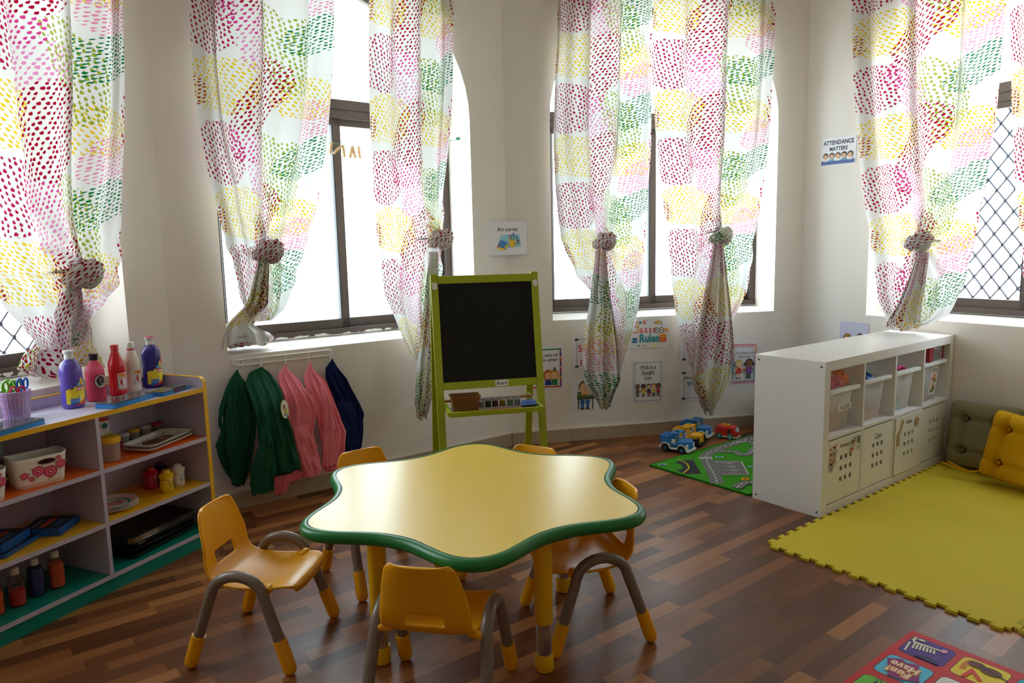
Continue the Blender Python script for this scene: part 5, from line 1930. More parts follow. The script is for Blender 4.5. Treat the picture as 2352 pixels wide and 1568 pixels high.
SMOCKS = [
    ('smock', 'navy blue smock on the last hook of the white rail', NAVY_S, [(0.835, 0.768), (0.79, 0.716), (0.786, 0.653), (0.834, 0.524), (0.874, 0.358), (0.865, 0.174)], [(0.835, 0.768), (0.864, 0.714), (0.917, 0.643), (0.982, 0.502), (1.017, 0.415), (1.007, 0.38), (1.001, 0.306), (0.989, 0.218), (0.953, 0.177)], 0.040, 0.009, 5,
     ([(0.835, 0.513), (0.852, 0.409), (0.868, 0.297), (0.858, 0.189)], [(0.904, 0.517), (0.958, 0.392), (0.96, 0.281), (0.931, 0.186)], 0.074)),
    ('smock', 'pink smock with hanging sleeve on the fourth hook, beside the navy one', PINK_S, [(0.704, 0.767), (0.658, 0.695), (0.649, 0.655), (0.672, 0.554), (0.701, 0.437), (0.717, 0.292), (0.714, 0.174)], [(0.704, 0.767), (0.718, 0.719), (0.772, 0.659), (0.799, 0.571), (0.821, 0.496), (0.846, 0.413), (0.87, 0.344), (0.852, 0.223), (0.839, 0.159), (0.793, 0.138)], 0.096, 0.011, 8,
     ([(0.729, 0.633), (0.725, 0.508), (0.722, 0.367), (0.709, 0.191)], [(0.77, 0.599), (0.794, 0.454), (0.804, 0.338), (0.81, 0.243), (0.798, 0.166)], 0.110)),
    ('smock', 'pink smock with ragged hem on the middle hook, overlapping the green one\'s side', PINK_S, [(0.566, 0.769), (0.513, 0.718), (0.503, 0.665), (0.517, 0.596), (0.511, 0.495), (0.483, 0.377), (0.435, 0.25), (0.422, 0.178), (0.431, 0.09)], [(0.566, 0.769), (0.574, 0.737), (0.618, 0.684), (0.655, 0.604), (0.692, 0.522), (0.684, 0.446), (0.666, 0.379), (0.684, 0.27), (0.696, 0.168), (0.605, 0.134), (0.518, 0.129), (0.493, 0.072)], 0.116, 0.012, 13,
     ([(0.547, 0.439), (0.548, 0.349), (0.562, 0.25), (0.59, 0.14)], [(0.628, 0.425), (0.651, 0.344), (0.674, 0.249), (0.691, 0.171)], 0.144)),
    ('smock', 'dark green smock with white tag on the first hook by the shelf unit', GREEN_S, [(0.303, 0.769), (0.262, 0.722), (0.235, 0.676), (0.212, 0.624), (0.189, 0.569), (0.182, 0.485), (0.195, 0.457), (0.161, 0.387), (0.171, 0.316), (0.19, 0.255), (0.209, 0.208), (0.237, 0.151)], [(0.303, 0.769), (0.322, 0.727), (0.349, 0.681), (0.375, 0.62), (0.383, 0.539), (0.373, 0.446), (0.348, 0.314), (0.325, 0.224), (0.29, 0.153)], 0.058, 0.020, 21,
     ([(0.237, 0.631), (0.21, 0.517), (0.204, 0.387), (0.224, 0.167)], [(0.275, 0.638), (0.284, 0.505), (0.294, 0.37), (0.287, 0.163)], 0.080)),
    ('smock', 'dark green smock with round badge on the second hook', GREEN_S, [(0.434, 0.768), (0.363, 0.748), (0.346, 0.718), (0.327, 0.694), (0.332, 0.629), (0.344, 0.522), (0.346, 0.443), (0.351, 0.349), (0.357, 0.241)], [(0.434, 0.768), (0.437, 0.762), (0.471, 0.734), (0.491, 0.685), (0.501, 0.637), (0.498, 0.578), (0.509, 0.502), (0.53, 0.41), (0.552, 0.283), (0.569, 0.202)], 0.176, 0.014, 34,
     ([(0.347, 0.48), (0.345, 0.381), (0.288, 0.261), (0.282, 0.176)], [(0.402, 0.45), (0.419, 0.354), (0.407, 0.236), (0.4, 0.126)], 0.200)),
]
for nm, lab, mt, L, Rr, off, th, seed, (SLp, SRp, soff) in SMOCKS:
    t = thing(nm, lab, 'smock', wall_matrix(2), group='children\'s smocks on the hook rail')
    hanging(mt, L, Rr, off, th, seed).build('body', t, smooth=180)
    s_ = hanging(mt, SLp, SRp, soff, 0.016, seed + 1, folds=2, depth=0.006, hemwave=0.004, na=40).build('sleeve', t, smooth=180)
    zc = SLp[-1][1]
    uc = (SLp[-1][0] + SRp[-1][0]) / 2
    w = abs(SRp[-1][0] - SLp[-1][0]) / 2
    MB().use(mt).tube([(uc + w * 1.02 * math.cos(i * PI / 10), (zc + SRp[-1][1]) / 2 + 0.006 + (SRp[-1][1] - zc) / 2 * math.cos(i * PI / 10), soff + 0.013 * math.sin(i * PI / 10)) for i in range(20)], 0.005, n=6, closed=True).build('cuff', s_, smooth=60)
    if 'tag' in lab:
        MB().use(ink((222, 218, 210))).add([(0.187, 0.500, 0.060), (0.198, 0.502, 0.083), (0.201, 0.540, 0.083), (0.190, 0.538, 0.062)], [(0, 1, 2, 3)]).build('white_tag', t, smooth=0, solid=0.001)
    if 'badge' in lab:
        b = MB()
        F = frame((0.488, 0.552, 0.199), (0.86, 0.10, -0.50), (-0.10, 0.99, 0.02), (0.50, 0.02, 0.86))
        b.at(F).use(ink((214, 200, 60))).prism(circle(0, 0, 0.030, 0.052, 28), 0.0, 0.0015)
        b.use(ink((226, 224, 216))).flat(circle(0, 0, 0.026, 0.048, 28), 0.0019)
        b.use(ink((170, 90, 60))).flat(circle(-0.004, 0.014, 0.010, 0.013, 12), 0.0023)
        b.use(ink((196, 190, 80))).flat(circle(0.004, -0.012, 0.012, 0.016, 12), 0.0023)
        b.use(ink((90, 110, 170))).flat(circle(-0.006, -0.03, 0.008, 0.006, 12), 0.0025)
        b.build('badge', t, smooth=0)

# ---------------------------------------------------------------- posters
LAMINATE = material('laminated_paper', (232, 230, 236), rough=0.3, var=0.02, scale=20)


class Poster:
    def __init__(s, name, label, k, u0, u1, z0, z1, tilt=0.0, paper=None, group='laminated posters below the window', cat='poster', bg=True):
        s.w, s.h = u1 - u0, z1 - z0
        s.t = None
        s.name, s.label, s.group, s.cat = name, label, group, cat
        s.M = wall_matrix(k, (u0 + u1) / 2, (z0 + z1) / 2, 0.0015) @ Matrix.Rotation(R(tilt), 4, 'Z')
        s.b = MB()
        s.b.use(paper or LAMINATE).prism(rrect(-s.w / 2, -s.h / 2, s.w / 2, s.h / 2, 0.006), 0.0, 0.0012)
        s.z = 0.0015

    def up(s):
        s.z += 0.00012
        return s.z

    def poly(s, pts, c):
        s.b.use(ink(c)).flat(pts, s.up())

    def rect(s, x0, y0, x1, y1, c):
        s.poly(rect(x0, y0, x1, y1), c)

    def disc(s, x, y, r, c, ry=None, n=18):
        s.poly(circle(x, y, r, ry, n), c)

    def text(s, st, x, y, size, c=(36, 36, 40), bold=0.0, rot=0.0, sx=1.0):
        s.b.use(ink(c)).text(st, x, y, s.up(), size, rot=rot, sx=sx, bold=bold)

    def line(s, pts, w, c):
        s.b.use(ink(c))
        z = s.up()
        for (x0, y0), (x1, y1) in zip(pts, pts[1:]):
            d = Vector((x1 - x0, y1 - y0))
            if d.length < 1e-6:
                continue
            d.normalize()
            n = Vector((-d.y, d.x)) * w / 2
            e = d * w * 0.3
            s.b.flat([(x0 - n.x - e.x, y0 - n.y - e.y), (x1 - n.x + e.x, y1 - n.y + e.y), (x1 + n.x + e.x, y1 + n.y + e.y), (x0 + n.x - e.x, y0 + n.y - e.y)], z)

    def frame(s, x0, y0, x1, y1, w, cs):
        b, r_, t_, l = cs
        s.rect(x0, y0, x1, y0 + w, b)
        s.rect(x0, y1 - w, x1, y1, t_)
        s.rect(x0, y0, x0 + w, y1, l)
        s.rect(x1 - w, y0, x1, y1, r_)

    def kid(s, x, y, h, skin, hair, shirt, legs, arms=True, girl=False):
        """simple cartoon child standing at y, height h"""
        s.rect(x - h * 0.11, y, x - h * 0.02, y + h * 0.30, legs)
        s.rect(x + h * 0.02, y, x + h * 0.11, y + h * 0.30, legs)
        s.poly(circle(x - h * 0.08, y, h * 0.08, h * 0.03, 10), (40, 34, 34))
        s.poly(circle(x + h * 0.08, y, h * 0.08, h * 0.03, 10), (40, 34, 34))
        s.poly([(x - h * 0.17, y + h * 0.26), (x + h * 0.17, y + h * 0.26), (x + h * 0.12, y + h * 0.58), (x - h * 0.12, y + h * 0.58)], shirt)
        if arms:
            s.line([(x - h * 0.13, y + h * 0.54), (x - h * 0.25, y + h * 0.36)], h * 0.07, skin)
            s.line([(x + h * 0.13, y + h * 0.54), (x + h * 0.25, y + h * 0.36)], h * 0.07, skin)
        s.disc(x, y + h * 0.80, h * 0.205, hair)
        if girl:
            s.disc(x - h * 0.2, y + h * 0.72, h * 0.09, hair)
            s.disc(x + h * 0.2, y + h * 0.72, h * 0.09, hair)
        s.disc(x, y + h * 0.755, h * 0.165, skin)
        for e in (-1, 1):
            s.disc(x + e * h * 0.06, y + h * 0.77, h * 0.018, (20, 20, 20), n=8)
        s.line([(x - h * 0.05, y + h * 0.69), (x, y + h * 0.675), (x + h * 0.05, y + h * 0.69)], h * 0.016, (120, 50, 40))

    def done(s):
        o = s.b.build(s.name, smooth=0, M=s.M, fix=False)
        tag(o, s.label, s.cat, s.group)
        return o


SKIN, SKIN2, BLK = (238, 190, 150), (140, 90, 60), (36, 32, 34)
# care of each other
p = Poster('poster', 'poster about care of each other with rainbow border, half behind the easel', 3, 0.022, 0.266, 0.384, 0.690)
w, h = p.w, p.h
p.frame(-w / 2 + 0.012, -h / 2 + 0.014, w / 2 - 0.012, h / 2 - 0.016, 0.010, ((206, 60, 44), (120, 60, 120), (60, 140, 60), (220, 140, 40)))
for i in range(14):
    p.rect(w / 2 - 0.024, -h / 2 + 0.026 + i * 0.0175, w / 2 - 0.012, -h / 2 + 0.040 + i * 0.0175, ((40, 60, 150), (120, 50, 110), (190, 50, 60), (230, 150, 40))[i % 4])
p.text('Take care of', -0.004, 0.092, 0.034, BLK, 0.004)
p.text('each other.', 0.012, 0.058, 0.034, BLK, 0.004)
for x, hc, c in ((-0.05, (150, 60, 30), (200, 60, 50)), (0.012, (190, 90, 30), (40, 60, 140)), (0.058, (206, 160, 50), (40, 130, 80))):
    p.disc(x, -0.052, 0.034, hc, 0.042)
    p.poly([(x - 0.026, -0.122), (x + 0.026, -0.122), (x + 0.018, -0.082), (x - 0.018, -0.082)], c)
    p.disc(x, -0.056, 0.024, SKIN)
    p.disc(x - 0.009, -0.052, 0.0028, BLK, n=8)
    p.disc(x + 0.009, -0.052, 0.0028, BLK, n=8)
    p.line([(x - 0.008, -0.066), (x, -0.070), (x + 0.008, -0.066)], 0.002, (120, 40, 30))
p.poly([(0.046, -0.02), (0.070, -0.02), (0.060, 0.012)], (40, 60, 60))
p.done()
# share / please sheet behind the tail of the left curtain
p = Poster('poster', 'white sheet with red words peeking out behind the left curtain tail', 3, 0.338, 0.640, 0.518, 0.746)
w, h = p.w, p.h
for (x, y) in ((-1, -1), (-1, 1), (1, -1), (1, 1)):
    p.rect(x * (w / 2 - 0.030) - 0.013, y * (h / 2 - 0.018) - 0.008, x * (w / 2 - 0.030) + 0.013, y * (h / 2 - 0.018) + 0.008, (60, 62, 90))
p.line([(-w / 2 + 0.028 + 0.003 * (i % 2), -h / 2 + 0.03 + i * 0.0085) for i in range(20)], 0.0022, BLK)
p.line([(-w / 2 + 0.045 + i * 0.0105, h / 2 - 0.018 + 0.003 * (i % 2)) for i in range(21)], 0.0022, BLK)
p.text('Say', -0.066, 0.030, 0.070, (216, 40, 56), 0.012)
p.text('please', -0.02, -0.060, 0.062, (216, 40, 56), 0.012)
p.done()
# classroom rules
p = Poster('poster', 'colourful classroom rules poster right under the window sill', 3, 0.746, 1.060, 0.641, 0.854, tilt=-0.5)
for i, (ch, c) in enumerate(zip('Classr', ((232, 96, 84), (236, 160, 50), (232, 96, 84), (226, 84, 120), (226, 84, 120), (232, 96, 84)))):
    p.text(ch, -0.108 + i * 0.033 - (0.008 if i > 1 else 0), 0.028 + (0.006 if ch == 'l' else 0), 0.072 if ch != 'l' else 0.086, c, 0.02, sx=0.85)
for x in (0.066, 0.100):
    p.disc(x, 0.022, 0.0195, (40, 44, 60))
    p.disc(x, 0.022, 0.0150, (240, 240, 240))
    p.disc(x - 0.004, 0.024, 0.006, (40, 44, 60), n=10)
p.text('m', 0.136, 0.024, 0.062, (236, 160, 50), 0.02, sx=0.8)
p.text('Rules', 0.008, -0.036, 0.082, (40, 150, 160), 0.03, sx=0.85)
p.text('A', -0.030, 0.080, 0.040, (232, 96, 84), 0.02)
p.text('+', -0.006, 0.092, 0.024, (150, 90, 160), 0.02)
p.poly([(0.04, 0.078), (0.070, 0.092), (0.100, 0.080), (0.070, 0.066)], (232, 170, 60))
p.line([(0.098, 0.080), (0.102, 0.058)], 0.004, (60, 90, 140))
p.line([(-0.100, 0.070), (-0.076, 0.092)], 0.007, (236, 160, 50))
p.disc(-0.062, 0.080, 0.010, (40, 130, 150))
for i, c in enumerate(((40, 110, 190), (60, 160, 170), (40, 90, 150))):
    p.poly([(-0.128, -0.058 + 0.011 * i), (-0.096, -0.066 + 0.011 * i), (-0.076, -0.056 + 0.011 * i), (-0.108, -0.048 + 0.011 * i)], c)
p.poly(rrect(0.086, -0.066, 0.140, -0.020, 0.016), (228, 80, 70))
p.disc(0.113, -0.022, 0.026, (240, 150, 50), 0.018)
p.poly(rrect(0.096, -0.062, 0.130, -0.044, 0.006), (240, 150, 50))
p.poly([(0.016, -0.076), (0.042, -0.068), (0.066, -0.076), (0.066, -0.100), (0.042, -0.094), (0.016, -0.100)], (240, 234, 190))
p.line([(0.042, -0.068), (0.042, -0.094)], 0.002, (90, 130, 90))
p.poly([(-0.09, -0.074), (-0.066, -0.082), (-0.058, -0.090), (-0.082, -0.096), (-0.074, -0.086)], (90, 170, 90))
p.line([(-0.038, -0.096), (-0.018, -0.082)], 0.006, (170, 140, 60))
p.done()
# walk in a straight line
p = Poster('poster', 'black and white poster saying walk in a straight line', 3, 0.785, 1.020, 0.238, 0.553)
w, h = p.w, p.h
sc_pts = []
for i in range(12):
    for (x, y) in ((-w / 2 + 0.024 + (w - 0.048) * i / 11, h / 2 - 0.022), (-w / 2 + 0.024 + (w - 0.048) * i / 11, -h / 2 + 0.022)):
        sc_pts.append((x, y, 1 if y > 0 else -1, 0))
for i in range(16):
    for sx in (-1, 1):
        sc_pts.append((sx * (w / 2 - 0.020), -h / 2 + 0.026 + (h - 0.052) * i / 15, 0, sx))
for x, y, a_, c_ in sc_pts:
    p.b.use(ink(BLK)).ring([(q_[0], q_[1]) for q_ in circle(x, y, 0.0098, n=10)], [(q_[0], q_[1]) for q_ in circle(x, y, 0.0078, n=10)], 0.0013, 0.0016)
p.b.use(LAMINATE).flat(rect(-w / 2 + 0.022, -h / 2 + 0.024, w / 2 - 0.022, h / 2 - 0.024), 0.0018)
p.z = 0.0019
for tx, y, wd in (('Walk in a', 0.108, 0.118), ('Straight', 0.068, 0.104), ('Line', 0.030, 0.052)):
    p.text(tx, 0, y, 0.038, BLK, 0.012, sx=0.82)
    p.rect(-wd / 2, y - 0.0165, wd / 2, y - 0.0140, BLK)
for x, sk, hr, sh, lg in ((-0.080, SKIN2, (96, 56, 34), (110, 100, 96), (60, 64, 84)), (-0.036, (120, 74, 48), BLK, (236, 206, 50), (50, 130, 80)), (0.006, SKIN, BLK, (60, 62, 80), (190, 60, 60)), (0.042, SKIN, (130, 80, 40), (220, 190, 60), (60, 70, 110)), (0.078, SKIN2, BLK, (180, 60, 70), (90, 90, 100))):
    p.kid(x, -0.106, 0.092, sk, hr, sh, lg, arms=(x == -0.036))
p.done()
# boy at a desk
p = Poster('poster', 'poster of a boy sitting at a green desk behind a curtain tip', 3, 0.323, 0.651, 0.218, 0.441)
p.disc(-0.062, 0.060, 0.046, (130, 84, 40), 0.044)
p.disc(-0.060, 0.048, 0.040, SKIN, 0.038)
p.disc(-0.018, 0.046, 0.009, SKIN)
p.line([(-0.074, 0.054), (-0.066, 0.051)], 0.003, BLK)
p.line([(-0.052, 0.052), (-0.044, 0.055)], 0.003, BLK)
p.line([(-0.066, 0.030), (-0.056, 0.027), (-0.046, 0.031)], 0.003, (120, 50, 40))
p.poly(rrect(-0.088, -0.030, -0.030, 0.012, 0.01), (226, 160, 50))
p.rect(-0.120, -0.020, 0.060, -0.004, (74, 104, 66))
p.rect(-0.120, -0.034, 0.060, -0.020, (84, 70, 56))
for x in (-0.114, -0.008, 0.052):
    p.rect(x, -0.104, x + 0.009, -0.034, (70, 62, 56))
p.poly(rrect(-0.098, -0.070, -0.064, -0.034, 0.012), (40, 100, 160))
p.poly(rrect(-0.058, -0.070, -0.026, -0.034, 0.012), (40, 100, 160))
p.rect(-0.092, -0.096, -0.070, -0.064, (40, 100, 160))
p.rect(-0.054, -0.096, -0.032, -0.064, (40, 100, 160))
p.disc(-0.082, -0.100, 0.016, (60, 44, 34), 0.007)
p.disc(-0.044, -0.100, 0.016, (60, 44, 34), 0.007)
for i, c in enumerate(((90, 140, 70), (120, 80, 50), (60, 110, 60))):
    p.rect(-0.118, -0.003 + 0.009 * i, -0.088, 0.005 + 0.009 * i, c)
p.rect(0.030, -0.003, 0.050, 0.022, (190, 90, 140))
p.rect(0.004, -0.003, 0.028, 0.014, (60, 60, 70))
p.poly(rrect(0.070, -0.104, 0.13, -0.040, 0.02), (110, 76, 56))
p.done()
# two sheets behind the right curtain's tail
for z0, z1, tx, lab in ((0.526, 0.752, None, 'upper sheet with dotted frame hidden behind the right curtain tail'), (0.234, 0.462, 'Work', 'lower sheet with blue word quietly behind the right curtain tail')):
    p = Poster('poster', lab, 3, 1.151, 1.465, z0, z1)
    w, h = p.w, p.h
    for (x, y) in ((-1, -1), (-1, 1), (1, -1), (1, 1)):
        p.rect(x * (w / 2 - 0.030) - 0.014, y * (h / 2 - 0.018) - 0.008, x * (w / 2 - 0.030) + 0.014, y * (h / 2 - 0.018) + 0.008, (60, 62, 90))
    for y in (-1, 1):
        p.line([(-w / 2 + 0.045 + i * 0.0105, y * (h / 2 - 0.018) + 0.003 * (i % 2)) for i in range(22)], 0.0022, BLK)
    for x in (-1, 1):
        p.line([(x * (w / 2 - 0.032) + 0.003 * (i % 2), -h / 2 + 0.03 + i * 0.0085) for i in range(20)], 0.0022, BLK)
    if tx:
        p.text('Work', -0.082, 0.056, 0.036, BLK, 0.006)
        p.text('quietly', -0.040, 0.020, 0.048, (50, 140, 180), 0.012)
    p.done()
# say please and thank you
p = Poster('poster', 'poster saying say please and thank you with zigzag border', 3, 1.548, 1.768, 0.326, 0.642, tilt=-1.2)
w, h = p.w, p.h
for y, c in ((1, (214, 60, 70)), (-1, (206, 50, 64))):
    for k in range(2):
        p.line([(-w / 2 + 0.014 + i * 0.0115, y * (h / 2 - 0.014 - 0.011 * k) + 0.004 * (i % 2)) for i in range(18)], 0.0052, c)
zc = ((232, 190, 60), (60, 150, 90), (40, 130, 190), (120, 80, 160), (220, 70, 80))
for x in (-1, 1):
    for k in range(2):
        for i in range(20):
            y0 = -h / 2 + 0.040 + i * 0.0125
            p.line([(x * (w / 2 - 0.014 - 0.011 * k) + 0.004 * (i % 2), y0), (x * (w / 2 - 0.014 - 0.011 * k) + 0.004 * ((i + 1) % 2), y0 + 0.0125)], 0.0052, zc[(i // 4 + k) % 5])
wob = [(-0.078 + 0.004 * math.sin(i * 1.3), -0.122 + 0.0122 * i) for i in range(21)]
wob += [(-0.074 + 0.0074 * i, 0.124 + 0.004 * math.sin(i * 1.5)) for i in range(1, 21)]
wob += [(0.078 + 0.004 * math.sin(i * 1.3), 0.120 - 0.0122 * i) for i in range(21)]
wob += [(0.074 - 0.0074 * i, -0.124 + 0.004 * math.sin(i * 1.5)) for i in range(1, 21)]
p.line(wob, 0.0018, (110, 110, 116))
p.text('Say please and', 0, 0.086, 0.0245, BLK, 0.004)
p.text('thank you', 0, 0.058, 0.0245, BLK, 0.004)
p.kid(-0.042, -0.104, 0.140, SKIN, (190, 180, 90), (206, 60, 50), SKIN, girl=False)
p.kid(0.040, -0.104, 0.146, SKIN2, (60, 40, 36), (130, 70, 150), (70, 60, 70), girl=True)
p.rect(-0.012, -0.050, 0.012, -0.036, (170, 110, 70))
p.done()
# art corner sign, next to the corner on the poster wall's left end
p = Poster('poster', 'art corner sign with picture of craft supplies above the easel', 2, 1.967, 2.272, 1.333, 1.556, group='laminated signs higher on the walls')
ca, sa = math.cos(R(24.2)), math.sin(R(24.2))      # the sheet bridges the corner between the two walls
p.M = frame((C23[0] + sa * 0.035 - ca * 0.018, C23[1] - ca * 0.035 - sa * 0.018, 1.4445), (ca, sa, 0), (0, 0, 1), (sa, -ca, 0)) @ Matrix.Rotation(R(0.8), 4, 'Z')
p.text('Art corner', 0.012, 0.058, 0.038, BLK, 0.012, sx=0.92)
p.poly([(-0.070, -0.048), (-0.040, 0.022), (0.098, 0.022), (0.106, -0.058), (0.0, -0.066)], (150, 206, 224))
p.poly([(-0.074, -0.060), (-0.030, -0.070), (0.000, -0.030), (-0.044, -0.012)], (206, 60, 50))
p.poly([(-0.060, -0.070), (-0.012, -0.078), (0.016, -0.042), (-0.036, -0.026)], (60, 140, 80))
p.poly([(-0.078, -0.064), (-0.034, -0.082), (0.016, -0.050), (-0.026, -0.034)], (236, 190, 50))
p.poly([(-0.064, -0.056), (-0.020, -0.066), (0.006, -0.028), (-0.040, -0.010)], (70, 130, 200))
p.poly(rrect(0.020, -0.060, 0.062, -0.008, 0.006), (236, 190, 50))
for i, c in enumerate(((206, 60, 50), (60, 140, 80), (60, 110, 190))):
    p.line([(0.028 + 0.012 * i, -0.010), (0.022 + 0.016 * i, 0.022)], 0.006, c)
p.b.use(ink((60, 90, 150))).ring([(q_[0], q_[1]) for q_ in circle(0.052, 0.024, 0.010, 0.012, 14)], [(q_[0], q_[1]) for q_ in circle(0.052, 0.024, 0.006, 0.008, 14)], p.up(), p.z + 0.0002)
p.line([(0.07, 0.014), (0.090, -0.040)], 0.006, (70, 60, 60))
p.line([(0.060, -0.044), (0.098, -0.014)], 0.006, (150, 110, 70))
p.done()
# attendance matters
p = Poster('poster', 'attendance matters notice with five cartoon children on the right wall', 4, 0.130, 0.408, 1.905, 2.092, tilt=-1.5, group='laminated signs higher on the walls')
w, h = p.w, p.h
p.rect(-w / 2 + 0.006, -h / 2 + 0.004, w / 2 - 0.006, -h / 2 + 0.032, (84, 104, 160))
p.text('ATTENDANCE', 0, 0.058, 0.040, (40, 50, 74), 0.03, sx=0.92)
p.text('MATTERS', 0.002, 0.015, 0.036, (40, 50, 74), 0.03, sx=0.95)
for i, c in enumerate(((60, 44, 40), (60, 40, 34), (90, 60, 50), (50, 36, 34), (60, 50, 50))):
    x = -0.098 + i * 0.049
    p.poly([(x - 0.020, -0.066), (x + 0.020, -0.066), (x + 0.014, -0.050), (x - 0.014, -0.050)], ((230, 226, 226), (110, 170, 200), (226, 226, 226), (110, 160, 190), (220, 220, 224))[i])
    p.disc(x, -0.030, 0.0215, c)
    p.disc(x, -0.036, 0.0165, (232, 184, 150))
    for e in (-1, 1):
        p.disc(x + e * 0.006, -0.034, 0.0020, BLK, n=8)
    p.line([(x - 0.005, -0.043), (x, -0.045), (x + 0.005, -0.043)], 0.0016, (130, 60, 50))
p.done()
# sheet behind the white shelf
p = Poster('poster', 'pale lavender sheet on the right wall sticking up behind the white shelf', 4, 0.335, 0.560, 0.560, 0.812, paper=material('lavender_paper', (206, 204, 226), rough=0.35), group='laminated signs higher on the walls')
p.disc(-0.050, 0.004, 0.036, (150, 110, 60), 0.042)
p.disc(-0.050, -0.008, 0.028, SKIN)
p.disc(0.050, 0.010, 0.034, (70, 50, 46), 0.044)
p.disc(0.050, -0.006, 0.027, SKIN)
p.poly(rrect(-0.085, -0.115, -0.015, -0.036, 0.02), (110, 130, 190))
p.poly(rrect(0.015, -0.115, 0.085, -0.036, 0.02), (190, 110, 120))
p.done()

# ---------------------------------------------------------------- white cube shelf (x along its front, y to the back)
WS = T(1.5219, 3.3786, 0, 37.149)
WHITE_L = material('white_laminate', (226, 222, 218), rough=0.35, var=0.015, scale=12)
CELL, GAP = 0.3355, 0.016
WL, WD, WH, WT = 1.49, 0.39, 0.79, 0.05
ws = thing('cube_shelf', 'white cube shelf with four open cells above four perforated doors', 'shelf', WS)
for x0 in (0.0, WL - WT):
    sp_ = MB().use(WHITE_L).box((x0, 0, 0), (x0 + WT, WD, WH)).build('side_panel', ws, smooth=0, bevel=0.0012)
    xs = -0.0008 if x0 == 0 else WL + 0.0008
    for y in (0.022, WD - 0.022):
        for z in (0.026, WH - 0.026):
            MB().use(material('steel_screw', (90, 90, 94), rough=0.35, metal=0.8)).at(frame((xs, y, z), (0, 1, 0), (0, 0, 1), (1, 0, 0))).lathe([(0.0055, -0.0004), (0.0055, 0.0006), (0.0028, 0.0008)], 12).build('screw', sp_, smooth=0)
MB().use(WHITE_L).box((WT, 0, WH - WT), (WL - WT, WD, WH)).build('top_board', ws, smooth=0, bevel=0.001)
MB().use(WHITE_L).box((WT, 0, 0), (WL - WT, WD, WT)).build('bottom_board', ws, smooth=0, bevel=0.001)
ZM = 0.395
MB().use(WHITE_L).box((WT, 0.001, ZM - GAP / 2), (WL - WT, WD - 0.001, ZM + GAP / 2)).build('middle_board', ws, smooth=0, bevel=0.0008)
CX = []
for i in range(4):
    CX.append(WT + i * (CELL + GAP) + CELL / 2)
    if i:
        x = WT + i * (CELL + GAP) - GAP
        for z0, z1 in ((WT, ZM - GAP / 2), (ZM + GAP / 2, WH - WT)):
            MB().use(WHITE_L).box((x, 0.001, z0), (x + GAP, WD - 0.001, z1)).build('divider', ws, smooth=0, bevel=0.0008)


def panel_with_holes(b, x0, x1, z0, z1, y0, y1, holes):
    xs = sorted({x0, x1} | {h[0] for h in holes} | {h[1] for h in holes})
    zs = sorted({z0, z1} | {h[2] for h in holes} | {h[3] for h in holes})

    def hole(i, j):
        cx, cz = (xs[i] + xs[i + 1]) / 2, (zs[j] + zs[j + 1]) / 2
        return any(h[0] < cx < h[1] and h[2] < cz < h[3] for h in holes)
    idx, vs, fs = {}, [], []

    def v(i, j, k):
        if (i, j, k) not in idx:
            idx[(i, j, k)] = len(vs)
            vs.append((xs[i], (y0, y1)[k], zs[j]))
        return idx[(i, j, k)]
    nx, nz = len(xs) - 1, len(zs) - 1
    for i in range(nx):
        for j in range(nz):
            if hole(i, j):
                continue
            fs.append((v(i, j, 0), v(i + 1, j, 0), v(i + 1, j + 1, 0), v(i, j + 1, 0)))
            fs.append((v(i, j, 1), v(i, j + 1, 1), v(i + 1, j + 1, 1), v(i + 1, j, 1)))
            for (a, c, p, q_) in ((i - 1, j, (i, j), (i, j + 1)), (i + 1, j, (i + 1, j), (i + 1, j + 1)), (i, j - 1, (i, j), (i + 1, j)), (i, j + 1, (i, j + 1), (i + 1, j + 1))):
                if a < 0 or c < 0 or a >= nx or c >= nz or hole(a, c):
                    fs.append((v(p[0], p[1], 0), v(q_[0], q_[1], 0), v(q_[0], q_[1], 1), v(p[0], p[1], 1)))
    b.add(vs, fs)


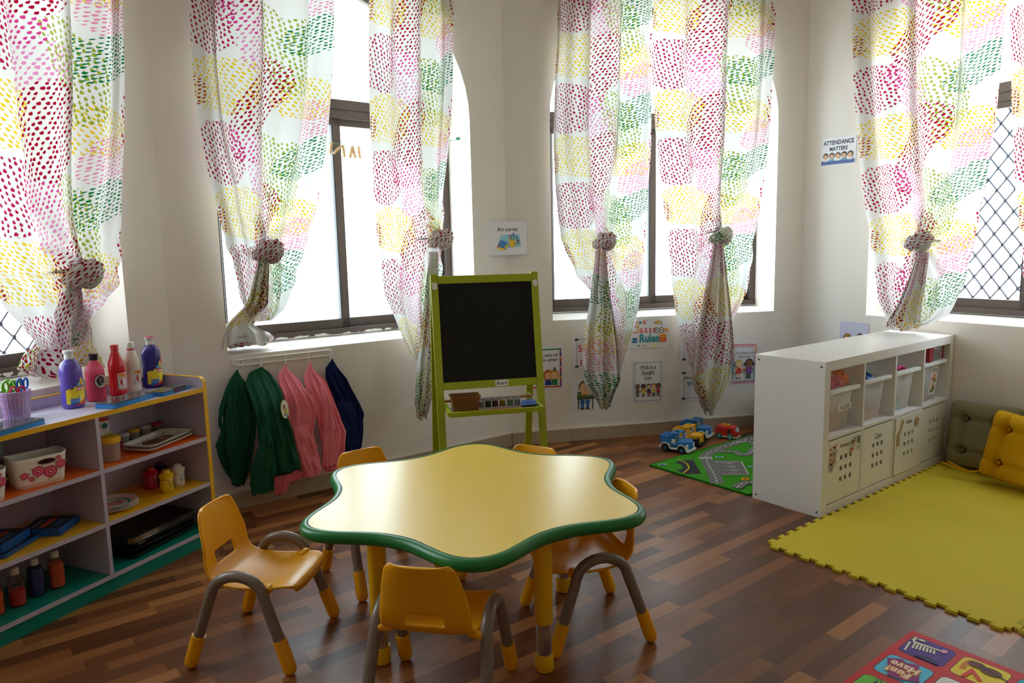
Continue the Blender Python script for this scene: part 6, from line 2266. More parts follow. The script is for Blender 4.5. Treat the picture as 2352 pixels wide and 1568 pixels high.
DOOR_M = material('white_door_laminate', (228, 224, 214), rough=0.3, var=0.015, scale=12)
INS = material('insert_shade_black', (24, 23, 22), rough=0.9)  # shade behind the door holes put into the colour as near-black
for i, cx in enumerate(CX):
    dz = (0.0, 0.0, 0.004, 0.0)[i]
    x0, x1, z0, z1 = cx - 0.1645, cx + 0.1645, 0.056, 0.380 + dz
    y0 = (0.002, 0.002, -0.006, 0.004)[i]
    hs = []
    hx = (-0.031, 0.016, 0.063) if i == 0 else (-0.047, 0.0, 0.047)
    for a in range(3):
        for c in range(3):
            hcx, hcz = cx + hx[a], 0.163 + 0.056 * c + (0.012 if i == 3 else 0)
            hs.append((hcx - 0.0115, hcx + 0.0115, hcz - 0.0125, hcz + 0.0125))
    b = MB().use(DOOR_M)
    panel_with_holes(b, x0, x1, z0, z1, y0, y0 + 0.009, hs)
    door = b.build('door', ws, smooth=0, bevel=0.0012)
    door['label'] = ['door with animal stickers', 'door with cars label', 'door with puzzles label and beige stickers', 'plain door without label'][i]
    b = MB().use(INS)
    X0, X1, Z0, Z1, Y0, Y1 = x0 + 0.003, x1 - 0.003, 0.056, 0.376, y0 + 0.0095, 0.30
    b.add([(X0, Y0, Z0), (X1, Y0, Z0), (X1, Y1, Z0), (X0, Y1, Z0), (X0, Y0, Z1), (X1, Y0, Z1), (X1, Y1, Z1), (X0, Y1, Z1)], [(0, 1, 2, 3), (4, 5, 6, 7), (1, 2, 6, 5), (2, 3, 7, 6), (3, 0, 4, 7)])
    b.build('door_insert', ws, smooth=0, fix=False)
    F = frame((cx, y0 - 0.0003, 0), (1, 0, 0), (0, 0, 1), (0, -1, 0))
    b = MB().at(F)
    lay = [0.0002]

    def up():
        lay[0] += 0.00008
        return lay[0]
    if i == 0:
        b.use(ink((40, 38, 36))).text('Animals', -0.004, 0.338, up(), 0.032, bold=0.006, sx=0.9)

        def animal(x, z, s, c, neck=0.0, stripes=False):
            b.use(ink(c))
            b.flat(circle(x, z, 0.013 * s, 0.0065 * s, 12), up())
            for lx in (-0.010, -0.005, 0.005, 0.010):
                b.flat(rect(x + lx * s - 0.0014 * s, z - 0.016 * s, x + lx * s + 0.0014 * s, z), up())
            b.flat([(x + 0.008 * s, z), (x + 0.014 * s, z - 0.002 * s), (x + 0.018 * s, z + (0.010 + neck) * s), (x + 0.013 * s, z + (0.012 + neck) * s)], up())
            b.flat(circle(x + 0.019 * s, z + (0.011 + neck) * s, 0.0055 * s, 0.004 * s, 10), up())
            b.use(ink((240, 238, 230) if stripes else tuple(int(v * 0.6) for v in c)))
            for k in range(3):
                b.flat(rect(x - 0.009 * s + 0.006 * s * k, z - 0.004 * s, x - 0.007 * s + 0.006 * s * k, z + 0.005 * s), up())
        for x, z, c, nk, st in ((-0.142, 0.338, (196, 130, 60), 0, False), (-0.104, 0.344, (176, 80, 44), 0, False), (-0.142, 0.312, (170, 84, 40), 0, False), (-0.108, 0.312, (70, 80, 60), 0, True),
                                (-0.142, 0.288, (200, 150, 60), 0, False), (-0.112, 0.282, (190, 120, 50), 0.006, False), (-0.144, 0.262, (60, 66, 54), 0, False), (-0.112, 0.262, (140, 136, 120), 0, True), (-0.142, 0.236, (34, 34, 34), 0, True)):
            animal(x, z, 0.95, c, nk, st)
        animal(0.062, 0.345, 1.3, (30, 30, 30), 0.0, True)
        animal(0.058, 0.306, 1.2, (190, 110, 50), 0.022)
        b.use(ink((96, 116, 60))).flat(rect(0.112, 0.325, 0.136, 0.366), up())
        b.use(ink((40, 60, 40))).flat(rect(0.116, 0.330, 0.124, 0.360), up())
        animal(0.118, 0.305, 0.9, (90, 90, 84), 0, True)
    elif i == 1:
        b.use(ink((40, 38, 36))).text('Cars', 0.0, 0.322, up(), 0.044, bold=0.008, sx=0.9)
    elif i == 2:
        b.use(ink((40, 38, 36))).text('Puzzles', -0.006, 0.344, up(), 0.030, bold=0.004, sx=0.85)

        def bead_strip(x, z, w, h, rot):
            c_, s_ = math.cos(R(rot)), math.sin(R(rot))
            tr = lambda p: (x + p[0] * c_ - p[1] * s_, z + p[0] * s_ + p[1] * c_)
            b.use(ink((186, 158, 108))).flat([tr(p) for p in rect(-w / 2, -h / 2, w / 2, h / 2)], up())
            nn, mm = max(2, int(w / 0.009)), max(2, int(h / 0.011))
            for a in range(nn):
                for c in range(mm):
                    b.use(ink(((150, 70, 50), (90, 110, 70), (120, 90, 60), (170, 120, 60))[(a * 3 + c * 5) % 4]))
                    b.flat([tr((-w / 2 + (a + 0.5) * w / nn + q_[0], -h / 2 + (c + 0.5) * h / mm + q_[1])) for q_ in circle(0, 0, 0.0028, n=7)], up())
        bead_strip(-0.098, 0.330, 0.030, 0.075, -26)
        bead_strip(-0.132, 0.262, 0.032, 0.080, -4)
        bead_strip(0.088, 0.330, 0.042, 0.048, -24)
    if b.v:
        b.build('stickers', door, smooth=0, fix=False)

# hazy bins in the open cells
BIN_M = clear_material('hazy_bin_plastic', (240, 238, 236), gloss=0.08, rough=0.25, tint=0.93, haze=0.68, haze_rgb=(244, 242, 238))
BIN_RIM = material('milky_bin_rim', (226, 226, 222), rough=0.35)
BINS = [('puzzles', 'hazy white bin labelled puzzles holding the doll', 0.628), ('plain', 'hazy white bin without label next to the puzzles bin', 0.634), ('pink', 'hazy white bin with pink toy peeking over its rim', 0.636), ('blocks', 'hazy white bin labelled blocks at the wall end of the shelf', 0.642)]


def bin_shape(b, zt, cx, y0=0.028, y1=0.330):
    z0 = ZM + GAP / 2 + 0.001
    lo = [(cx + p[0], p[1]) for p in rrect(-0.108, y0 + 0.022, 0.108, y1 - 0.022, 0.022, 5)]
    hi = [(cx + p[0], p[1]) for p in rrect(-0.134, y0 + 0.004, 0.134, y1 - 0.004, 0.026, 5)]
    m = len(lo)
    vs = [(p[0], p[1], z0) for p in lo] + [(p[0], p[1], zt) for p in hi]
    b.add(vs, [(k, (k + 1) % m, m + (k + 1) % m, m + k) for k in range(m)] + [tuple(range(m))[::-1]])
    return hi


for i, (nm, lab, zt) in enumerate(BINS):
    cx = CX[i]
    t = thing('toy_bin', lab, 'bin', WS, group='hazy bins in the cube shelf')
    b = MB().use(BIN_M)
    hi = bin_shape(b, zt, cx)
    body = b.build('body', t, smooth=40)
    outer = [(cx + p[0], p[1]) for p in rrect(-0.160, 0.006, 0.160, 0.350, 0.022, 5)]
    MB().use(BIN_RIM).ring(outer, hi, zt - 0.004, zt + 0.004).ring(outer, [(cx + p[0], p[1]) for p in rrect(-0.157, 0.009, 0.157, 0.347, 0.020, 5)], zt - 0.014, zt - 0.0042).build('rim', t, smooth=30, bevel=0.001)
    ang = math.atan2(0.018, zt - 0.404)
    F = frame((cx, 0.050, 0.404), (1, 0, 0), (0, -math.sin(ang), math.cos(ang)), (0, -math.cos(ang), -math.sin(ang)))
    if nm == 'puzzles':
        b = MB().at(F).use(ink((236, 234, 230))).prism([(0.066 * s_ + 0.055, 0.118 + 0.017 * q_) for s_, q_ in ((-1, -1.1), (1, -0.9), (1, 1.1), (-1, 0.9))], 0.0012, 0.0018)
        b.use(ink((24, 24, 26))).text('PUZZLES', 0.055, 0.118, 0.0021, 0.031, bold=0.008, rot=0.02, sx=0.78)
        b.build('name_card', body, smooth=0)
    if nm == 'blocks':
        M2 = F @ Matrix.Translation((0.052, 0.118, 0)) @ Matrix.Rotation(R(-7), 4, 'Z')
        b = MB().at(M2).use(ink((236, 234, 230))).prism(rect(-0.046, -0.086, 0.046, 0.086), 0.0012, 0.0018)
        b.use(ink((24, 24, 26))).text('BLOCKS', 0, 0.064, 0.0021, 0.027, bold=0.006, sx=0.72)
        for k, (x, y, c) in enumerate(((-0.014, 0.012, (200, 60, 50)), (0.010, 0.016, (230, 180, 50)), (0.000, 0.034, (220, 120, 40)), (0.018, 0.002, (60, 130, 70)), (-0.004, 0.000, (220, 160, 40)))):
            b.use(ink(c)).flat([(x - 0.012, y - 0.008), (x + 0.008, y - 0.011), (x + 0.013, y + 0.006), (x - 0.008, y + 0.010)], 0.0021 + 0.0001 * k)
        for k, (x, y, c) in enumerate(((-0.016, -0.064, (60, 60, 50)), (0.012, -0.062, (90, 110, 60)), (-0.002, -0.044, (170, 140, 60)), (0.0, -0.026, (200, 120, 60)), (0.018, -0.046, (80, 90, 70)))):
            b.use(ink(c)).flat(rect(x - 0.010, y - 0.009, x + 0.010, y + 0.009), 0.0021 + 0.0001 * k)
        b.build('name_card', body, smooth=0)

# toys inside the bins, seen as soft colours through the plastic
TOYC = {'yellow': (236, 196, 40), 'orange': (236, 120, 50), 'green': (90, 170, 110), 'red': (216, 60, 60), 'teal': (60, 150, 150), 'pink': (232, 130, 150), 'violet': (150, 130, 180), 'white': (226, 226, 222), 'blue': (60, 110, 190)}
FILL = [['yellow', 'orange', 'green', 'red', 'yellow', 'orange'], ['pink', 'yellow', 'orange', 'green', 'violet'], ['white', 'teal', 'yellow', 'green', 'white'], ['violet', 'pink', 'white', 'teal']]
WHERE = ['puzzles bin', 'bin without label', 'bin with the pink toy', 'blocks bin']
seen_ = {}
for i, cols in enumerate(FILL):
    rnd = random.Random(40 + i)
    for j, cn in enumerate(cols):
        x = CX[i] + (-0.062, 0.0, 0.062)[j % 3]
        y = 0.090 + 0.004 * j
        z = ZM + GAP / 2 + 0.004 + 0.066 * (j // 3)
        lay_ = 'lower layer' if j < 3 else 'upper layer'
        t = MB().use(material('toy_%s' % cn, TOYC[cn], rough=0.4)).box((-0.026, -0.030, 0.0), (0.026, 0.030, 0.050)).lathe([(0.012, 0.050), (0.012, 0.060)], 14).build('toy_block', smooth=30, bevel=0.004, M=WS @ T(x, y, z, rnd.uniform(-9, 9)))
        pos = ('at its left', 'in its middle', 'at its right')[j % 3]
        tag(t, '%s toy block %s %s in the %s' % (cn, lay_, pos, WHERE[i]), 'toy block', group='toy blocks inside the hazy bins')

# doll lying on top in the first bin
t = thing('baby_doll', 'baby doll in pink lying in the puzzles bin with its head to the right', 'doll', WS @ T(CX[0] + 0.030, 0.098, 0.638, 0))
HEADM = Matrix.Translation((0.060, 0.0, 0.0)) @ Matrix.Rotation(R(-48), 4, 'Z') @ Matrix.Translation((-0.060, 0.0, 0.0))
DSKIN = material('doll_skin_vinyl', (240, 150, 110), rough=0.4, spec=0.4, var=0.03)
b = MB().use(DSKIN).at(HEADM)
b.grid(lambda a, c: (0.060 + 0.052 * math.sin(PI * (c - 0.5)) * (1.0 if c > 0.5 else 0.92), 0.0 + 0.046 * math.cos(PI * (c - 0.5)) * math.cos(2 * PI * a) * 1.0, 0.022 + 0.046 * math.cos(PI * (c - 0.5)) * math.sin(2 * PI * a)), 28, 18)
b.ball((0.060, -0.044, 0.030), (0.007, 0.006, 0.006), 10, 8)
b.ball((0.040, -0.034, 0.046), (0.020, 0.010, 0.012), 12, 8).ball((0.040, -0.042, 0.018), (0.018, 0.009, 0.012), 12, 8)
b.ball((0.052, -0.002, 0.069), (0.010, 0.009, 0.004), 10, 8)
b.build('head', t, smooth=180)
b = MB().use(material('doll_eye', (30, 24, 26), rough=0.15)).at(HEADM)
for z in (0.046, 0.014):
    b.ball((0.073, -0.0415 + (0.005 if z > 0.03 else 0.0025), z), (0.0042, 0.0032, 0.0062), 10, 8)
b.build('eyes', t, smooth=180)
MB().use(material('doll_lips', (206, 70, 80), rough=0.4)).at(HEADM).ball((0.039, -0.0455, 0.030), (0.0040, 0.003, 0.0085), 10, 8).build('mouth', t, smooth=180)
b = MB().use(material('pink_doll_suit', (236, 150, 170), rough=0.85, bump=0.3, scale=120))
b.grid(lambda a, c: (-0.018 - 0.078 * c, 0.005 + 0.050 * (math.sin(PI * min(1, c * 1.5 + 0.25)) * 0.35 + 0.62) * math.cos(2 * PI * a), 0.010 + 0.044 * (math.sin(PI * min(1, c * 1.5 + 0.25)) * 0.35 + 0.62) * math.sin(2 * PI * a) * (1 - 0.5 * c)), 24, 12)
b.tube([(-0.028, -0.030, 0.030), (-0.020, -0.052, 0.018), (-0.030, -0.058, 0.000)], [0.018, 0.016, 0.013], n=12)
b.build('suit', t, smooth=180)
MB().use(material('white_doll_collar', (232, 226, 226), rough=0.85)).tube([(-0.018 + 0.002 * math.sin(3 * i), 0.000 + 0.030 * math.cos(i * PI / 10), 0.016 + 0.032 * math.sin(i * PI / 10)) for i in range(20)], 0.007, n=8, closed=True).build('collar', t, smooth=60)
# toys showing over the rims of the two middle bins
t = MB().use(material('blue_toy_plastic', (20, 90, 180), rough=0.35)).grid(lambda a, c: (0.07 * math.cos(2 * PI * a) * math.sin(PI * (0.02 + 0.96 * c)), 0.055 * math.sin(2 * PI * a) * math.sin(PI * (0.02 + 0.96 * c)), -0.030 * math.cos(PI * (0.02 + 0.96 * c)) * (1 + 0.18 * math.cos(10 * PI * a))), 40, 12).build('blue_toy', smooth=60, M=WS @ T(CX[1] + 0.012, 0.100, 0.624, 10, 8))
tag(t, 'blue plastic toy showing over the rim of the bin without label', 'toy')
t = thing('pink_toy', 'pink looped toy showing over the rim of the third bin', 'toy', WS @ T(CX[2] + 0.010, 0.088, 0.626, -12))
for k in range(4):
    MB().use(material('magenta_toy_plastic', (216, 40, 140), rough=0.4)).tube([(0.045 * math.cos(i * PI / 12), -0.03 + 0.020 * k + 0.006 * math.sin(i * PI / 6), 0.004 + 0.022 * math.sin(i * PI / 12)) for i in range(24)], 0.006, n=8, closed=True).build('loop', t, smooth=60)
# zipped bag of blocks on the last bin
t = thing('block_bag', 'clear bag with red edges full of pastel blocks on the blocks bin', 'bag', WS @ T(CX[3] + 0.034, 0.076, 0.648, 3))
b = MB().use(material('red_bag_cloth', (150, 20, 34), rough=0.6))
b.box((-0.118, -0.055, 0.0), (-0.060, 0.055, 0.088)).box((-0.0598, 0.050, 0.0), (0.100, 0.055, 0.088)).box((0.100, -0.055, 0.0), (0.106, 0.055, 0.088))
b.build('red_panels', t, smooth=0, bevel=0.004)
MB().use(clear_material('clear_bag_vinyl', (244, 246, 246), gloss=0.2, tint=0.93, haze=0.08)).box((-0.0595, -0.054, 0.001), (0.0995, 0.0495, 0.086)).build('clear_wall', t, smooth=0, bevel=0.008, seg=3)
MB().use(material('white_zip', (226, 226, 230), rough=0.5)).tube([(-0.056, -0.050, 0.080), (0.0, -0.053, 0.072), (0.05, -0.050, 0.074), (0.096, -0.048, 0.082)], 0.004, n=8).build('zip', t, smooth=60)
rnd = random.Random(3)
k_ = 0
for a in range(5):
    for c in range(3):
        col_ = ('mint', 'pastel pink', 'sky blue', 'pale green', 'rose')[(a + 2 * c) % 5]
        rgb = {'mint': (110, 200, 170), 'pastel pink': (230, 130, 180), 'sky blue': (110, 170, 220), 'pale green': (140, 210, 140), 'rose': (220, 90, 130)}[col_]
        o = MB().use(material('pastel_%02x%02x%02x' % rgb, rgb, rough=0.4)).box((-0.012, -0.012, -0.009), (0.012, 0.012, 0.009)).build('pastel_block', smooth=0, bevel=0.003, M=WS @ T(CX[3] + 0.034 - 0.042 + 0.029 * a, 0.076 - 0.038, 0.648 + 0.0135 + 0.021 * c, rnd.uniform(-14, 14)))
        tag(o, '%s block in the clear bag, %s row, %s' % (col_, ('bottom', 'middle', 'top')[c], ('at the red end', 'second from red end', 'in the middle', 'fourth from red end', 'farthest from red end')[a]), 'toy block', group='pastel blocks in the clear bag')

# ---------------------------------------------------------------- yellow foam mats (x along the shelf, y away from it)
MATF = frame((1.130, 3.098, 0), (math.cos(R(37.15)), math.sin(R(37.15)), 0), (math.cos(R(-52.85)), math.sin(R(-52.85)), 0), (0, 0, -1))
FOAM = material('yellow_foam', (204, 182, 44), rough=0.75, spec=0.25, var=0.05, scale=3, bump=0.0)
PITCH, TEETH = 1.0 / 13, 0.020


def teeth(n=13):
    """dovetail edge along 0..1, bulging to +"""
    pts = []
    for i in range(n):
        a, e = i / n, 1 / n
        pts += [(a + e * 0.02, 0.0), (a + e * 0.30, 0.0), (a + e * 0.22, 1.0), (a + e * 0.26, 1.08), (a + e * 0.76, 1.08), (a + e * 0.80, 1.0), (a + e * 0.72, 0.0)]
    return pts


def add_mat(label, outl, group, mt, thick=0.012):
    b = MB().use(mt).prism([(p[0], p[1]) for p in outl], -0.0003, -thick)
    o = b.build('foam_mat', smooth=0, M=MATF)
    tag(o, label, 'floor mat', group)
    return o


Y0 = 0.038
MW = 0.945        # mat width away from the shelf
tt = teeth()
n_m1 = [(lerp(0.0, 1.0, a), Y0 - TEETH * h) for a, h in tt] + [(1.0 + TEETH * h, lerp(Y0, Y0 + MW, a)) for a, h in tt] \
    + [(lerp(1.0, 0.0, a), Y0 + MW + TEETH * h) for a, h in tt] + [(0.0 - TEETH * h, lerp(Y0 + MW, Y0, a)) for a, h in tt]
def socket(g=0.0014):
    """the dovetail edge, a hair larger all round, as the neighbour's cut-out"""
    out = []
    for i in range(13):
        a, e = i / 13, 1 / 13
        out += [(a + e * 0.02, 0.0), (a + e * 0.30 - g, 0.0), (a + e * 0.22 - g, 1.0), (a + e * 0.26 - g, 1.08 + g / TEETH), (a + e * 0.76 + g, 1.08 + g / TEETH), (a + e * 0.80 + g, 1.0), (a + e * 0.72 + g, 0.0)]
    return out


sk = socket()
add_mat('yellow foam mat in front, its toothed corner pointing at the flower table', n_m1, 'yellow interlocking foam mats', FOAM)
FX0, FX1 = 1.905, 1.745
m2 = [(lerp(1.004, 1.88, a), Y0 - TEETH * h) for a, h in tt] + [(FX0, Y0), (FX1, Y0 + MW), (1.0014, Y0 + MW)] \
    + [(1.0 + TEETH * h + 0.0014, lerp(Y0, Y0 + MW, a)) for a, h in sk[::-1]]
add_mat('yellow foam mat by the wall, the cushions resting on it', m2, 'yellow interlocking foam mats', FOAM)


def ribbed_foam():
    m = material('ribbed_yellow_foam', (200, 184, 60), rough=0.8, spec=0.2, var=0.0)
    nt = m.node_tree
    q = N(nt)
    tc = q.new('ShaderNodeTexCoord')
    w = q.new('ShaderNodeTexWave', bands_direction='X')
    w.inputs['Scale'].default_value = 42
    nt.links.new(tc.outputs['Object'], w.inputs['Vector'])
    nt.links.new(q.mix(w.outputs['Fac'], lin((176, 160, 56)), lin((206, 192, 74))), nt.nodes['Principled BSDF'].inputs['Base Color'])
    bp = q.new('ShaderNodeBump')
    bp.inputs['Distance'].default_value = 0.002
    nt.links.new(w.outputs['Fac'], bp.inputs['Height'])
    nt.links.new(bp.outputs['Normal'], nt.nodes['Principled BSDF'].inputs['Normal'])
    return m


Y1 = Y0 + MW
m3 = [(lerp(1.0, 0.0, a), Y1 + TEETH * h + 0.0014) for a, h in sk[::-1]] + [(1.0 + TEETH * h, lerp(Y1 + 0.03, Y1 + 1, a)) for a, h in tt] \
    + [(lerp(1.0, 0.0, a), Y1 + 1 + TEETH * h) for a, h in tt] + [(0.0 - TEETH * h, lerp(Y1 + 1, Y1 + 0.03, a)) for a, h in tt]
add_mat('ribbed yellow foam mat cut off by the right edge of the photo', m3, 'yellow interlocking foam mats', ribbed_foam())

# ---------------------------------------------------------------- cushions leaning on the wall


def cushion(label, M, size, thick, mat, tufts, ties=None):
    t = thing('tufted_cushion', label, 'cushion', M, group='tufted cushions leaning on the right wall')
    n = 46

    def fn(side):
        def f(a, c):
            x, y = (a - 0.5) * size, (c - 0.5) * size
            ex, ey = abs(2 * a - 1), abs(2 * c - 1)
            prof = max(0.0, (1 - ex ** 5) * (1 - ey ** 5)) ** 0.45
            h = thick / 2 * prof * 1.15
            for tx, ty in tufts:
                dx, dy = x - tx, y - ty
                r = math.hypot(dx, dy)
                h -= thick * 0.40 * math.exp(-(r / (size * 0.06)) ** 2)
                h -= thick * 0.22 * (math.exp(-(dx / 0.013) ** 2) + math.exp(-(dy / 0.013) ** 2)) * math.exp(-r / (size * 0.22))
            pin = 1 - 0.045 * (1 - math.cos(PI * ex)) * 0 - 0.04 * math.exp(-((ex - 1) / 0.3) ** 2) * (1 - ey ** 2) - 0.04 * math.exp(-((ey - 1) / 0.3) ** 2) * (1 - ex ** 2)
            h += 0.008 * mnoise.noise(Vector((x * 11, y * 11, side))) * prof
            rx = 1.0 - 0.06 * ex ** 8 * ey ** 8
            return (x * pin * rx, y * pin * rx, side * max(0.0, h))
        return f
    b = MB().use(mat)
    b.grid(fn(1), n, n)
    b.grid(fn(-1), n, n)
    o = b.build('pad', t, smooth=180, fix=True)
    bm = bmesh.new()
    bm.from_mesh(o.data)
    bmesh.ops.remove_doubles(bm, verts=bm.verts, dist=0.0004)
    bmesh.ops.recalc_face_normals(bm, faces=bm.faces)
    bm.to_mesh(o.data)
    bm.free()
    for tx, ty in tufts:
        MB().use(mat).ball((tx, ty, thick * 0.165), (0.012, 0.012, 0.006), 12, 8).build('button', t, smooth=180)
    for p in (ties or []):
        MB().use(mat).tube(smooth_path(p, 6), 0.0045, n=6).build('tie', t, smooth=60)
    return t


GREY_C = material('speckled_grey_cushion', (132, 126, 98), rough=0.9, spec=0.1, var=0.30, scale=210, bump=0.25)
YEL_C = material('mustard_cushion', (212, 160, 12), rough=0.85, spec=0.15, var=0.07, scale=260, bump=0.3)
g_ = 0.095
TUFT = [(-g_, -g_), (g_, -g_), (-g_, g_), (g_, g_)]


def lean(u, z, off, ang, spin=0.0):
    """cushion standing on the floor, leaning back on the right wall"""
    return wall_matrix(4, u, z, off) @ Matrix.Rotation(R(-ang), 4, 'X') @ Matrix.Rotation(R(spin), 4, 'Z')


cushion('speckled grey tufted cushion leaning in the corner by the white shelf', lean(1.385, 0.218, 0.098, 10, 2), 0.400, 0.110, GREY_C, TUFT)
cushion('mustard yellow tufted cushion leaning on the grey one', lean(1.672, 0.222, 0.246, 14, -5), 0.385, 0.110, YEL_C, TUFT,
        ties=[[(-0.176, -0.165, 0.005), (-0.215, -0.190, 0.02), (-0.27, -0.185, 0.045), (-0.33, -0.175, 0.060)], [(-0.174, -0.168, 0.012), (-0.22, -0.196, 0.04), (-0.30, -0.192, 0.060), (-0.345, -0.186, 0.085)]])

# ---------------------------------------------------------------- printed play mat at the front right
RUGF = frame((1.388, 2.333, 0), (-math.cos(R(-52.85)), -math.sin(R(-52.85)), 0), (-math.cos(R(37.15)), -math.sin(R(37.15)), 0), (0, 0, 1))


def woven(name, rgb):
    return material(name, rgb, rough=0.55, spec=0.3, var=0.12, scale=420)


b = MB().at(RUGF).use(woven('red_play_mat', (204, 40, 44))).prism(rect(-0.98, 0.0, 0.0, 0.80), 0.0, 0.003)
zz = [0.0031]


def rp(c, pts):
    zz[0] += 0.00004
    b.use(woven('play_mat_%02x%02x%02x' % tuple(c), c)).flat(pts, zz[0])


def rt_(c, s, x, y, size, bold=0.0, rot=0.0, sx=1.0):
    zz[0] += 0.00004
    b.use(woven('play_mat_%02x%02x%02x' % tuple(c), c)).text(s, x, y, zz[0], size, rot=rot, bold=bold, sx=sx)


PC = [[(86, 48, 138), (236, 206, 40), (50, 170, 200), (240, 140, 60)], [(86, 190, 222), (226, 230, 224), (240, 170, 60), (90, 180, 80)], [(110, 190, 60), (240, 120, 150), (90, 150, 220), (240, 210, 60)], [(240, 200, 60), (120, 190, 210), (200, 90, 160), (110, 190, 60)]]
for r_ in range(4):
    for c_ in range(4):
        x1, y0 = -0.022 - 0.158 * c_, 0.030 + 0.172 * r_
        rp((40, 30, 50), rrect(x1 - 0.137, y0 - 0.002, x1 + 0.002, y0 + 0.135, 0.022))
        rp(PC[r_][c_], rrect(x1 - 0.135, y0, x1, y0 + 0.133, 0.020))
# bones on the purple panel
bone = (226, 218, 190)
for k in range(7):
    x = -0.040 - 0.010 * k
    rp(bone, [(x, 0.075), (x - 0.006, 0.075), (x - 0.014, 0.116 - 0.003 * k), (x - 0.008, 0.118 - 0.003 * k)])
rp(bone, [(-0.034, 0.068), (-0.130, 0.058), (-0.132, 0.066), (-0.036, 0.079)])
for k in range(6):
    rp(bone, circle(-0.034 + 0.004 * (k % 2), 0.066 - 0.005 * k, 0.0055, 0.004, 8))
    rp(bone, circle(-0.030 - 0.002 * k, 0.088 + 0.011 * k, 0.0045, 0.006, 8))
rp(bone, circle(-0.052, 0.045, 0.012, 0.007, 10))
rp((232, 150, 180), circle(-0.128, 0.060, 0.010, 0.014, 10))
rp((50, 30, 90), [(-0.07, 0.160), (-0.10, 0.132), (-0.14, 0.140), (-0.15, 0.160)])
# violin panel
rt_((206, 50, 40), 'VIOLIN', -0.200, 0.082, 0.026, 0.01, rot=PI / 2, sx=0.9)
rt_((226, 60, 44), 'V', -0.232, 0.122, 0.085, 0.03, rot=0.3)
rp((110, 50, 30), circle(-0.225, 0.062, 0.026, 0.020, 16))
rp((110, 50, 30), circle(-0.268, 0.072, 0.030, 0.024, 16))
rp((80, 36, 24), circle(-0.247, 0.066, 0.018, 0.014, 12))
rp((40, 26, 20), [(-0.25, 0.064), (-0.318, 0.084), (-0.318, 0.090), (-0.25, 0.072)])
# have fun panel
rp((140, 40, 110), [(-0.026, 0.240), (-0.060, 0.208), (-0.075, 0.222), (-0.110, 0.205), (-0.120, 0.230), (-0.150, 0.300), (-0.110, 0.330), (-0.07, 0.335), (-0.05, 0.290)])
for c, bo in (((240, 200, 50), 0.10), ((222, 60, 50), 0.055), ((240, 236, 228), 0.012)):
    rt_(c, 'Have', -0.086, 0.250, 0.046, bo, sx=0.9)
    rt_(c, 'Fun!', -0.084, 0.292, 0.046, bo, sx=0.9)
# green, white and other panels
rp((60, 60, 80), [(-0.06, 0.400), (-0.12, 0.392), (-0.14, 0.44), (-0.07, 0.46)])
rp((226, 60, 90), [(-0.07, 0.408), (-0.115, 0.400), (-0.13, 0.43), (-0.08, 0.445)])
for k in range(3):
    rp((30, 40, 40), [(-0.06 - 0.012 * k, 0.38), (-0.063 - 0.012 * k, 0.38), (-0.083 - 0.012 * k, 0.45), (-0.08 - 0.012 * k, 0.45)])
rp((60, 150, 110), circle(-0.25, 0.262, 0.045, 0.032, 18))
rp((40, 110, 90), circle(-0.25, 0.262, 0.025, 0.018, 14))
o = b.build('play_mat', smooth=0, fix=False)
tag(o, 'red printed play mat with colourful picture panels on the floor by the foam mats', 'play mat')

# ---------------------------------------------------------------- green road rug behind the white shelf (x towards the shelf, y along it)
RRF = frame((0.841, 4.292, 0), (math.cos(R(-52.85)), math.sin(R(-52.85)), 0), (math.cos(R(37.15)), math.sin(R(37.15)), 0), (0, 0, 1))
# (x, y) here is left-handed seen from above, so prints are laid with y negated on a mirrored frame
RRF = frame((0.841, 4.292, 0), (math.cos(R(37.15)), math.sin(R(37.15)), 0), (-math.cos(R(-52.85)), -math.sin(R(-52.85)), 0), (0, 0, 1))


def pile(name, rgb):
    return material(name, rgb, rough=0.95, spec=0.1, var=0.22, scale=260, bump=0.5)


b = MB().at(RRF).use(pile('green_rug_pile', (64, 142, 34))).prism(rrect(0.0, -0.722, 1.18, 0.0, 0.012), 0.0, 0.009)
b.use(pile('dark_green_rug_edge', (34, 92, 26))).ring(rrect(-0.001, -0.723, 1.181, 0.001, 0.012), rrect(0.006, -0.716, 1.174, -0.006, 0.012), 0.0, 0.0095)
zz = [0.0096]


def rg(c, pts):
    """pts given as (towards the shelf, along the shelf)"""
    zz[0] += 0.00005
    b.use(pile('rug_print_%02x%02x%02x' % tuple(c), c)).flat([(p[1], -p[0]) for p in pts], zz[0])


def road(path, w, c):
    P = [Vector((p[0], p[1], 0)) for p in path]
    P = smooth_path(P, 6)
    L_, R_ = [], []
    for i, p in enumerate(P):
        t = (P[min(len(P) - 1, i + 1)] - P[max(0, i - 1)]).normalized()
        n = Vector((-t.y, t.x, 0))
        L_.append(p + n * w / 2)
        R_.append(p - n * w / 2)
    zz[0] += 0.00005
    b.use(pile('rug_print_%02x%02x%02x' % tuple(c), c))
    for i in range(len(P) - 1):
        b.flat([(q_[1], -q_[0]) for q_ in (L_[i], R_[i], R_[i + 1], L_[i + 1])], zz[0])
    return P


def dashes(P, c=(214, 214, 206)):
    for i in range(0, len(P) - 1, 2):
        p, q_ = P[i], P[i + 1]
        t = (q_ - p).normalized()
        n = Vector((-t.y, t.x, 0)) * 0.004
        rg(c, [(p + n)[:2], (p - n)[:2], (q_ - n)[:2], (q_ + n)[:2]])


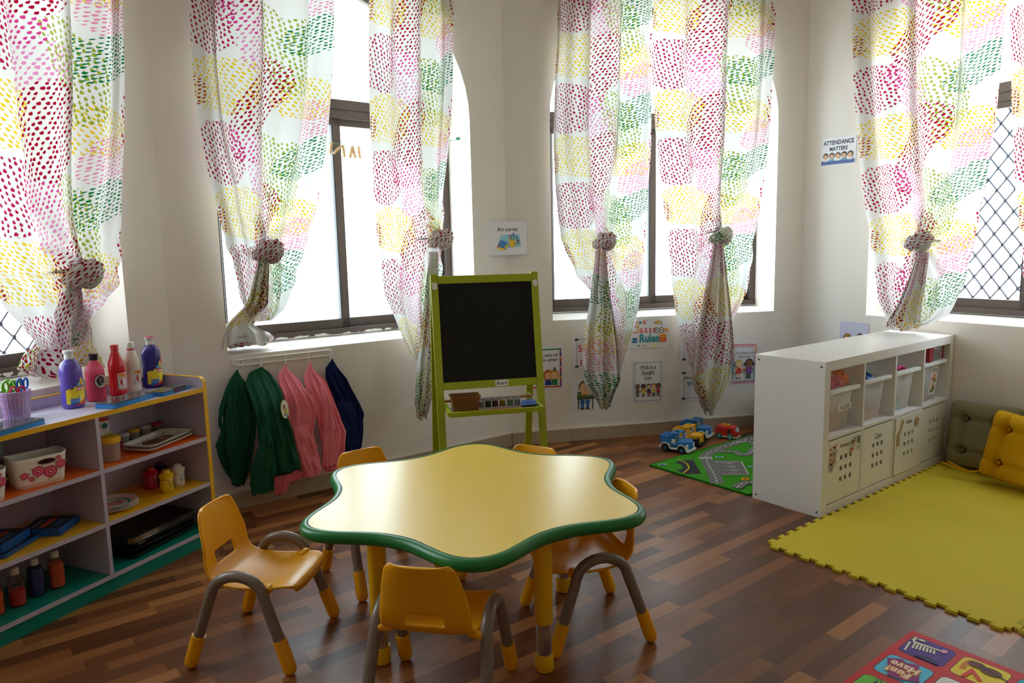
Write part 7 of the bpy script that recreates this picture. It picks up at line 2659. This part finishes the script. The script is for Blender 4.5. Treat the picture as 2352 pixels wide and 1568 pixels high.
GRY, DGR = (118, 116, 112), (62, 62, 66)
rg(DGR, [(0.075, 0.205), (0.116, 0.288), (0.330, 0.095), (0.270, 0.020), (0.10, 0.06)])
rg((64, 142, 34), [(0.075, 0.04)] + [(0.10 + 0.09 * math.cos(R(-90 + 15 * i)), 0.075 + 0.075 * math.sin(R(-90 + 15 * i))) for i in range(13)] + [(0.02, 0.16), (0.02, 0.02)])
P = road([(0.044, 0.222), (0.13, 0.20), (0.205, 0.135), (0.232, 0.075), (0.250, 0.030)], 0.010, (206, 176, 40))
P = road([(0.500, 0.02), (0.400, 0.130), (0.290, 0.235), (0.177, 0.345), (0.110, 0.430), (0.075, 0.560), (0.062, 0.745), (0.05, 1.00), (0.04, 1.14)], 0.075, GRY)
dashes(P)
P = road([(0.090, 0.55), (0.18, 0.63), (0.25, 0.605), (0.275, 0.66), (0.242, 0.75), (0.20, 0.85), (0.09, 0.92)], 0.055, GRY)
dashes(P)
rg(GRY, [(0.238, 0.300), (0.200, 0.360), (0.346, 0.480), (0.530, 0.290), (0.430, 0.160)])
for a, c in (((0.238, 0.345), (0.346, 0.474)), ((0.346, 0.474), (0.524, 0.287)), ((0.524, 0.287), (0.432, 0.165))):
    road([a, c], 0.006, (206, 206, 200))
for k in range(4):
    x, y = 0.255 + 0.052 * k, 0.345 - 0.045 * k
    road([(x + 0.02, y + 0.015), (x + 0.075, y + 0.06)], 0.004, (200, 200, 196))
for k, s in enumerate(('1', '2', '3')):
    zz[0] += 0.00005
    b.use(pile('rug_print_d6d6ce', (214, 214, 206))).text(s, 0.385 - 0.045 * k, -(0.325 + 0.050 * k), zz[0], 0.045, rot=0.7)
for k in range(5):
    for (x, y) in ((0.108 + 0.012 * k, 0.352 + 0.014 * k), (0.040 + 0.007 * k, 0.806 + 0.024 * k)):
        rg((220, 220, 214), [(x, y), (x + 0.006, y + 0.007), (x + 0.034, y - 0.018), (x + 0.028, y - 0.025)])
for (x, y) in ((0.060, 0.055), (0.198, 0.445), (0.09, 0.985), (0.45, 0.43)):
    rg((206, 216, 220), [(x - 0.022, y - 0.012), (x + 0.002, y + 0.034), (x + 0.024, y + 0.018), (x, y - 0.028)])
    rg((60, 116, 166), [(x - 0.016, y - 0.010), (x + 0.002, y + 0.026), (x + 0.018, y + 0.014), (x, y - 0.022)])
for (x, y) in ((0.56, 0.20), (0.60, 0.34), (0.30, 0.80)):
    rg((226, 150, 40), circle(x, y, 0.022, 0.030, 12))
    rg((120, 70, 40), circle(x, y, 0.010, 0.014, 10))
P = road([(0.62, 0.03), (0.60, 0.14), (0.66, 0.24), (0.69, 0.40), (0.62, 0.60), (0.50, 0.72), (0.45, 0.95), (0.5, 1.16)], 0.06, GRY)
dashes(P)
o = b.build('road_rug', smooth=0, fix=False)
tag(o, 'green rug printed with grey roads lying behind the white shelf', 'rug')

# ---------------------------------------------------------------- toy vehicles (x forward)
BLUE_T = material('blue_toy_truck_plastic', (44, 126, 196), rough=0.35, var=0.03)
WHITE_T = material('white_toy_plastic', (226, 226, 224), rough=0.35)
BLACK_T = material('black_toy_rubber', (26, 26, 28), rough=0.6)
HUB_T = material('blue_hub_plastic', (54, 130, 200), rough=0.35)
YEL_T = material('yellow_toy_plastic', (236, 176, 20), rough=0.35)


def wheel(t, x, y, r, w, tyre, hub, side):
    M = frame((x, y, r), (1, 0, 0), (0, 0, 1), (0, side, 0))
    wh = MB().use(tyre).at(M).lathe([(r * 0.62, -w / 2), (r * 0.94, -w / 2), (r, -w * 0.3), (r, w * 0.3), (r * 0.94, w / 2), (r * 0.62, w / 2)], 24).build('wheel', t, smooth=40)
    MB().use(hub).at(M).lathe([(r * 0.60, -w / 2 + 0.001), (r * 0.60, w * 0.36), (r * 0.34, w * 0.44), (r * 0.30, w * 0.62), (0.002, w * 0.66)], 18).build('hub', wh, smooth=40)


def truck(label, M, body, fender, hub, arm=False):
    t = thing('toy_truck', label, 'toy truck', M, group='toy vehicles on the floor by the rug')
    for x in (-0.058, 0.062):
        for s_ in (-1, 1):
            wheel(t, x, 0.040 * s_, 0.0265, 0.026, BLACK_T, hub, s_)
    # fenders, sill and bumpers
    b = MB().use(fender)
    for s_ in (-1, 1):
        for x in (-0.058, 0.062):
            pts_o = [(x + 0.037 * math.cos(PI * i / 12), 0.028 + 0.037 * math.sin(PI * i / 12)) for i in range(13)]
            pts_i = [(x + 0.0295 * math.cos(PI * i / 12), 0.028 + 0.0295 * math.sin(PI * i / 12)) for i in range(13)]
            F = frame((0, 0.026 * s_, 0), (1, 0, 0), (0, 0, 1), (0, s_, 0))
            b.at(F).prism(pts_o + pts_i[::-1], 0.0, 0.030)
        b.at()
        b.box((-0.024, min(0.030 * s_, 0.054 * s_), 0.022), (0.028, max(0.030 * s_, 0.054 * s_), 0.034))
    b.box((0.098, -0.058, 0.018), (0.116, 0.058, 0.034)).box((-0.104, -0.056, 0.022), (-0.094, 0.056, 0.036))
    for s_ in (-1, 1):
        b.box((0.092, min(0.034 * s_, 0.054 * s_), 0.034), (0.104, max(0.034 * s_, 0.054 * s_), 0.070))
    b.build('fenders', t, smooth=30, bevel=0.003)
    b = MB().use(body)
    b.box((-0.094, -0.025, 0.020), (0.096, 0.025, 0.060))
    b.box((0.030, -0.050, 0.058), (0.096, 0.050, 0.088)).box((0.090, -0.032, 0.028), (0.104, 0.032, 0.086))
    b.box((-0.022, -0.050, 0.050), (0.030, 0.050, 0.064))
    b.build('chassis', t, smooth=30, bevel=0.004)
    b = MB().use(body)
    for k in range(3):
        b.box((0.1042, -0.024, 0.036 + 0.012 * k), (0.107, 0.024, 0.042 + 0.012 * k))
    b.build('grille', t, smooth=0)
    if not arm:
        # open bed with round cut-outs on top
        b = MB().use(body)
        b.box((-0.098, -0.052, 0.060), (-0.092, 0.052, 0.112)).box((-0.026, -0.052, 0.060), (-0.020, 0.052, 0.112))
        for s_ in (-1, 1):
            b.box((-0.092, min(0.046 * s_, 0.052 * s_), 0.066), (-0.026, max(0.046 * s_, 0.052 * s_), 0.112))
        for cx_ in (-0.0755, -0.0425):
            for cy in (-0.023, 0.023):
                b.ring(circle(cx_, cy, 0.0165, 0.022, 20), circle(cx_, cy, 0.0125, 0.017, 20), 0.104, 0.112)
        b.build('bed', t, smooth=30, bevel=0.002)
    else:
        b = MB().use(body)
        b.box((-0.094, -0.044, 0.060), (-0.024, 0.044, 0.072))
        for k in range(4):
            b.box((-0.094 + 0.022 * k, -0.046, 0.104), (-0.084 + 0.022 * k, 0.046, 0.110))
        for s_ in (-1, 1):
            b.box((-0.094, min(0.040 * s_, 0.046 * s_), 0.072), (-0.018, max(0.040 * s_, 0.046 * s_), 0.104))
        b.tube([(-0.088, 0.0, 0.108), (-0.04, 0.0, 0.122), (0.012, 0.0, 0.128)], 0.008, n=10)
        b.build('crane_bed', t, smooth=30, bevel=0.002)
    # cab: posts and roof hoop
    b = MB().use(body)
    for s_ in (-1, 1):
        for x0, x1 in ((-0.018, -0.014), (0.034, 0.026)):
            b.tube([(x0, 0.044 * s_, 0.064), (x1, 0.041 * s_, 0.132)], 0.006, n=8)
        b.tube([(-0.014, 0.041 * s_, 0.132), (0.030, 0.041 * s_, 0.134)], 0.0065, n=8)
    for x in (-0.014, 0.030):
        b.tube([(x, -0.041, 0.133), (x, 0.0, 0.139), (x, 0.041, 0.133)], 0.0065, n=8)
    b.build('cab_frame', t, smooth=40)
    b = MB().use(WHITE_T)
    for s_ in (-1, 1):
        b.box((-0.012, min(0.046 * s_, 0.050 * s_), 0.066), (0.014, max(0.046 * s_, 0.050 * s_), 0.094))
    b.build('door_plates', t, smooth=0, bevel=0.001)
    fig = MB().use(YEL_T if not arm else WHITE_T).lathe([(0.008, 0.0645), (0.010, 0.068), (0.0085, 0.085), (0.005, 0.088)], 12, sx=1, sy=1)
    fig.ball((0, 0, 0.096), 0.0085, 12, 8)
    fig.build('driver_figure', t, smooth=60)
    return t


truck('light blue toy truck with white fenders nearest the camera', T(1.089, 4.602, 0, -41), BLUE_T, WHITE_T, HUB_T)
truck('yellow toy truck with black fenders between the two blue trucks', T(1.202, 4.757, 0, -41), YEL_T, BLACK_T, YEL_T, arm=True)
truck('light blue toy truck standing against the skirting behind the yellow one', T(1.306, 4.944, 0, -36), BLUE_T, WHITE_T, HUB_T)

t = thing('toy_bus', 'red toy bus with face windscreen and yellow studs on its roof', 'toy bus', T(1.524, 4.905, 0, -37), group='toy vehicles on the floor by the rug')
RED_T = material('red_toy_plastic', (204, 40, 32), rough=0.35, var=0.03)
side = [(-0.074, 0.022), (0.078, 0.022), (0.080, 0.040), (0.076, 0.054), (0.060, 0.084), (0.050, 0.090), (-0.062, 0.092), (-0.072, 0.086), (-0.076, 0.070)]
b = MB().use(RED_T).at(frame((0, 0.042, 0), (1, 0, 0), (0, 0, 1), (0, -1, 0))).prism(side, 0.0, 0.084)
b.build('body', t, smooth=30, bevel=0.008, seg=3)
MB().use(WHITE_T).box((-0.060, -0.043, 0.014), (0.083, 0.043, 0.0215)).build('bumper', t, smooth=0, bevel=0.002)
for x in (-0.046, 0.034):
    for s_ in (-1, 1):
        wheel(t, x, 0.038 * s_, 0.020, 0.016, material('teal_toy_wheel', (40, 150, 140), rough=0.4), WHITE_T, s_)
for x in (-0.022, 0.006):
    MB().use(YEL_T).box((x - 0.010, -0.016, 0.0905), (x + 0.010, 0.016, 0.101)).build('roof_stud', t, smooth=0, bevel=0.002)
d = Vector((0.060 - 0.076, 0.084 - 0.054)).normalized()
F = frame((0.0690, 0.0, 0.070), (0, 1, 0), (d.x, 0, d.y), (d.y, 0, -d.x))
b = MB().at(F).use(ink((34, 44, 70))).prism(rrect(-0.033, -0.015, 0.033, 0.017, 0.008), 0.0006, 0.0016)
for s_ in (-1, 1):
    b.use(ink((240, 240, 240))).flat(circle(0.014 * s_, 0.0, 0.0125, 0.013, 18), 0.0019)
    b.use(ink((70, 120, 90))).flat(circle(0.011 * s_, -0.002, 0.006, 0.008, 12), 0.0022)
    b.use(ink((20, 20, 22))).flat(circle(0.010 * s_, -0.002, 0.003, 0.0045, 10), 0.0025)
b.build('face_windscreen', t, smooth=0)
for s_ in (-1, 1):
    F = frame((0.022, 0.0424 * s_, 0.058), (-s_, 0, 0), (0, 0, 1), (0, s_, 0))
    b = MB().at(F).use(ink((34, 40, 66))).prism([(-0.016, -0.014), (0.012, -0.014), (0.012, 0.014), (-0.004, 0.014)], 0.0003, 0.0010)
    b.use(ink((226, 226, 220))).text('FIRE', 0.062, 0.010, 0.0008, 0.014, bold=0.01)
    b.build('side_window', t, smooth=0)

# ---------------------------------------------------------------- blue tub showing behind the white shelf
t = thing('blue_tub', 'blue plastic tub half hidden behind the white shelf\'s far side', 'tub', T(1.960, 4.955, 0.0102))
BT = material('blue_tub_plastic', (30, 110, 206), rough=0.35, var=0.03)
b = MB().use(BT).lathe([(0.130, 0.0), (0.134, 0.004), (0.168, 0.262), (0.160, 0.262), (0.128, 0.008), (0.001, 0.008)], 40)
b.build('body', t, smooth=40)
MB().use(BT).lathe([(0.166, 0.256), (0.182, 0.260), (0.184, 0.272), (0.166, 0.274)], 40).build('rim', t, smooth=40)
